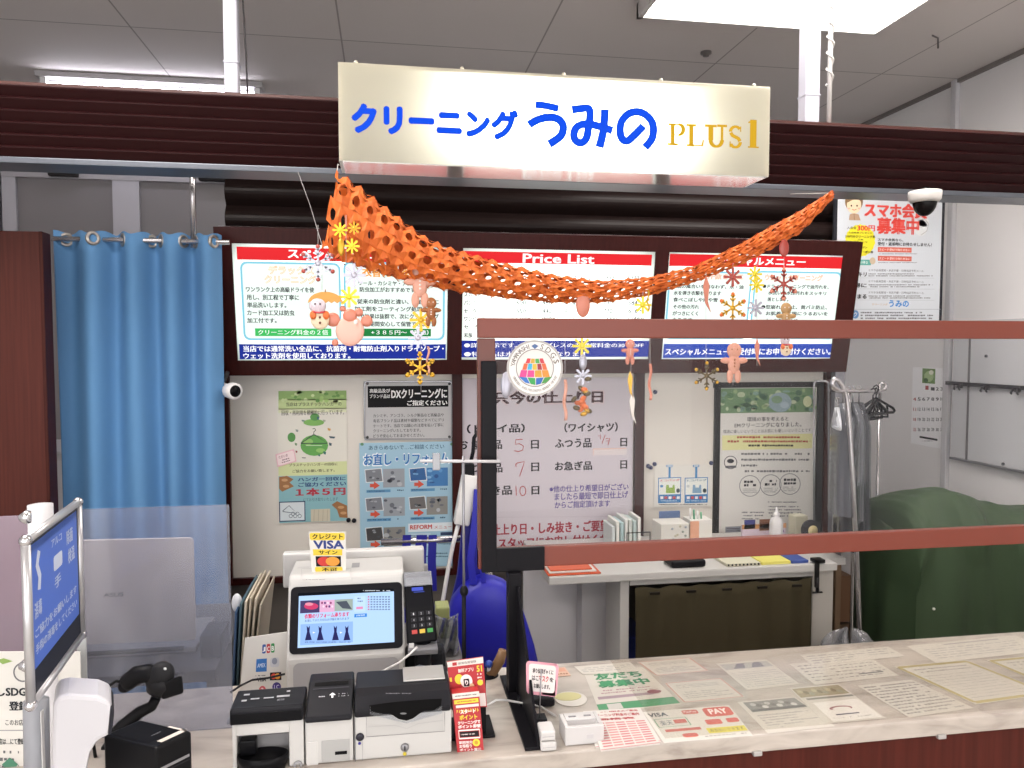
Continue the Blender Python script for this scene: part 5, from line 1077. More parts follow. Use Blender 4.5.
# ================================================================== BARCODE SCANNER ON THE RECEIPT PRINTER
def receipt_printer():
    zt = .985; tp = [at(*p, Z=zt) for p in ((103, 735), (145, 718), (192, 731), (156, 748))]
    f, r_, l = tp[3], tp[2], tp[0]; bk = l+(r_-f)
    t = thing('receipt_printer', 'black box printer with a pale strip on top, under the barcode scanner', 'printer', (f+r_+l+bk)/4*1.0-V((0, 0, zt-CZ)))
    k = M('19191b', .32); b = MB(); z0 = CZ+.001
    dn = lambda p, z_: V((p.x, p.y, z_))
    b.prism([dn(f, z0), dn(r_, z0), dn(bk, z0), dn(l, z0)], (0, 0, zt-z0), k); b.build('body', t, bevel=.004)
    mb = MB(); S = quad_sheet(mb, l+V((0, 0, .0005)), bk+V((0, 0, .0005)), r_+V((0, 0, .0005)), f+V((0, 0, .0005)), up=(0, 0, 1))
    S.rect(.1, .08, .9, .8, '101012', 1); S.rect(.24, .85, .97, .94, 'd8cfc6', 2); S.rect(.9, .6, .97, .94, 'd8cfc6', 2); S.rect(.78, .78, .93, .84, 'c6443a', 3) if False else None
    S.small(.4, .6, .7, .68, '55555a', 1, 2); mb.build('label_strip', t)
    mb = MB(); o_ = (r_-f).normalized().cross(V((0, 0, 1)))*.0008
    S = quad_sheet(mb, dn(f, zt-.02)+o_, dn(r_, zt-.02)+o_, dn(r_, z0)+o_, dn(f, z0)+o_); S.rect(.08, .12, .9, .16, '8a8a8e', 1); S.frame(.08, .2, .92, .95, .02, '2b2b2e', 1); mb.build('front_door', t)
    return t
receipt_printer()
def scanner():
    Ys = 1.47; g = lambda px, py, dy=0: at(px, py, Y=Ys+dy); k = M('1c1c1e', .38); k2 = M('2b2b2d', .45)
    t = thing('barcode_scanner', 'black handheld barcode scanner resting in an angled black stand on the printer', 'scanner', g(150, 740))
    b = MB(); b.tube([g(113, 735), g(122, 726), g(140, 712), g(152, 706), g(156, 698)], [.010, .011, .011, .010, .009], k, 12); b.build('stand_arm', t)
    b = MB(); b.box(g(110, 742)-V((.006, .03, .0)), g(160, 738)+V((0, .035, .006)), k, .003); b.build('stand_base', t)
    b = MB(); b.tube([g(124, 690), g(128, 682), (g(137, 675)), g(148, 673), g(156, 678)], [.008, .016, .017, .017, .015], k, 14); b.ball(g(125, 686), .012, k); b.build('grip', t)
    b = MB(); p = g(160, 681); e = g(168, 677); b.ball(g(160, 677), (.024, .020, .030), k2, 18, 12, Matrix.Rotation(.5, 3, 'Y')); b.tube([g(157, 692), g(161, 683), g(164, 676)], [.020, .024, .018], k2, 14); hd_ = b.build('head', t)
    b = MB(); b.hull8([g(158, 684, -.018), g(182, 675, -.018), g(184, 693, -.018), g(162, 700, -.018), g(158, 684, .018), g(182, 675, .018), g(184, 693, .018), g(162, 700, .018)], k); b.build('nose_guard', hd_, bevel=.004)
    b = MB(); b.ball(g(165, 669, -.012), (.003, .002, .003), M('d8d8d8', .2), 8, 6); b.build('indicator_lamp', hd_)
    b = MB(); b.tube([g(126, 682), g(116, 681), g(108, 687), g(101, 694), g(96, 712), g(92, 735), g(96, 760)], .003, k, 8); b.build('cable', t)
scanner()
# ================================================================== SANITIZER STAND WITH SIGN FRAME (customer side, nearest)
def sani():
    A = lambda px, py, d: CP+ray(px, py).normalized()*(d/ray(px, py).normalized().dot(ray(512, 384).normalized()))
    TL, BL = A(26, 533, 1.10), A(30, 700, 1.10); TR, BR = A(82, 507, 1.37), A(78, 642, 1.37)
    # straighten: vertical board between two plumb edges
    l = (TL+BL)/2; r = (TR+BR)/2; zt = (TL.z+TR.z)/2; z0 = (BL.z+BR.z)/2
    TL, BL, TR, BR = V((l.x, l.y, zt)), V((l.x, l.y, z0)), V((r.x, r.y, zt)), V((r.x, r.y, z0)); U = (TR-TL).normalized(); N = U.cross(V((0, 0, 1)))
    t = thing('sanitizer_stand', 'pole stand with an aluminium framed blue sign and a white dispenser at the lower left', 'stand', V((l.x, l.y, 0)))
    al = M('c3c3c6', .28, .6)
    b = MB()
    for p, q in ((TL, TR), (TR, BR), (BR, BL), (BL, TL)): b.tube([p, q], .0066, al, 10)
    sf = b.build('sign_frame', t)
    for p in (TL, TR, BR, BL): b = MB(); b.ball(p, .0088, M('d2d2d6', .15, .9), 14, 9); b.build('corner_cap', sf)
    mb = MB(); S = quad_sheet(mb, TL, TR, BR, BL); S.slab(.02, .02, .98, .98, '2c2f3a', .003); S.rect(.04, .05, .95, .82, '5076d8', 1); S.rect(.04, .05, .95, .1, '6a8ee0', 1)
    S.line([(.2, .12), (.16, .2), (.2, .28), (.18, .36)], .05, 'd6e0f6', 2); S.rect(.45, .24, .62, .34, 'd6e0f6', 2, .02)
    for x0, y0, x1, y1, s in ((.1, .42, .22, .52, '消毒'), (.42, .12, .62, .17, 'アルコ'), (.46, .38, .58, .46, '手'), (.72, .14, .85, .24, '除菌'), (.74, .28, .88, .38, '検温'), (.1, .58, .9, .64, 'ご協力をお願いします'), (.1, .68, .9, .74, '手指の消毒をしてください')): S.text(s, x0, y0, x1, y1, 'c9d6f4', 2, off=.02)
    mb.build('sign_panel', t)
    pp = at(41, 700, Y=r.y*.0+l.y+.10); 
    b = MB(); m = (TL+TR)/2-N*.03; pc = A(42, 560, 1.36); b.tube([(pc.x, pc.y, .02), (pc.x, pc.y, A(42, 504, 1.36).z)], .020, M('d4d3d6', .35), 20); b.build('pole', t)
    b = MB(); b.lathe([(0, 0), (.15, 0), (.15, .012), (.03, .02), (0, .02)], (pc.x, pc.y, 0), M('b9b9bc', .35, .5)); b.build('foot_plate', t)
    for py in (517, 665): q = A(28, py, 1.16); b = MB(); b.lathe([(0, -.004), (.009, -.004), (.011, .003), (.004, .012), (0, .012)], q, M('c9c9cc', .2, .8), 12, axis=(-1, -.3, 0)); b.build('wing_nut', t)
    g = lambda px, py, d=1.16: A(px, py, d); w = M('c4c3c8', .3)
    ol = [(53, 704), (58, 697), (68, 695), (98, 697), (110, 702), (113, 711), (110, 736), (98, 741), (90, 754), (86, 775), (86, 810), (50, 810)]
    fr_ = [g(a_, c_, 1.13) for a_, c_ in ol]; b = MB(); hd = V((fr_[4].x, fr_[4].y, 0)).normalized()*.075; b.prism(fr_, hd, w); b.build('dispenser_body', t, bevel=.012)
    e0, e1, e2, e3 = g(110.5, 706, 1.128), g(114.5, 712, 1.128), g(112, 734, 1.128), g(107.5, 736, 1.128); b = MB(); b.hull8([e0, e1, e2, e3]+[q+hd*.95 for q in (e0, e1, e2, e3)], M('2a2a30', .25)); b.build('dispenser_nozzle', t, bevel=.003)
    b = MB(); b.tube([g(36, 700, 1.2), g(37, 760, 1.2), g(37, 830, 1.2)], .018, M('8e9096', .4), 14); b.build('lower_bracket', t)
    b = MB(); b.box(g(40, 712, 1.18), g(48, 840, 1.2), M('d2d1cf', .4), .003); b.build('mounting_plate', t)
sani()
# white notice leaning at the left edge
mb = MB(); Yn = 1.46
S = quad_sheet(mb, at(-50, 652, Y=Yn), at(80, 652, Y=Yn), at(84, 800, Y=Yn), at(-50, 800, Y=Yn), (-50, 652, 80, 800)); S.slab(-50, 652, 80, 800, 'dcdad4', .003)
for s, x0, y0, x1, y1, o in (('おもてなしSDGs宣言企業', -48, 686, 72, 696, .03), ('登録店', 8, 701, 36, 710, .03), ('このお店は', 4, 719, 26, 725, .01), ('当店は…にて登録し', -6, 738, 26, 744, .02)): S.text(s, x0, y0, x1, y1, '33363a', 2, off=o)
S.ring(22, 672, 9, 1.5, '6a6a6e', 2); S.poly([(-4, 660), (3, 658), (12, 661), (2, 664)], '8fae5a', 2); S.small(-40, 748, 30, 770, '66676a', 3, 2); S.frame(-30, 730, 34, 790, 1, '9a9a9c', 1); S.poly([(8, 757), (16, 764), (8, 771), (0, 764)], '4f8a70', 3)
tag(mb.build('standing_notice'), 'white registration notice standing at the lower left edge behind the sanitizer stand', 'notice')
b = MB(); a = at(78, 632, Y=1.5); c = at(88, 632, Y=1.5); b.box((a.x, 1.49, CZ+.001), (c.x, 1.493, a.z), M('b5b8b8', .3), .001); tag(b.build('card_stand_edge'), 'narrow grey acrylic card edge standing right of the white notice', 'card stand')
# ================================================================== POS TERMINAL
WH = M('bcbbb9', .4); WH2 = M('c3c2c0', .36); GP = M('9b9a9c', .42)
def pos():
    Yf = 1.66; g = lambda px, py, Y: at(px, py, Y=Y)
    zb_, zt_ = g(346, 656, Yf).z, g(346, 583, Yf+.05).z; xl, xr = g(286, 640, Yf).x, g(405, 640, Yf).x
    t = thing('pos_terminal', 'white point of sale terminal with a tilted colour touch screen on the counter', 'register', ((xl+xr)/2, Yf+.08, CZ))
    yb = Yf+.20; zr = g(350, 557, yb).z
    b = MB(); pr = [(Yf-.0, CZ+.001), (Yf-.005, zb_-.01), (Yf-.004, zb_), (Yf+.055, zt_+.012), (Yf+.065, zt_+.02), (yb-.01, zr), (yb, zr-.01), (yb, CZ+.001)]
    b.prism([(xl, y_, z_) for y_, z_ in pr], (xr-xl, 0, 0), WH); b.build('body', t, bevel=.006)
    W = (V((0, Yf+.055, zt_+.012))-V((0, Yf-.004, zb_))).normalized(); N = V((1, 0, 0)).cross(W); P0 = V((0, Yf-.004, zb_))+N*.001
    mb = MB(); S = plane_sheet(mb, P0, (1, 0, 0), W, (280, 530, 4.8)); 
    S.rect(49, 262, 588, 582, '131318', 6, 24); S.slab(60, 275, 576, 570, '131318', .003) if False else None
    bz = mb.build('bezel', t)
    mb = MB(); E = lambda h: emit(h, 1.0); S = plane_sheet(mb, P0+N*.0022, (1, 0, 0), W, (280, 530, 4.8), E)
    S.rect(88, 306, 548, 552, 'aecdf6', 1); S.rect(88, 292, 545, 304, '14171c', 1); S.small(395, 286, 530, 296, 'd8dce4', 1, 2)
    S.rect(97, 338, 190, 398, '4a3f66', 2); S.ell(150, 366, 34, 16, 'c8406a', 3); S.ell(140, 356, 20, 8, 'e08aa0', 4); S.rect(190, 336, 262, 394, 'd9a8c8', 2)
    for k in range(8): S.ell(202+k*7, 350+(k*17) % 34, 5, 6, ('8a3f6a', 'efd0e0', '5a3a70')[k % 3], 3, 8)
    S.rect(262, 332, 350, 388, '9aa7a0', 2); S.poly([(268, 345), (320, 340), (345, 380), (300, 376)], '4f5560', 3)
    S.text('衣類のリフォーム承ります', 118, 398, 332, 420, 'd43a5c', 3, off=.03); S.text('お直しでまた大切なお洋服を着られます', 120, 424, 332, 436, '4a5a8a', 3, off=.01)
    S.rect(98, 446, 350, 546, '8fb2ea', 2)
    for k, x_ in enumerate((136, 193, 266, 321)):
        S.poly([(x_-8, 520-62+(k % 2)*2), (x_, 470), (x_+8, 458), (x_+6, 488), (x_+17, 528), (x_-16, 530), (x_-6, 488)], '2b2a58', 4)
        if k % 2 == 0: S.poly([(x_+22, 488), (x_+34, 492), (x_+22, 497)], 'e8eefc', 4)
    S.small(120, 533, 340, 543, '4a5a8a', 1, 3); S.rect(357, 402, 417, 418, '2f7fd0', 2); S.text('日程検索', 366, 405, 408, 414, 'e6f0ff', 3)
    S.rect(357, 318, 410, 392, 'b9d4f8', 2); S.small(372, 322, 398, 348, '55688a', 2, 3); S.rect(366, 368, 398, 380, 'd98ab0', 3)
    for r in range(6):
        for c in range(8): S.rect(421+c*14, 318+r*12, 429+c*14, 324+r*12, '5a6a90' if c else 'c85a7a', 2)
    mb.build('touch_screen', bz)
    mb = MB(); S = ysheet(mb, Yf-.0055, (280, 530, 4.8)); S.rect(64, 624, 572, 900, GP, 2, 30); mb.build('lower_panel', t)
    # receipt cover, seams on the sloping top
    Nt = V((0, -(zr-zt_-.02), (yb-.01-Yf-.065))).normalized(); mb = MB(); S = plane_sheet(mb, V((0, Yf+.065, zt_+.02))+Nt*.0004, (1, 0, 0), V((0, yb-.01-Yf-.065, zr-zt_-.02)), (280, 530, 4.8))
    S.frame(104, 185, 340, 246, 2, 'a9a8a8', 1); S.rect(345, 158, 382, 180, '8a8a8c', 1); S.small(125, 236, 240, 243, '55555a', 1, 2); S.rect(85, 176, 140, 184, 'b5b4b4', 1)
    mb.build('receipt_cover', t)
    # rear wing
    wl, wr = g(283, 560, yb+.01).x, g(424, 555, yb+.01).x; wz0, wz1 = g(350, 576, yb+.01).z, g(350, 550, yb+.01).z
    b = MB(); b.box((wl, yb+.001, wz0-.02), (wr, yb+.03, wz1), WH2, .006, seg=3); b.build('rear_wing', t)
    b = MB(); q0, q1 = g(402, 575, yb+.03).x, g(428, 575, yb+.03).x; b.box((q0, yb+.03, wz0-.08), (q1, yb+.05, wz0+.012), M('a5a4a6', .4), .004); b.build('rear_housing', t)
pos()
def logo_sign():
    Y = 1.74; mb = MB(); S = quad_sheet(mb, at(308.5, 532, Y=Y), at(345.5, 532, Y=Y), at(346, 573, Y=Y+.0), at(312, 573, Y=Y)); S.slab(0, 0, 1, 1, 'dddbd5', .0015)
    S.rect(.02, .02, .98, .2, 'e3c634', 1, .05); S.text('クレジット', .1, .05, .92, .17, '3a3526', 2, off=.03); S.text('VISA', .12, .21, .94, .4, '20357e', 2, off=.06); S.poly([(.12, .21), (.3, .21), (.24, .3)], 'cf9a30', 3) if False else None
    S.rect(.08, .42, .9, .57, 'e3c634', 1); S.text('サイン', .24, .45, .76, .54, '3a3526', 2, off=.03); S.rect(.14, .59, .86, .84, '1d1b20', 1); S.ell(.38, .715, .2, .115, 'c8322a', 2); S.ell(.62, .715, .2, .115, 'dd9430', 3)
    S.rect(.1, .85, .9, .98, 'e3c634', 1, .04); S.text('不可', .3, .87, .74, .97, '3a3526', 2, off=.03)
    tag(mb.build('credit_card_sign'), 'small white and yellow card logo sign standing on the register top', 'sign')
logo_sign()
# ---- change machines and printer under the terminal
BK2 = M('232327', .34); BK3 = M('101013', .3)
YQ = CY0+.03
def fbox(b, px0, py0, px1, py1, Y, d, mat, bev=.003):
    a, c = at(px0, (py0+py1)/2, Y=Y), at(px1, (py0+py1)/2, Y=Y); z1 = at((px0+px1)/2, py0, Y=Y).z; z0 = at((px0+px1)/2, py1, Y=Y).z
    b.box((a.x, Y, z0), (c.x, Y+d, z1), mat, bev); return a.x, c.x, z0, z1
def coin_machine():
    t = thing('coin_dispenser', 'white coin change machine with a dark top and open coin tray, leftmost under the register', 'cash machine', at(267, 768, Z=CZ)); z0 = CZ+.001
    xl, xr = at(230, 720, Y=YQ).x, at(303.5, 720, Y=YQ).x; zt = at(267, 706, Y=YQ).z; D = at(268, 688, Z=zt).y-YQ
    zm = at(267, 722, Y=YQ).z
    b = MB(); b.box((xl+.003, YQ+.03, z0), (xr, YQ+D, zm), WH2, .004); ow0, ow1 = at(236.5, 740, Y=YQ).x, at(289, 740, Y=YQ).x; zo = at(262, 734, Y=YQ).z
    b.box((xl+.003, YQ, z0), (ow0, YQ+.03, zm), WH2, .002); b.box((ow1, YQ, z0), (xr, YQ+.03, zm), WH2, .002); b.box((ow0, YQ, zo), (ow1, YQ+.03, zm), WH2); b.build('body', t)
    b = MB(); b.box((xl, YQ-.006, zm), (xr, YQ+D, zt), BK2, .005); b.build('top_cover', t)
    b = MB(); b.box((xl+.002, YQ-.0075, zm+.002), (xr-.002, YQ-.005, zt-.008), BK3, .001); b.build('front_strip', t)
    mb = MB(); S = quad_sheet(mb, (xl, YQ+D, zt), (xr, YQ+D, zt), (xr, YQ-.006, zt), (xl, YQ-.006, zt))
    for x0, y0, x1, y1 in ((.12, .25, .2, .33), (.12, .55, .19, .63), (.24, .5, .36, .56), (.42, .5, .56, .56), (.6, .45, .78, .54), (.72, .22, .77, .3)): S.rect(x0, y0, x1, y1, 'a9a9ae', 2)
    S.text('紙幣', .62, .62, .72, .72, '9a9aa0', 2); mb.build('control_labels', t)
    b = MB(); fbox(b, 237, 735, 289, 768, YQ+.026, .003, M('8f8e90', .35, .3), 0); b.build('recess', t)
    b = MB(); cx = (ow0+ow1)/2; rx = (ow1-ow0)/2*.96
    zc = at(262, 757, Y=YQ).z
    b.lathe([(0, -.03), (rx*.8, -.03), (rx, -.005), (rx*1.02, .006), (rx*.97, .006), (rx*.85, -.012), (0, -.018)], (0, 0, 0), BK3, 32); b.v = [V((v.x+cx, v.y*.55+YQ+.0, v.z+zc)) for v in b.v]; ctr = b.build('coin_tray', t)
    b = MB(); fbox(b, 239, 741, 256, 756, YQ+.004, .02, BK3, .003); b.build('tray_block', ctr)
    b = MB(); q = at(298, 765, Y=YQ-.001); b.lathe([(.004, 0), (.008, 0), (.008, .002), (.004, .002)], q, M('8f8f92', .4), 18, axis=(0, -1, 0)); b.build('button', t)
coin_machine()
def bill_unit():
    t = thing('bill_validator', 'narrow white bill unit with a sloping black hood between the two change machines', 'cash machine', at(328, 768, Z=CZ)); z0 = CZ+.001
    xl, xr = at(305, 720, Y=YQ).x, at(353, 720, Y=YQ).x; zm = at(328, 716, Y=YQ).z; D = .12
    b = MB(); b.box((xl, YQ, z0), (xr, YQ+D, zm+.006), WH2, .003); b.build('body', t)
    b = MB(); zt = at(328, 679, Y=YQ+.07).z; pr = [(YQ-.012, zm-.006), (YQ-.014, zm+.004), (YQ+.065, zt), (YQ+.10, zt), (YQ+.12, zm)]; b.prism([(xl+.001, y_, z_) for y_, z_ in pr], (xr-xl-.002, 0, 0), BK2); b.build('hood', t, bevel=.004)
    W = (V((0, YQ+.065, zt))-V((0, YQ-.014, zm+.004))); mb = MB(); P = V((0, YQ-.014, zm+.004)); S = quad_sheet(mb, V((xl, 0, 0))+P+W, V((xr, 0, 0))+P+W, V((xr, 0, 0))+P, V((xl, 0, 0))+P, (0, 0, 1, 1))
    S.rect(.15, .06, .88, .16, '060608', 3); S.rect(.12, .22, .9, .25, '3c3c42', 3); S.small(.22, .42, .46, .48, 'b9b9be', 1, 3); S.poly([(.55, .36), (.62, .43), (.57, .43), (.57, .5), (.53, .5), (.53, .43), (.48, .43)], 'e6e6ea', 3); S.small(.68, .38, .9, .5, '8a8a90', 2, 3); mb.build('hood_labels', t)
    b = MB(); fbox(b, 321.5, 740, 350, 761, YQ-.001, .003, M('a9a9a8', .4), .001); b.build('panel', t)
    b = MB(); fbox(b, 335, 751.5, 347, 754.5, YQ-.0025, .003, BK3, 0); b.build('slot', t)
    b = MB(); fbox(b, 306.5, 742, 318, 768, YQ-.001, .002, M('c9c8c6', .4), .001); b.build('side_panel', t)
bill_unit()
def printer():
    t = thing('bill_dispenser', 'wide white bill machine with a curved black mouth and a lock, rightmost under the register', 'cash machine', at(402, 762, Z=CZ)); z0 = CZ+.001
    xl, xr = at(354, 720, Y=YQ).x, at(451.5, 730, Y=YQ).x; zt = at(400, 684, Y=YQ+.04).z; zs = at(400, 712, Y=YQ).z; D = .11
    b = MB(); b.box((xl, YQ, z0), (xr, YQ+D, zs), WH2, .003); b.build('body', t)
    b = MB(); pr = [(YQ-.004, zs-.004), (YQ-.008, zs+.010), (YQ+.015, zt-.006), (YQ+.035, zt), (YQ+D, zt), (YQ+D, zs)]
    b.prism([(xl+.001, y_, z_) for y_, z_ in pr], (xr-xl-.002, 0, 0), BK2); b.build('cover', t, bevel=.004)
    b = MB(); a, c = at(403, 676, Z=zt+.001), at(443, 676, Z=zt+.001); b.box((a.x, YQ+.045, zt+.0005), (xr-.008, YQ+D-.004, zt+.004), M('bdbbb8', .3, .4), .002); b.build('top_plate', t)
    mb = MB(); S = ysheet(mb, YQ-.0095, (340, 640, 6)); S.poly([(175, 392), (320, 372), (520, 356), (610, 352), (606, 390), (570, 420), (500, 425), (440, 470), (400, 484), (350, 474), (300, 440), (255, 440), (185, 425)], '060607', 1)
    S.ell(380, 440, 20, 6, '77777a', 2, 10); S.small(275, 312, 490, 326, '6a6a70', 1, 3); mb.build('bill_mouth', t)
    b = MB(); S = ysheet(b, YQ-.0102, (340, 640, 6)); gm = clear('e6eaf0', .1, 'c0c4cc', 2.5, .05)
    S.poly([(180, 395), (185, 428), (255, 444), (300, 444), (350, 478), (400, 488), (440, 474), (500, 430), (565, 424), (612, 392), (612, 440), (400, 500), (180, 448)], gm, 1); b.build('clear_guard', t)
    mb = MB(); S = ysheet(mb, YQ-.0005, (340, 640, 6)); S.poly([(160, 446), (260, 452), (320, 470), (370, 500), (420, 500), (480, 462), (620, 430), (622, 545), (158, 578)], 'b9b8b6', 1)
    S.line([(158, 440), (158, 580), (628, 546), (628, 430)], 3, '77767a', 2); S.line([(170, 520), (330, 510), (400, 530), (470, 500), (618, 480)], 2.5, 'a9a8aa', 3); S.line([(135, 600), (135, 768)], 2.5, '9a999c', 2)
    S.line([(88, 460), (92, 760)], 4, '55555a', 2); S.frame(288, 706, 492, 752, 3, 'a9a8aa', 2); S.rect(292, 711, 489, 748, 'b2b1b0', 1); fd = mb.build('front_door', t)
    for px, py, r, c in ((404.8, 747.3, .0078, '8a898c'), (360, 737, .0075, '2c2b35')):
        q = at(px, py, Y=YQ-.001); b = MB(); b.lathe([(0, .003), (r*.7, .003), (r, .001), (r, 0)], q, M(c, .3, .5), 20, axis=(0, -1, 0)); b.box(q+V((-.0012, -.0042, -.004)), q+V((.0012, -.003, .004)), M('3a3a3e', .4)); b.build('lock', fd)
    for px, py, c, r in ((359.6, 743.3, '2f2c8a', .0026), (404.8, 753.8, 'd8c43a', .0035)): q = at(px, py, Y=YQ-.001); b = MB(); b.lathe([(0, .0008), (r, .0008), (r, 0)], q, M(c, .4), 14, axis=(0, -1, 0)); b.build('dot_mark', t)
printer()
# ---- card terminal
def cardterm():
    Yt = 1.66; g = lambda px, py, Y=Yt: at(px, py, Y=Y)
    t = thing('card_reader', 'black card payment terminal with a keypad, standing tilted right of the register screen', 'card reader', g(420, 646)-V((0, 0, .0)))
    TL, TR, BR, BL = g(403.5, 572.5, Yt+.05), g(431, 571, Yt+.05), g(437.5, 641, Yt), g(407, 645, Yt); n = (TR-TL).cross(TL-BL).normalized()
    b = MB(); b.hull8([TL, TR, BR, BL]+[p-n*.022 for p in (TL, TR, BR, BL)], BK3); rb_ = b.build('body', t, bevel=.004)
    mb = MB(); S = quad_sheet(mb, TL+n*.0005, TR+n*.0005, BR+n*.0005, BL+n*.0005)
    S.rect(.06, .08, .94, .18, 'a9a9ac', 1, .03); S.rect(.1, .2, .9, .5, '0d0d12', 1); mb.build('display', t)
    mb = MB(); S = quad_sheet(mb, TL+n*.0012, TR+n*.0012, BR+n*.0012, BL+n*.0012, mk=lambda h: emit(h, .7)); S.rect(.26, .22, .66, .27, '5a6ae0', 1); S.rect(.32, .28, .7, .295, '4a5ab0', 1); mb.build('status_bar', t)
    for r in range(4):
        for c in range(3):
            u, v = .18+c*.26, .56+r*.083; P = lambda a, b_: (TL*(1-a)+TR*a)*(1-b_)+(BL*(1-a)+BR*a)*b_
            col = '2f2f34' if r < 3 else ('c03a34', 'd8b83a', '3a9a4a')[c]; b = MB(); q = [P(u, v), P(u+.18, v), P(u+.18, v+.055), P(u, v+.055)]
            b.hull8([x_+n*.0025 for x_ in q]+[x_ for x_ in q], M(col, .4)); 
            if r < 3: S3 = quad_sheet(b, *[x_+n*.0026 for x_ in q]); S3.text(str(r*3+c+1), .4, .25, .6, .8, 'd8d8dc', 1)
            b.build('key', rb_)
    b = MB(); q0 = [TL+n*.003, TR+n*.003, TR*.8+BR*.2+n*.012, TL*.8+BL*.2+n*.012]; b.hull8(q0+[p-n*.001 for p in q0], clear('eef0f4', .35, 'b9bcc2', 3, .05)); b.build('clear_hood', t)
    b = MB(); b.box(g(408, 650, Yt-.02), g(436, 642, Yt+.05), M('8e8e92', .3, .4), .003); b.box(g(409, 649, Yt-.021)+V((0, 0, .002)), g(414, 643, Yt-.02), M('e3e3e3', .4)); b.build('cradle', t)
    q = g(423, 650, Yt+.02); b = MB(); b.cyl((q.x, q.y, CZ+.004), (q.x, q.y, q.z+.02), .018, BK2); b.cyl((q.x, q.y, CZ+.0005), (q.x, q.y, CZ+.008), .05, BK2); b.build('stand', t)
cardterm()
b = MB(); g = lambda px, py, Y=1.62: at(px, py, Y=Y)
b.tube([g(355, 684, 1.52), g(366, 678, 1.53), g(385, 670, 1.56), g(400, 662, 1.6), g(410, 654, 1.62), g(417, 647, 1.63)], .0024, M('dcdbda', .4), 8); tag(b.build('white_cable'), 'white cable running from the bill machine up to the card terminal', 'cable')
b = MB(); b.tube([g(448, 716, 1.64), g(452, 700, 1.64), (g(447, 682, 1.64)), g(435, 672, 1.62), g(420, 669, 1.62), g(405, 675, 1.60)], .009, M('5b6068', .4), 10); tag(b.build('grey_hose'), 'thick grey cable loop behind the bill machine', 'cable')
b = MB(); a, c = g(404, 672, 1.68), g(447, 650, 1.68); b.box((a.x, 1.70, CZ+.001), (c.x, 1.76, g(420, 652, 1.7).z), M('26272b', .55), .02, seg=3); tag(b.build('black_pouch'), 'black soft pouch behind the card terminal base', 'pouch')
# ---- logo board, files left of the register
def logos():
    mb = MB(); Y = 1.70; S = quad_sheet(mb, at(245, 638, Y=Y), at(287, 632, Y=Y), at(290, 700, Y=Y), at(239, 700, Y=Y)); S.slab(0, 0, 1, 1, 'd3d1cc', .003)
    for k, c in enumerate(('2a4f9a', 'b8323a', '2f8a4a')): S.rect(.42+k*.1, .14, .5+k*.1, .28, c, 1, .02); S.text('JCB'[k], .435+k*.1, .18, .485+k*.1, .25, 'f0f0f0', 2, off=.03)
    S.rect(.3, .36, .53, .56, '2f6fb8', 1); S.text('AMEX', .33, .43, .5, .49, 'cfe0f4', 2, off=.02); S.rect(.6, .36, .8, .5, 'c4c6cc', 1, .04); S.ell(.7, .41, .06, .05, '8a90a0', 2); S.small(.3, .6, .54, .64, '55585f', 1); S.text('VISA', .34, .65, .52, .71, '34343c', 2, off=.03)
    S.rect(.6, .58, .84, .7, '2a2326', 1); S.ell(.68, .64, .06, .045, 'cc4030', 2); S.ell(.76, .64, .06, .045, 'e09a3a', 3); S.ell(.45, .84, .07, .06, 'c8505a', 1); S.text('a', .42, .81, .48, .87, 'f4e8e8', 2); S.ell(.74, .8, .09, .07, '3a2a7a', 1); S.text('LC', .69, .77, .79, .83, 'e0dcf4', 2)
    tag(mb.build('logo_board'), 'white board of small credit card logos left of the register', 'sign')
logos()
b = MB(); g = lambda px, py, Y=1.6: at(px, py, Y=Y); b.tube([g(231, 692, 1.56), g(240, 686, 1.6), g(252, 680, 1.66), g(268, 678, 1.68), g(285, 674, 1.68)], .0022, M('2a2a2e', .5), 8); tag(b.build('black_cable'), 'thin black cable crossing the card logo board', 'cable')
for i in range(6):
    Yk = 1.86+.01*i; a = at(237+i*3.2, 600, Y=Yk); zt = at(244, (592, 586, 585, 588, 590, 597)[5-i], Y=Yk).z; b = MB(); sl = .035*(.4+.1*i)
    b.hull8([(a.x+sl, Yk-.1, zt), (a.x+sl+.0035, Yk-.1, zt-.002), (a.x+.004, Yk-.1, CZ-.1), (a.x, Yk-.1, CZ-.1), (a.x+sl, Yk+.12, zt), (a.x+sl+.0035, Yk+.12, zt), (a.x+.004, Yk+.12, CZ-.1), (a.x, Yk+.12, CZ-.1)], M(('2f4a6a', '3c5560', 'c9bfae', 'b5aa98', 'c2b7a5', 'aea392')[i], .6))
    tag(b.build('file_folder'), ('dark blue file folder, leftmost of the row left of the register', 'slate file folder second in the row left of the register', 'cream paper folder third in the row left of the register', 'tan paper folder fourth in the row left of the register', 'cream paper folder fifth in the row left of the register', 'tan paper folder nearest the register in the leaning row')[i], 'folder', 'folders leaning left of the register')
b = MB(); b.box((at(230, 700, Y=1.9).x, 1.80, 0), (at(285, 700, Y=1.9).x, 2.1, CZ-.105), M('5b5550', .6), .004); tag(b.build('filing_stand', at=(-.5, 1.9, 0)), 'low brown stand behind the counter holding the leaning folders', 'stand')
b = MB(); b.ball(at(237, 603, Y=1.80), (.012, .006, .022), M('cfd2d6', .4), 12, 8); tag(b.build('white_clip'), 'small white clip on the blue folder left of the register', 'clip')
b = MB(); g = lambda px, py, Y=1.56: at(px, py, Y=Y); b.tube([g(229, 718), g(226, 735), g(220, 755), g(217, 790)], .0028, M('d9d8d6', .4), 8); tag(b.build('white_cable'), 'white cord hanging down at the left of the coin machine', 'cord')
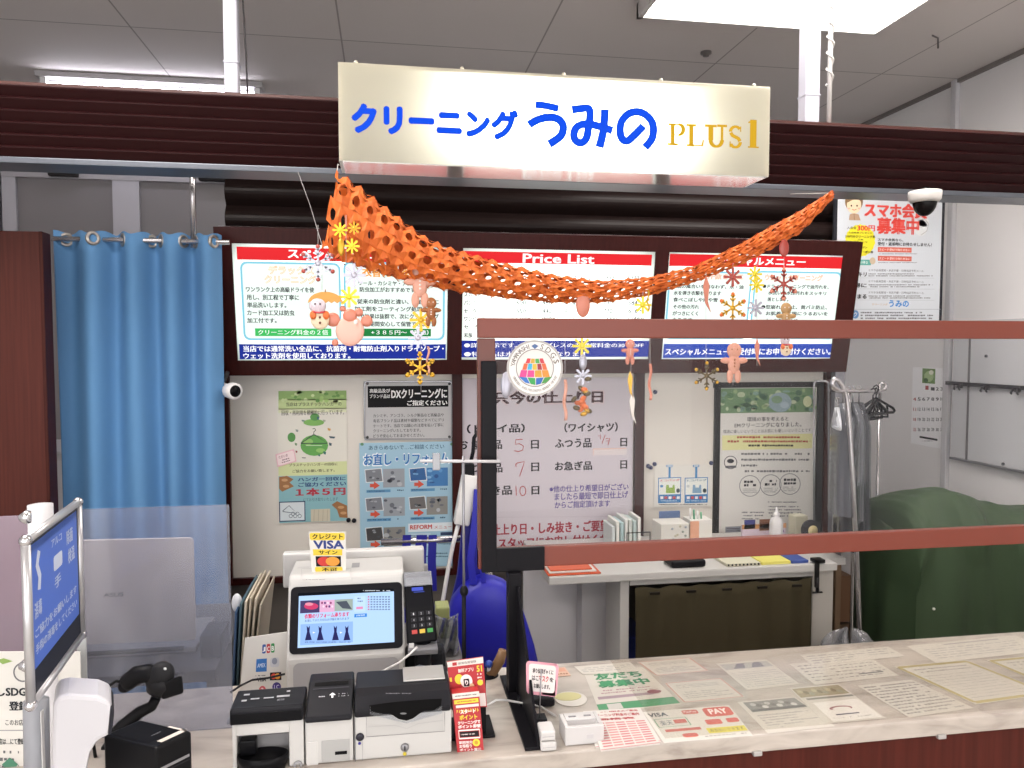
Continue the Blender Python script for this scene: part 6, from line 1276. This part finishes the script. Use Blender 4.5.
# ================================================================== LEAFLETS, THIN POLE, POWER STRIP, BAGS
def leaflet():
    Y = CY0+.035; k = M('1a191c', .4)
    t = thing('leaflet_holder', 'black leaflet holder standing on the counter front beside the bill machine', 'holder', at(466, 757, Z=CZ))
    a, c = at(452, 757, Z=CZ), at(493, 745, Z=CZ); b = MB(); b.box((a.x, Y+.035, CZ+.0005), (c.x+.008, Y+.12, CZ+.006), k, .002); b.build('base', t)
    b = MB(); b.box((at(454, 700, Y=Y+.05).x, Y+.05, CZ+.006), (at(486, 700, Y=Y+.05).x, Y+.054, at(470, 672, Y=Y+.05).z), k); b.build('back_plate', t)
    R = 'b0272e'
    mb = MB(); Y2 = Y+.040; S = quad_sheet(mb, at(447, 662, Y=Y2+.006), at(483, 657, Y=Y2+.006), at(487, 707, Y=Y2-.002), at(452, 707, Y=Y2-.002)); S.slab(0, 0, 1, 1, R, .004)
    S.rect(.0, .0, 1, .12, 'ddd6d0', 1); S.rect(.14, .03, .26, .1, 'b0272e', 2); S.text('新規会員登録', .3, .04, .8, .09, '3a2a2a', 2); S.text('無料アプリ', .28, .18, .7, .26, 'f0dcd4', 2, off=.03); S.ell(.28, .4, .12, .11, 'e3cf3a', 2); S.ell(.48, .45, .17, .14, 'eeeae6', 3); S.rect(.4, .4, .56, .56, '2b2a2e', 4, .02); S.text('り', .44, .43, .52, .53, 'f0f0f0', 5, off=.04); S.ell(.36, .66, .08, .08, 'd9a08a', 4); S.ell(.62, .6, .08, .1, 'e0b890', 4)
    S.text('51', .8, .16, .94, .28, 'e8d03a', 2, off=.04); S.small(.8, .3, .94, .5, 'eeeae6', 3); S.rect(.78, .72, .98, .98, 'e4e0dc', 1); S.ell(.86, .5, .08, .06, 'e8d03a', 3); S.rect(.02, .35, .08, .44, 'e8d03a', 2); tag(mb.build('red_leaflet'), 'red and white leaflet with a yellow disc standing behind the other leaflet', 'leaflet', 'red leaflets in the counter holder')
    mb = MB(); Y3 = Y-.004; S = quad_sheet(mb, at(452, 694, Y=Y3+.012), at(479, 691, Y=Y3+.012), at(484.5, 759, Y=Y3-.002), at(458, 760, Y=Y3-.002)); S.slab(0, 0, 1, 1, R, .03)
    S.rect(0, 0, 1, .08, 'ddd6d0', 1); S.small(.1, .02, .9, .06, '4a3a3a', 1, 2); S.rect(.05, .1, .95, .16, 'e3cf3a', 1); S.small(.15, .11, .85, .15, 'b0272e', 1, 2); S.rect(.1, .18, .95, .22, 'ddd6d0', 1)
    for k_ in range(10): S.poly([(.12+.085*k_, .24), (.16+.085*k_, .26+.02*(k_ % 2)), (.11+.085*k_, .3)], 'e8d03a', 2)
    S.text('スタート', .25, .25, .8, .31, 'f4f0e8', 3, off=.04); S.text('ポイント', .2, .33, .85, .4, 'e8d03a', 3, off=.05); S.text('クリーニングで', .12, .42, .95, .47, 'eeeae6', 2, off=.04); S.text('ポイント即使', .12, .48, .95, .53, 'eeeae6', 2, off=.04)
    S.frame(.12, .56, .9, .68, .02, 'eeeae6', 1); S.rect(.16, .58, .86, .66, '2b2226', 2); S.small(.2, .6, .82, .64, 'e8e0d8', 1, 3); S.text('期間限定', .1, .72, .6, .76, 'eeeae6', 2, off=.02); S.text('お得祭り', .1, .77, .56, .82, 'eeeae6', 2, off=.02); S.text('ポイント還元', .1, .83, .9, .87, 'eeeae6', 2, off=.02); S.ell(.74, .75, .14, .055, 'e8d03a', 3); S.ell(.74, .75, .07, .03, 'c9952a', 4)
    for k_ in range(7): S.ell(.16+.115*k_, .93+.02*(k_ % 2), .07, .035, ('e8d03a', 'd9b02a')[k_ % 2], 2+k_ % 2, 9)
    tag(mb.build('leaflet_stack'), 'thick stack of red and yellow point campaign leaflets at the front of the counter', 'leaflet', 'red leaflets in the counter holder')
leaflet()
def thinpole():
    Y = 1.58; g = lambda px, py, Y=Y: at(px, py, Y=Y); p = g(464, 640)
    t = thing('banner_pole', 'slim pole stand with a white cross arm rising behind the red leaflets', 'stand', (p.x, Y, CZ)); wt = M('c9c8cc', .3)
    b = MB(); b.cyl((p.x, Y, CZ+.004), (p.x, Y, g(464, 590).z), .0045, M('17171a', .4)); b.build('lower_pole', t)
    b = MB(); b.cyl((p.x, Y, g(464, 592).z), (p.x, Y, g(464, 456).z), .0028, M('8e8e94', .3, .6)); b.build('upper_pole', t)
    b = MB(); b.ball(g(464, 591), (.009, .009, .012), M('17171a', .4)); b.build('joint', t)
    b = MB(); b.cyl(g(420, 461), g(500, 461.5), .0032, wt); b.build('cross_arm', t)
    b = MB(); a = g(432.5, 470); c = g(440, 453); b.box((a.x, Y-.008, a.z), (c.x, Y+.008, c.z), clear('e4e6ea', .55, 'b5b6ba', 2, .1), .002); b.build('clip', t)
    b = MB(); b.lathe([(0, 0), (.045, 0), (.045, .004), (0, .006)], (p.x, Y, CZ+.0005), M('1a1a1d', .4)); b.build('base', t)
    for i, px in enumerate((482.5, 489)): b = MB(); q = at(px, 600, Y=1.72); q0 = at(px, 700, Z=CZ)
thinpole()
# power strip hanging, with its cord
def strip():
    Y = 2.35; g = lambda px, py, Y=Y: at(px, py, Y=Y); t = thing('power_strip', 'white power strip with a black plug hanging by its cord left of the screen frame', 'power strip', g(464, 515)); w = M('dad9d8', .4)
    b = MB(); b.tube([g(470, 474), g(461, 524)], .034, w, 4); b.build('strip_body', t, bevel=.006)
    b = MB(); b.box(g(462, 488)-V((0, .02, 0)), g(474, 463)+V((0, .02, 0)), M('19191c', .4), .005); b.build('plug', t)
    b = MB(); b.tube([g(470, 466), g(473, 452), g(474, 438), g(479, 430)], .006, M('1c1c20', .4), 8); b.build('plug_cord', t)
    b = MB(); b.tube([g(459, 522), g(453, 545), g(448, 570), g(443, 600), g(436, 622), g(428, 640, 2.2)], .0065, w, 8); b.build('cord', t)
strip()
# chrome bar and shopping bags
YB2 = 2.42
def bagbar():
    g = lambda px, py, Y=YB2: at(px, py, Y=Y); t = thing('bag_rail', 'horizontal chrome rail carrying blue bag handles in front of the repair poster', 'rail', g(430, 540))
    b = MB(); z_ = g(430, 540).z; b.cyl((g(381, 541).x, YB2, z_), (g(476, 541).x, YB2, z_), .011, CH); b.build('bar', t)
    b = MB(); b.cyl((g(476, 541).x, YB2, z_), (g(489, 541).x, YB2, z_), .011, CH); b.cyl((g(489, 541).x, YB2, z_+.011), (g(489, 541).x, YB2, .01), .011, CH); b.build('support_post', t)
bagbar()
BLU = M('1a1aa0', .42, bump=.3, scale=25); BLU2 = M('15158a', .45, bump=.3, scale=25)
def bag(lb, pts, hs, Y, dep, mat):
    g = lambda px, py: at(px, py, Y=Y); P = [g(*p) for p in pts]; c = sum(P, V())/len(P)
    t = thing('shopping_bag', lb, 'bag', c, 'blue shopping bags hanging behind the counter')
    b = MB(); n = len(P); rings = [(1.0, -.0), (1.03, dep*.35), (1.03, dep*.7), (.98, dep)]; vs = []; fs = []
    for s, d in rings: vs += [c+(p-c)*s+V((0, d, 0)) for p in P]
    m0 = c+V((0, -dep*.25, 0)); vs2 = [m0, c+V((0, dep, 0))]
    for r in range(3):
        for i in range(n): fs.append((r*n+i, r*n+(i+1) % n, (r+1)*n+(i+1) % n, (r+1)*n+i))
    k = len(vs); vs += vs2
    for i in range(n): fs.append((i, k, (i+1) % n)); fs.append((3*n+i, 3*n+(i+1) % n, k+1))
    b.add(vs, fs, mat, True); b.build('bag_body', t, subs=1)
    for h in hs:
        b = MB(); q = [g(*p)+V((0, .01, 0)) for p in h[:-1]]; w = h[-1]
        for d in (0,):
            vs = []; fs = []
            for i, p in enumerate(q):
                vs += [p+V((-w/2, 0, 0)), p+V((w/2, 0, 0)), p+V((w/2, .004, 0)), p+V((-w/2, .004, 0))]
                if i: e = 4*i; fs += [(e-4, e-3, e+1, e), (e-3, e-2, e+2, e+1), (e-2, e-1, e+3, e+2), (e-1, e-4, e, e+3)]
            b.add(vs, fs, mat)
        b.build('handle', t)
bag('large blue shopping bag hanging lowest, its body widening behind the black stand post', [(474, 584), (484, 580), (508, 584), (520, 600), (530, 632), (541, 665), (541, 700), (450, 700), (446, 640), (452, 600)], [[(474, 586), (471, 560), (476, 520), (478, 490), .022], [(484, 584), (482, 560), (479, 530), (480, 495), .014]], 2.30, .10, BLU)
bag('blue shopping bag with long bunched top behind the power strip cord', [(459, 585), (462, 520), (468, 512), (477, 515), (481, 560), (486, 600), (488, 650), (486, 700), (440, 700), (446, 640), (450, 600)], [[(468, 520), (470, 508), (473, 496), .02]], 2.37, .04, BLU2)
bag('narrow blue bag whose straps hang from the chrome rail behind the card terminal', [(405, 590), (436, 590), (440, 640), (440, 700), (400, 700), (400, 640)], [[(406.5, 592), (406, 560), (407, 536), .026], [(418, 592), (417, 560), (420, 536), .02], [(424, 592), (424, 560), (425, 536), .014], [(433, 592), (432, 560), (433, 536), .026]], 2.40, .03, BLU2)
# small items behind the counter screen stand
cz_ = at(440, 654, Y=2.0).z
b = MB(); b.box((at(404, 660, Y=2.0).x, 1.93, 0), (at(462, 660, Y=2.0).x, 2.25, cz_), M('6d6a68', .5), .004); tag(b.build('storage_cabinet', at=(-.2, 2.1, 0)), 'low grey cabinet behind the counter under the packets beside the card terminal', 'cabinet')
b = MB(); p = at(436, 640, Y=2.1); q = at(448, 600, Y=2.16); b.box((p.x, 2.1, cz_+.001), (q.x, 2.16, q.z), M('9aa06a', .4), .004); tag(b.build('green_pouch'), 'yellow-green packet standing behind the card terminal', 'packet')
b = MB(); b.grid(lambda u, v: tuple(at(432+26*u, 612+40*v+6*math.sin(u*3), Y=2.0+.03*math.sin(u*14+v*5))), 20, 12, clear('e8eaee', .35, 'a8aab0', 2.5, .12), .002); tag(b.build('clear_bag'), 'crumpled clear bag beside the card terminal', 'bag')
p = at(482, 690, Y=1.66); b = MB(); b.tube([at(478, 706, Y=1.72), at(486, 683, Y=1.70), at(500, 660, Y=1.68), at(503, 650, Y=1.68)], [.010, .011, .012, .010], M('7a5a3a', .5), 10); tag(b.build('wooden_handle'), 'brown wooden handled tool leaning behind the leaflet holder', 'tool')
def pens():
    p = at(487, 700, Y=1.70); t = thing('pen_cup', 'black pen cup with a blue-capped pen behind the leaflets', 'pen cup', (p.x, 1.70, CZ)); zt = at(487, 675, Y=1.7).z
    b = MB(); b.lathe([(0, 0), (.026, 0), (.028, zt-CZ-.02), (.025, zt-CZ-.02), (.023, .006), (0, .006)], (p.x, 1.70, CZ+.001), M('1a1a1e', .4)); b.build('cup', t)
    b = MB(); q = at(489, 664, Y=1.68); b.cyl((p.x+.004, 1.70, CZ+.01), (q.x, 1.68, q.z-.01), .0045, M('c9c9cc', .4)); b.ball(q, .0085, M('2a4aa8', .35), 10, 8); b.build('pen', t)
pens()
b = MB(); b.tube([at(478, 716, Z=CZ+.004), at(486, 706, Z=CZ+.03), at(496, 700, Z=CZ+.04), at(505, 700, Z=CZ+.03), at(540, 706, Z=CZ+.005), at(556, 716, Z=CZ+.004)], .0022, M('d4d3d2', .4), 8); tag(b.build('white_lead'), 'white lead looping behind the black stand post to the coin tray', 'cord')
# ================================================================== ORANGE PAPER GARLAND
YGA = 2.22
TP = [(337, 170), (341, 173), (352, 180), (361.7, 187), (382.5, 204), (403, 220), (424, 236), (445, 246), (464, 252), (507, 264), (554, 275), (601, 281), (648, 277.5), (695, 266), (742, 243), (775, 224), (800, 211), (832, 191)]
BP = [(322, 250), (327, 258), (335, 262), (345, 264), (366, 271), (388, 277.5), (412, 284), (436.7, 289), (461.7, 293), (507, 299), (554, 303), (601, 303), (648, 296), (695, 282), (742, 264), (775, 247), (800, 233), (832, 199)]
def lerp(A, t):
    t = max(0, min(.99999, t))*(len(A)-1); i = int(t); f = t-i; return (A[i][0]*(1-f)+A[i+1][0]*f, A[i][1]*(1-f)+A[i+1][1]*f)
def garland():
    lens = [0]
    for i in range(1, len(TP)): lens.append(lens[-1]+math.hypot((TP[i][0]+BP[i][0]-TP[i-1][0]-BP[i-1][0])/2, (TP[i][1]+BP[i][1]-TP[i-1][1]-BP[i-1][1])/2)+1)
    def par(u):
        s = u*lens[-1]; i = 0
        while i < len(lens)-2 and lens[i+1] < s: i += 1
        return (i+(s-lens[i])/(lens[i+1]-lens[i]))/(len(TP)-1)
    NU, NV = 36, 10; rnd = random.Random(4)
    def P(u, ph, r=0):
        k = par(min(1, max(0, u))); a, c = at(*lerp(TP, k), Y=YGA), at(*lerp(BP, k), Y=YGA); C = (a+c)/2; H = (a-c)/2
        sc = 1-.12*(1-abs(math.cos(u*NU*PI))); D = V((0, -1, 0))*max(.012, min(.05, H.length*.8))
        return C+H*math.cos(ph)*sc+D*math.sin(ph)*sc+(H.normalized()*math.cos(ph)+V((0, -1, 0))*math.sin(ph))*r
    b = MB(); mats = [M('d4681f', .65, var=.08, scale=30), M('c45c19', .7)]
    for j in range(NV):
        for i in range(NU):
            off = .5 if j % 2 else 0
            u0, u1 = (i+off)/NU, (i+1+off)/NU
            if u1 > 1: u1 = 1
            if u1 <= u0: continue
            p0, p1 = 2*PI*j/NV, 2*PI*(j+1)/NV; um, pm = (u0+u1)/2, (p0+p1)/2; hu, hp = (u1-u0)/2, (p1-p0)/2
            out = [(-1, -1), (0, -1), (1, -1), (1, 0), (1, 1), (0, 1), (-1, 1), (-1, 0)]
            s = rnd.uniform(.42, .66)*(1.1-.5*um); ci, cj = rnd.uniform(-.15, .15), rnd.uniform(-.15, .15)
            vo = [P(um+a*hu, pm+c*hp,   .004*(1 if (a == 0 or c == 0) else -1)) for a, c in out]
            vi = [P(um+(ci+s*math.cos(math.atan2(c, a)))*hu, pm+(cj+s*math.sin(math.atan2(c, a)))*hp, .001) for a, c in out]
            vb = [v+V((0, .0012, 0)) for v in vi]
            b.add(vo+vi+vb, [(k, (k+1) % 8, 8+(k+1) % 8, 8+k) for k in range(8)]+[(8+k, 8+(k+1) % 8, 16+(k+1) % 8, 16+k) for k in range(8)], mats[(i+j) % 2])
    o = tag(b.build('paper_garland'), 'orange honeycomb paper garland swagged from under the sign to the upper right', 'garland'); return o
garland()
b = MB(); p = at(337, 171, Y=YGA); b.tube([p, p+V((0, .05, .03)), (p.x, YS+.05, zs0-.002)], .0012, M('c9c4bf', .4), 6); q = at(831, 193, Y=YGA); b.tube([q, (q.x+.02, YV, ZV0-.03)], .0012, M('c9c4bf', .4), 6)
tag(b.build('garland_string', at=p), 'short pale strings tying both ends of the orange garland', 'string')
b = MB(); b.tube([at(298, 172, Y=YV-.02), at(310, 205, Y=YV-.04), at(322, 245, Y=YGA)], .001, M('a9a5a5', .4), 6); tag(b.build('hanging_thread'), 'thin slanting thread from the beam to the left end of the garland', 'string')
# ================================================================== HANGING ORNAMENTS
SAL = M('cb7a62', .35, coat=.3); SAL2 = M('cf927b', .35, coat=.3); RDD = M('a23a2e', .35, coat=.3); GLD = M('c99a2e', .28, .6); YEL = M('d8c22e', .3, .4); SIL = M('a9a8b4', .28, .6); DGL = M('5a4a2a', .35, .5); BRN_ = M('9a5a2a', .4); WHT_ = M('e0d8d0', .4); ORG = M('d96a2a', .4)
YO = 2.2
K1 = 1/345.0  # metres per pixel near the garland
def flake(b, c, r, m, n=6, rot=0, tips=None, w=.12, th=.003):
    for k in range(n):
        a = rot+2*PI*k/n; d = V((math.sin(a), 0, math.cos(a))); e = V((d.z, 0, -d.x)); W = r*w
        b.prism([c-e*W/2, c+d*r-e*W/2, c+d*r+e*W/2, c+e*W/2], (0, th, 0), m)
        for t in (.5, .78):
            for s in (-1, 1):
                f = (d+e*s).normalized(); q = c+d*r*t; g = V((f.z, 0, -f.x))*W*.4; L_ = r*.3*(1.2-t*.6); b.prism([q-g, q+f*L_-g, q+f*L_+g, q+g], (0, th, 0), m)
        b.ball(c+d*r+V((0, th/2, 0)), (r*.14, th, r*.14), tips or m, 10, 6)
    b.ball(c+V((0, th/2, 0)), (r*.2, th, r*.2), m, 12, 6)
def petal(b, c, r, m, n=8):
    for k in range(n):
        a = 2*PI*k/n; d = V((math.sin(a), 0, math.cos(a))); e = V((d.z, 0, -d.x)); b.prism([c-e*r*.09, c+d*r*.9-e*r*.14, c+d*r, c+d*r*.9+e*r*.14, c+e*r*.09], (0, .003, 0), m)
    b.ball(c+V((0, .0015, 0)), (r*.28, .003, r*.28), m, 12, 6)
def man(b, c, h, m, m2):
    b.ball(c+V((0, 0, h*.3)), (h*.19, .005, h*.19), m); b.ball(c+V((0, 0, -.02*h)), (h*.16, .005, h*.25), m)
    for s in (-1, 1): b.ball(c+V((s*h*.2, 0, h*.06)), (h*.15, .004, h*.075), m); b.ball(c+V((s*h*.1, 0, -h*.32)), (h*.085, .004, h*.17), m); b.ball(c+V((s*h*.07, -.004, h*.33)), (h*.02, .002, h*.02), m2, 8, 5)
    for z_ in (.08, 0, -.08): b.ball(c+V((0, -.005, z_*h)), (h*.025, .002, h*.025), m2, 8, 5)
def drop(b, c, h, w, m): b.ball(c, (w/2, .005, h/2), m)
def string(lb, x0, y0, y1, items, Y=YO):
    top = at(x0, y0, Y=Y); t = thing('hanging_ornament', lb, 'ornament', top, 'strings of ornaments hanging from the orange garland')
    end = at(x0, y1, Y=Y); b = MB(); b.tube([top, end], .0007, M('b9b4b4', .4), 5); b.build('thread', t)
    for it in items:
        k, px, py, r = it[:4]; a = it[4:]; c = at(px, py, Y=Y-.002); rr = r/333.0*1.0; b = MB()
        if k == 'flake': flake(b, c, rr, *a); nm = 'snowflake'
        elif k == 'petal': petal(b, c, rr, *a); nm = 'star_flake'
        elif k == 'man': man(b, c, rr*2, *a); nm = 'gingerbread_man'
        elif k == 'drop': drop(b, c, rr*2, rr*2*a[1], a[0]); nm = 'pendant'
        elif k == 'snowman':
            b.ball(c+V((0, 0, -rr*.28)), (rr*.42, .006, rr*.48), M('e3cfb0', .4)); b.ball(c+V((-rr*.1, -.002, rr*.32)), (rr*.38, .006, rr*.34), M('c9bcc4', .4))
            for sx in (-.3, .28): b.ball(c+V((sx*rr, -.006, -rr*.1)), (rr*.15, .004, rr*.2), ORG)
            for sx in (-.2, .02): b.ball(c+V((sx*rr, -.008, rr*.4)), (rr*.035, .002, rr*.05), M('2a2426', .4), 8, 5)
            b.tube([c+V((-rr*.3, -.007, rr*.04)), c+V((0, -.009, rr*.0)), c+V((rr*.25, -.007, rr*.06))], .0025, M('b5303a', .4), 6)
            for z_ in (-.2, -.45): b.ball(c+V((0, -.007, z_*rr)), (rr*.06, .002, rr*.06), M('6a3a2a', .4), 8, 5)
            b.build('snowman', t); b = MB(); q = c+V((rr*.25, 0, rr*.45))
            pts = [q+V((math.cos(PI*k_/14)*rr*.78, 0, math.sin(PI*k_/14)*rr*.52)) for k_ in range(15)]; low = [q+V((rr*.78*(1-2*k_/12), 0, .07*rr*math.sin(k_*PI/2)**2*1.2)) for k_ in range(12, -1, -1)][1:-1]
            b.prism(pts+low, (0, .004, 0), M('c08a3c', .35, .2)); b.tube([q+V((0, 0, rr*.5)), q+V((0, 0, rr*.62))], .0015, BRN_, 6); nm = 'umbrella'
        elif k == 'bear':
            b.ball(c+V((0, 0, -rr*.15)), (rr*.72, .006, rr*.78), M('e8b0a0', .35)); b.ball(c+V((0, -.001, rr*.62)), (rr*.36, .006, rr*.36), SAL)
            for sx, sz, s in ((-.85, .42, .36), (.85, .36, .3), (-.75, -.75, .18), (-.35, .98, .16), (.45, .8, .22)): b.ball(c+V((sx*rr, 0, sz*rr)), (rr*s, .005, rr*s), SAL)
            b.ball(c+V((rr*.3, -.007, rr*.3)), (rr*.1, .002, rr*.12), M('f2ece8', .4), 8, 5); nm = 'bear_charm'
        elif k == 'cluster':
            rnd = random.Random(px)
            for i in range(16):
                q = c+V((rnd.uniform(-.5, .5)*rr, rnd.uniform(-.006, .004), rnd.uniform(-1, 1)*rr)); b.ball(q, (rr*.2, .004, rr*.13), a[i % len(a)], 8, 5, Matrix.Rotation(rnd.uniform(-1, 1), 3, 'Y'))
            nm = 'leaf_cluster'
        elif k == 'feather':
            b.prism([c+V((0, 0, rr)), c+V((rr*.2, 0, rr*.5)), c+V((rr*.12, 0, -rr*.4)), c+V((rr*.3, 0, -rr)), c+V((-rr*.02, 0, -rr*.5)), c+V((-rr*.16, 0, rr*.4))], (0, .004, 0), a[0]); nm = 'feather'
        elif k == 'ribbon':
            b.grid(lambda u, v: c+V((rr*.08*(2*u-1)+.003*math.sin(v*9), .002*math.sin(v*12), rr*(1-2*v))), 2, 16, a[0], .0012); nm = 'ribbon'
        b.build(nm, t)
string('silvery snowflake with orange tips hanging at the left end of the garland', 318, 225, 262, [('flake', 318, 263, 15, SIL, 6, 0, RDD)])
string('snowman holding a gold umbrella, hanging in front of the left menu panel', 322, 262, 290, [('snowman', 320, 313, 20)], 2.17)
string('grey star flake over a yellow star flake, hanging from the garland near its left end', 355, 262, 300, [('petal', 354, 275, 11, SIL), ('petal', 349, 297, 10, YEL)])
string('round salmon bear charm hanging in front of the left menu panel', 349, 300, 330, [('bear', 350, 328, 18)], 2.18)
string('twisted gold foil drops hanging against the left part of the garland', 346, 215, 262, [('petal', 340, 230, 7, YEL), ('petal', 354, 228, 6, GLD), ('petal', 352, 246, 7, YEL), ('drop', 341, 247, 8, GLD, .4)], 2.15)
string('long string of a salmon figure, star flakes and a gold snowflake beside the repair poster', 421, 268, 392, [('man', 420, 285, 22, SAL2, WHT_), ('man', 431, 312, 14, BRN_, WHT_), ('petal', 421, 320, 11, GLD), ('petal', 418, 338, 10, SIL), ('flake', 420, 368, 14, GLD, 6, 0, GLD), ('ribbon', 428, 360, 13, SAL2)])
string('short salmon drop under the middle of the garland', 583, 292, 310, [('drop', 583, 305, 12, SAL, .6)])
string('yellow and silver charms over a gold and brown leaf cluster seen through the clear screen', 582, 330, 410, [('petal', 582, 346, 10, YEL), ('drop', 583, 362, 8, SIL, .5), ('petal', 583, 376, 9, SIL), ('cluster', 583, 397, 19, ORG, GLD, DGL, ORG, DGL)], 2.22)
string('pink charm over a long white and brown feather seen through the clear screen', 631, 335, 420, [('man', 630, 352, 13, SAL, WHT_), ('feather', 630, 385, 14, GLD), ('feather', 632, 408, 16, WHT_)])
string('thin salmon ribbon hanging through the middle of the clear screen view', 650, 336, 400, [('ribbon', 650, 382, 18, SAL)])
string('yellow star flake under the garland right of the price list title', 643, 290, 312, [('petal', 643, 305, 9, YEL), ('ribbon', 648, 300, 10, GLD)])
string('slender salmon figure over a dark gold snowflake left of the right menu panel', 706, 272, 385, [('feather', 706, 294, 18, SAL), ('flake', 707, 376, 13, DGL, 6, 0, GLD)])
string('red star flake, gold snowflake and a gingerbread figure on one string', 733, 262, 385, [('petal', 733, 277, 10, RDD), ('flake', 733, 308, 14, GLD, 6, 0, ORG), ('man', 734, 363, 21, SAL2, BRN_)])
string('yellow and grey star flakes over a salmon stocking, right of the gingerbread string', 757, 258, 366, [('petal', 755, 274, 8, YEL), ('petal', 757, 285, 8, YEL), ('petal', 756, 308, 9, SIL), ('feather', 757, 352, 14, SAL)])
string('red bell and red snowflake over a brown snowman, the string nearest the garland right end', 784, 236, 352, [('drop', 784, 248, 9, RDD, .6), ('flake', 784, 284, 15, RDD, 6, 0, SAL), ('man', 786, 318, 16, M('b08a5a', .4), WHT_), ('snowman', 786, 345, 15)])
string('pale translucent charm behind the round sticker on the clear screen', 512, 300, 390, [('drop', 506, 385, 13, SIL, .4)])
string('thin pink ribbon hanging just right of the round sticker', 565, 302, 425, [('ribbon', 565, 400, 20, SAL2)])
# ================================================================== DAYLIGHT-LESS SHOP AMBIENCE
w = bpy.data.worlds.new('world'); SC.world = w; w.use_nodes = True; bg = w.node_tree.nodes['Background']; bg.inputs[0].default_value = (1, .98, .97, 1); bg.inputs[1].default_value = 2.6
SC.view_settings.view_transform = 'Standard'; SC.view_settings.look = 'None'; SC.view_settings.gamma = 1; SC.view_settings.exposure = 0.4; SC.view_settings.use_curve_mapping = False
SC.cycles.max_bounces = 8; SC.cycles.transparent_max_bounces = 16; SC.cycles.diffuse_bounces = 4; SC.cycles.glossy_bounces = 3; SC.cycles.caustics_reflective = False; SC.cycles.caustics_refractive = False
SC.cycles.sample_clamp_indirect = 4; SC.cycles.use_denoising = True
for o in bpy.data.objects:
    if '_o' in o: del o['_o']
